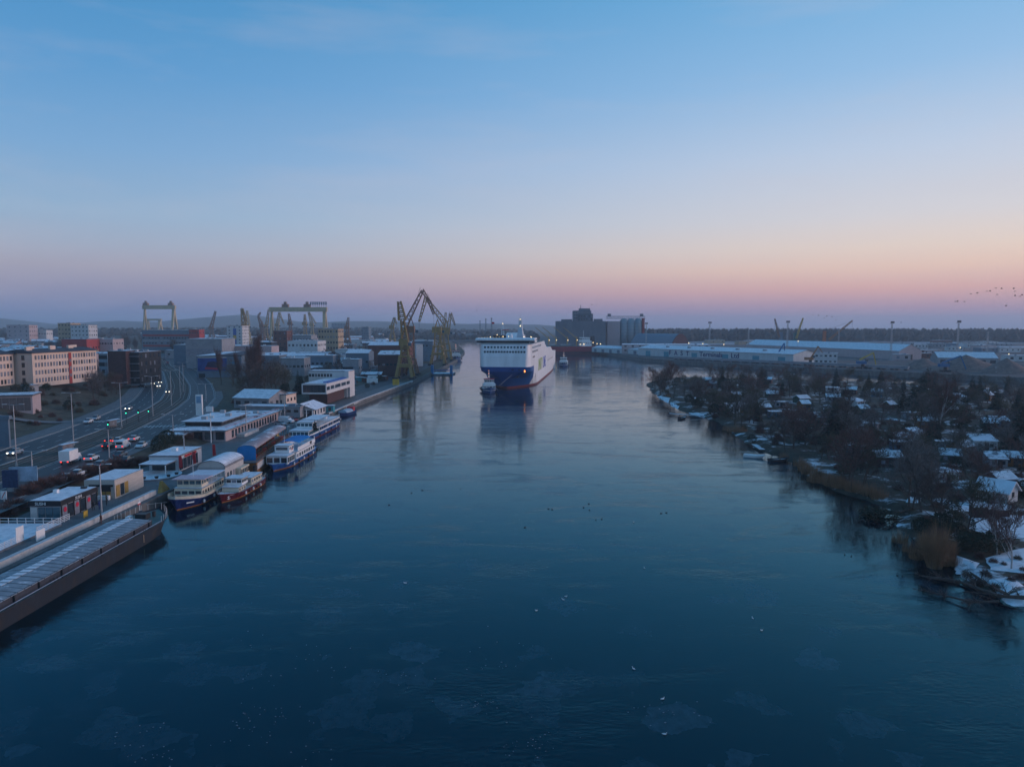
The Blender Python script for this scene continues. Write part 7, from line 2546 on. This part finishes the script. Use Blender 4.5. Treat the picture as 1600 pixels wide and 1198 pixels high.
for k in range(4000):
    if c_ >= 200:
        break
    u, v = r7.uniform(1010, 1680), 588 + (r7.random() ** 1.5) * 240
    p = at(u, v, .9)
    if not inside((p.x, p.y), ISL) or dist_poly((p.x, p.y), ISL) < 2.0 or any(math.hypot(p.x - a, p.y - b) < 4.2 for a, b in SHED_XY):
        continue
    if v > 775 and u > 1480:
        continue
    pr = r7.choice(BARE)
    h = r7.choice((r7.uniform(5, 8), r7.uniform(6, 9.5), r7.uniform(8, 12)))
    pr.put(Vector((p.x, p.y, ground_r(p.x, p.y) - .1)), r7.uniform(0, 6.28), (h / 10 * 1.15, h / 10 * 1.15, h / 10), 'bare fruit tree ' + zone(u, v), 'bare fruit trees ' + zone(u, v))
    c_ += 1
c_ = 0
for k in range(4000):
    if c_ >= 260:
        break
    u, v = r7.uniform(1010, 1680), 592 + (r7.random() ** 1.3) * 290
    p = at(u, v, .9)
    d = dist_poly((p.x, p.y), ISL)
    if not inside((p.x, p.y), ISL) or d < 1.2 or any(math.hypot(p.x - a, p.y - b) < 3.4 for a, b in SHED_XY):
        continue
    if v > 790 and u > 1500 and r7.random() < .8:
        continue
    q = r7.random()
    pr = r7.choice(SHRB) if q < .7 else r7.choice(EVER)
    s = r7.uniform(.7, 1.35)
    pr.put(Vector((p.x, p.y, ground_r(p.x, p.y) - .1)), r7.uniform(0, 6.28), s, ('bare garden bush ' if q < .7 else 'dark evergreen bush ') + zone(u, v), 'garden bushes ' + zone(u, v))
    c_ += 1
rt = random.Random(55)
c_ = 0
for k in range(600):
    if c_ >= 44:
        break
    p = at(rt.uniform(1020, 1180), rt.uniform(598, 672), .9)
    if not inside((p.x, p.y), ISL) or dist_poly((p.x, p.y), ISL) < 2.5 or any(math.hypot(p.x - a, p.y - b) < 3.6 for a, b in SHED_XY):
        continue
    h = rt.uniform(6, 10.5)
    g_ = Vector((p.x, p.y, ground_r(p.x, p.y) - .1))
    if c_ % 4 == 3:
        EVER[c_ % 3].put(g_, k, rt.uniform(1.0, 1.7), 'dark evergreen bush in the thicket behind the island tip', 'tip thicket bushes')
    else:
        BARE[c_ % 8].put(g_, k, (h / 10 * 1.1, h / 10 * 1.1, h / 10), 'bare tree in the thicket behind the island tip', 'tip thicket trees')
    c_ += 1
for k, (u, v, s) in enumerate(((1520, 832, .7), (1553, 838, .8), (1560, 848, .6), (1545, 845, .6), (1330, 735, .8), (1338, 736, .8), (1346, 737, .8), (1325, 735, .7))):
    p = at(u, v, .9)
    THUJ.put(Vector((p.x, p.y, ground_r(p.x, p.y) - .05)), k, s, 'small columnar thuja on the snowy garden lawn' if u > 1500 else 'columnar thuja in the little hedge before the sheds', 'garden thujas')
EVER[0].put(Vector(at(1540, 862, .9)), 0, (2.6, 1.6, 1.1), 'wide dark hedge behind the near snowy lawn', 'lawn hedges')
EVER[1].put(Vector(at(1520, 858, .9)), 0, (2.0, 1.5, 1.0), 'dark hedge left of the wide hedge behind the near lawn', 'lawn hedges')
for k, (u, v, s) in enumerate(((1552, 880, .5), (1568, 884, .4), (1590, 876, .5), (1530, 872, .6), (1598, 892, .4), (1540, 900, .6), (1512, 896, .6), (1580, 908, .5), (1596, 905, .6), (1525, 905, .7), (1555, 915, .6))):
    p = at(u, v, .9)
    SHRB[k % 4].put(Vector((p.x, p.y, ground_r(p.x, p.y) + .05)), k, s, 'brown twiggy tuft poking through the near snowy lawn', 'lawn tufts')
# reeds
RD = [reed_clump(k, 1.7, 3.2, 300).mesh('stalks', M_REED) for k in range(3)]
RPX = [(1432, 872, .6), (1490, 884, .6), (1420, 860, .6), (1478, 872, .7), (1406, 846, .7), (1318, 766, .9), (1332, 770, .9), (1345, 774, .8), (1290, 756, 1.0), (1278, 748, 1.0), (1264, 740, 1.0), (1272, 752, .9), (1300, 760, 1.0), (1250, 728, .9), (1258, 735, 1.0), (1150, 676, .8), (1160, 678, .8), (1142, 674, .8), (1134, 672, .7), (1044, 622, .7), (1225, 716, .7), (1360, 778, .9), (1374, 782, .9), (1310, 764, .9)]
for k, (u, v, s) in enumerate(RPX):
    p = at(u, v, .1)
    t = thing('reed_bed', 'low dry reed clump beside the tallest willow bush' if k < 4 else 'low dry reed clump along the island shore', 'reeds', (p.x, p.y, max(.0, ground_r(p.x, p.y) - .1)), k, 'shore reeds')
    t.scale = (s, s, s * 1.05)
    link('stalks', RD[k % 3], t)
WB = MB()
rq = random.Random(808)
for k in range(1500):
    a = rq.uniform(0, 6.283)
    r0_ = 1.0 * math.sqrt(rq.random())
    p = Vector((math.cos(a) * r0_, math.sin(a) * r0_, 0))
    f_ = rq.random() ** .6
    hh = 7.6 * rq.uniform(.35, 1.05) * (.75 + .45 * mnoise.noise(Vector((math.cos(a) * 1.3, math.sin(a) * 1.3, 4))))
    f_ *= .8 + .5 * mnoise.noise(Vector((math.cos(a) * 1.7, math.sin(a) * 1.7, 8)))
    q = p + Vector((math.cos(a) * 2.3 * f_, math.sin(a) * 2.3 * f_, hh * (1 - .12 * f_)))
    m_ = p.lerp(q, .5) + Vector((0, 0, .8))
    blade(WB, p, m_, .03, rq)
    blade(WB, m_ - (q - m_) * .1, q + rv(rq, .6), .022, rq)
wbm = WB.mesh('shoots', M_REED)
for k, (u, v, s) in enumerate(((1460, 884, 1.0), (1476, 880, .75), (1446, 870, .7))):
    p = at(u, v, .2)
    t = thing('willow_bush', ('tallest reddish brown willow bush on the near right shore', 'willow bush right of the tallest reddish brown one', 'willow bush left of the tallest reddish brown one')[k], 'shrub', (p.x, p.y, max(0, ground_r(p.x, p.y) - .1)), k * 2, 'willow bushes')
    t.scale = (s, s, s)
    link('shoots', wbm, t)
# fallen trunks and branches reaching into the water
for k, (pts, r0, lb) in enumerate((([(1600, 944), (1560, 938), (1500, 912), (1440, 900)], .28, 'fallen trunk reaching into the water at the near right corner'), ([(1575, 940), (1540, 918), (1505, 890)], .22, 'snow dusted fallen trunk lying along the near right shore'),
                                   ([(1440, 800), (1400, 806), (1345, 806)], .25, 'fallen tree with dark crown hanging into the water'), ([(1560, 950), (1520, 948), (1470, 932)], .16, 'thin broken branch lying in the water near the right corner'))):
    t = thing('fallen_tree', lb, 'tree', (0, 0, 0), 0, 'fallen trees')
    rr = random.Random(k + 90)
    P = [at(u, v, 0) + Vector((0, 0, .9 - .3 * j)) for j, (u, v) in enumerate(pts)]
    for a, b in zip(P[:-1], P[1:]):
        MB().bar(a, b, r0, r0 * .6, 6).build('trunk', M_BARK, t)
    for a, b in zip(P[:-1], P[1:]):
        d_ = (b - a)
        for j in range(6):
            q = a.lerp(b, rr.random())
            e = q + d_.normalized() * rr.uniform(.5, 2.5) + Vector((rr.uniform(-2, 2), rr.uniform(-2, 2), rr.uniform(-.2, 1.3)))
            bm_ = MB().bar(q, e, r0 * .3, .03, 4, False)
            for i in range(14):
                s_ = q.lerp(e, rr.uniform(.3, 1))
                blade(bm_, s_, s_ + rv(rr, 1.0) + (e - q) * .25, .03, rr)
            bm_.build('branch', M_TWIG if k != 2 else M_LEAF, t)
for k in range(2):
    p = at((1380, 1362)[k], (812, 808)[k], 0)
    e = EVER[k].put(Vector((p.x, p.y, -.3)), k, (1.9, 1.5, .8), 'dark drooping bush at the water edge by the fallen tree', 'water edge bushes')
# small boats and jetties along the island shore
for k, (u, v, lb) in enumerate(((1196, 716, 'small white rowing boat under snow at the island jetty'), (1232, 720, 'snow covered dinghy right of the white rowing boat'), (1072, 653, 'snowy flat boat moored near the island tip'))):
    p = at(u, v, 0)
    t = thing('rowing_boat', lb, 'boat', (p.x, p.y, 0), R(60 + 40 * k), 'small boats by the island')
    hull(t, hull_rings(5.5, 1.9, .7, 2.2, .8, .3, keel=-.3, n=8), M_WHITE if k == 0 else M_DARK, deck=M_SNOW)
    MB().box(-.7, .7, 2.0, 2.3, .45, .5).build('thwart', M_WOOD, t)
for k, (u0, v0, u1, v1) in enumerate(((1046, 648, 1100, 652), (1178, 697, 1192, 706))):
    a, b = at(u0, v0, 0), at(u1, v1, 0)
    t = thing('jetty', ('snowy wooden jetty near the island tip', 'short snowy jetty by the small rowing boats')[k], 'jetty', a, math.atan2(b.y - a.y, b.x - a.x))
    l_ = (b - a).length
    n = int(l_ / .6)
    pl = MB().box(0, .52, -.8, .8, .55, .63).mesh('plank', M_ROOFS)
    for j in range(n):
        link('plank', pl, t).location = (j * .6, 0, 0)
    for j in range(4):
        for sy_ in (-.7, .7):
            MB().bar((l_ * j / 3.2, sy_, -.8), (l_ * j / 3.2, sy_, .55), .1, n=5).build('pile', M_DARK, t)

# ================================================================ birds
M_BIRD = mat('dark_bird', (.03, .03, .035), .9, .2)
M_GULL = mat('gull_white', (.7, .7, .7), .8, .1)


def bird_mesh(m, f):
    mb = MB()
    mb.loft([[(x * w_, y, z * w_ + .0) for x, z in ((-1, 0), (0, -1), (1, 0), (0, 1))] for y, w_ in ((-.35, .02), (-.2, .08), (0, .1), (.25, .05), (.4, .02))])
    mb.quad((.05, -.1, .03), (.35, -.12, .03 + f), (.8, .05, .02 + f * .6), (.3, .15, .02 + f * .7), (.05, .15, .03))
    mb.quad((-.05, .15, .03), (-.3, .15, .02 + f * .7), (-.8, .05, .02 + f * .6), (-.35, -.12, .03 + f), (-.05, -.1, .03))
    return mb.mesh('bird', m)


bm1, bm2, bm3 = bird_mesh(M_BIRD, .3), bird_mesh(M_BIRD, -.12), bird_mesh(M_GULL, .25)
FLY = [(1517, 459), (1527, 458), (1542, 455), (1547, 455), (1556, 450), (1565, 451), (1558, 460), (1584, 451), (1586, 455), (1586, 462), (1594, 463), (1597, 461), (1493, 471), (1496, 471), (1507, 471), (1572, 478), (1215, 442), (1292, 494), (1306, 500), (1300, 495), (1397, 503), (1408, 504), (1270, 492), (1279, 493), (1288, 497), (925, 476), (932, 476), (745, 485), (760, 485)]
for k, (u, v) in enumerate(FLY):
    y = 210 if u > 1480 else 330
    p = atd(u, v, y)
    o = link('flying_bird', bm1 if k % 2 else bm2)
    o.location = p
    o.rotation_euler = (0, 0, 1.2 + .5 * math.sin(k))
    o.scale = (.85, .85, .85)
    tag(o, 'small dark bird in the flock flying over the port' if u > 1200 else 'tiny dark bird flying high over the river', 'bird', 'flying birds')
r8 = random.Random(17)
DUCK = [(720, 764), (660, 766), (643, 770), (857, 795), (863, 796), (920, 787), (912, 793), (921, 797), (931, 812), (940, 811), (1033, 802), (1041, 801), (936, 757), (820, 824), (608, 789), (1320, 866), (1330, 869), (1410, 900), (1402, 899)]
WHITEB = [(633, 911), (838, 954), (884, 932), (880, 937), (1007, 888), (990, 816), (1038, 1147), (1176, 966), (1190, 985), (990, 1045), (1035, 1092)]
dk = {}
for nm, m_ in (('d', M_BIRD), ('g', M_GULL)):
    mb = MB()
    mb.loft([[(x * w_, y, .1 + z * w_ * .8) for x, z in ((-1, 0), (-.6, -.8), (.6, -.8), (1, 0), (.6, .8), (-.6, .8))] for y, w_ in ((-.28, .03), (-.15, .12), (.05, .14), (.25, .07), (.36, .02))])
    mb.bar((0, -.2, .15), (0, -.27, .33), .05, .045, 5).bar((0, -.24, .33), (0, -.38, .32), .05, .02, 5)
    dk[nm] = mb.mesh('duck', m_)
for nm, lst in (('d', DUCK), ('g', WHITEB)):
    for k, (u, v) in enumerate(lst):
        o = link('duck' if nm == 'd' else 'gull', dk[nm])
        o.location = at(u, v, 0)
        o.rotation_euler = (0, 0, r8.uniform(0, 6))
        o.scale = (.62, .62, .62)
        tag(o, 'dark duck resting on the half frozen river' if nm == 'd' else 'white gull sitting on the river', 'bird', 'birds on the water')

# broken skim ice: loose floes frozen into the surface, uncountable
# crumbs of white ice
ic = MB()
for g_ in range(15):
    cu, cv = r8.uniform(150, 1100), r8.uniform(960, 1190)
    for k in range(r8.randint(6, 22)):
        c = at(cu + r8.gauss(0, 28), min(1197, cv + r8.gauss(0, 12)), 0)
        s = r8.uniform(.02, .085)
        ic.prism([(c.x + s * math.cos(a) * r8.uniform(.6, 1.4), c.y + s * math.sin(a) * r8.uniform(.4, 1)) for a in (0, 1.2, 2.4, 3.6, 4.9)], -.02, .03)
tag(ic.build('ice_crumbs', mat('white_ice', (.16, .20, .23), .7, .2)), 'scattered white crumbs of ice on the near dark water', 'ice', kind='stuff')
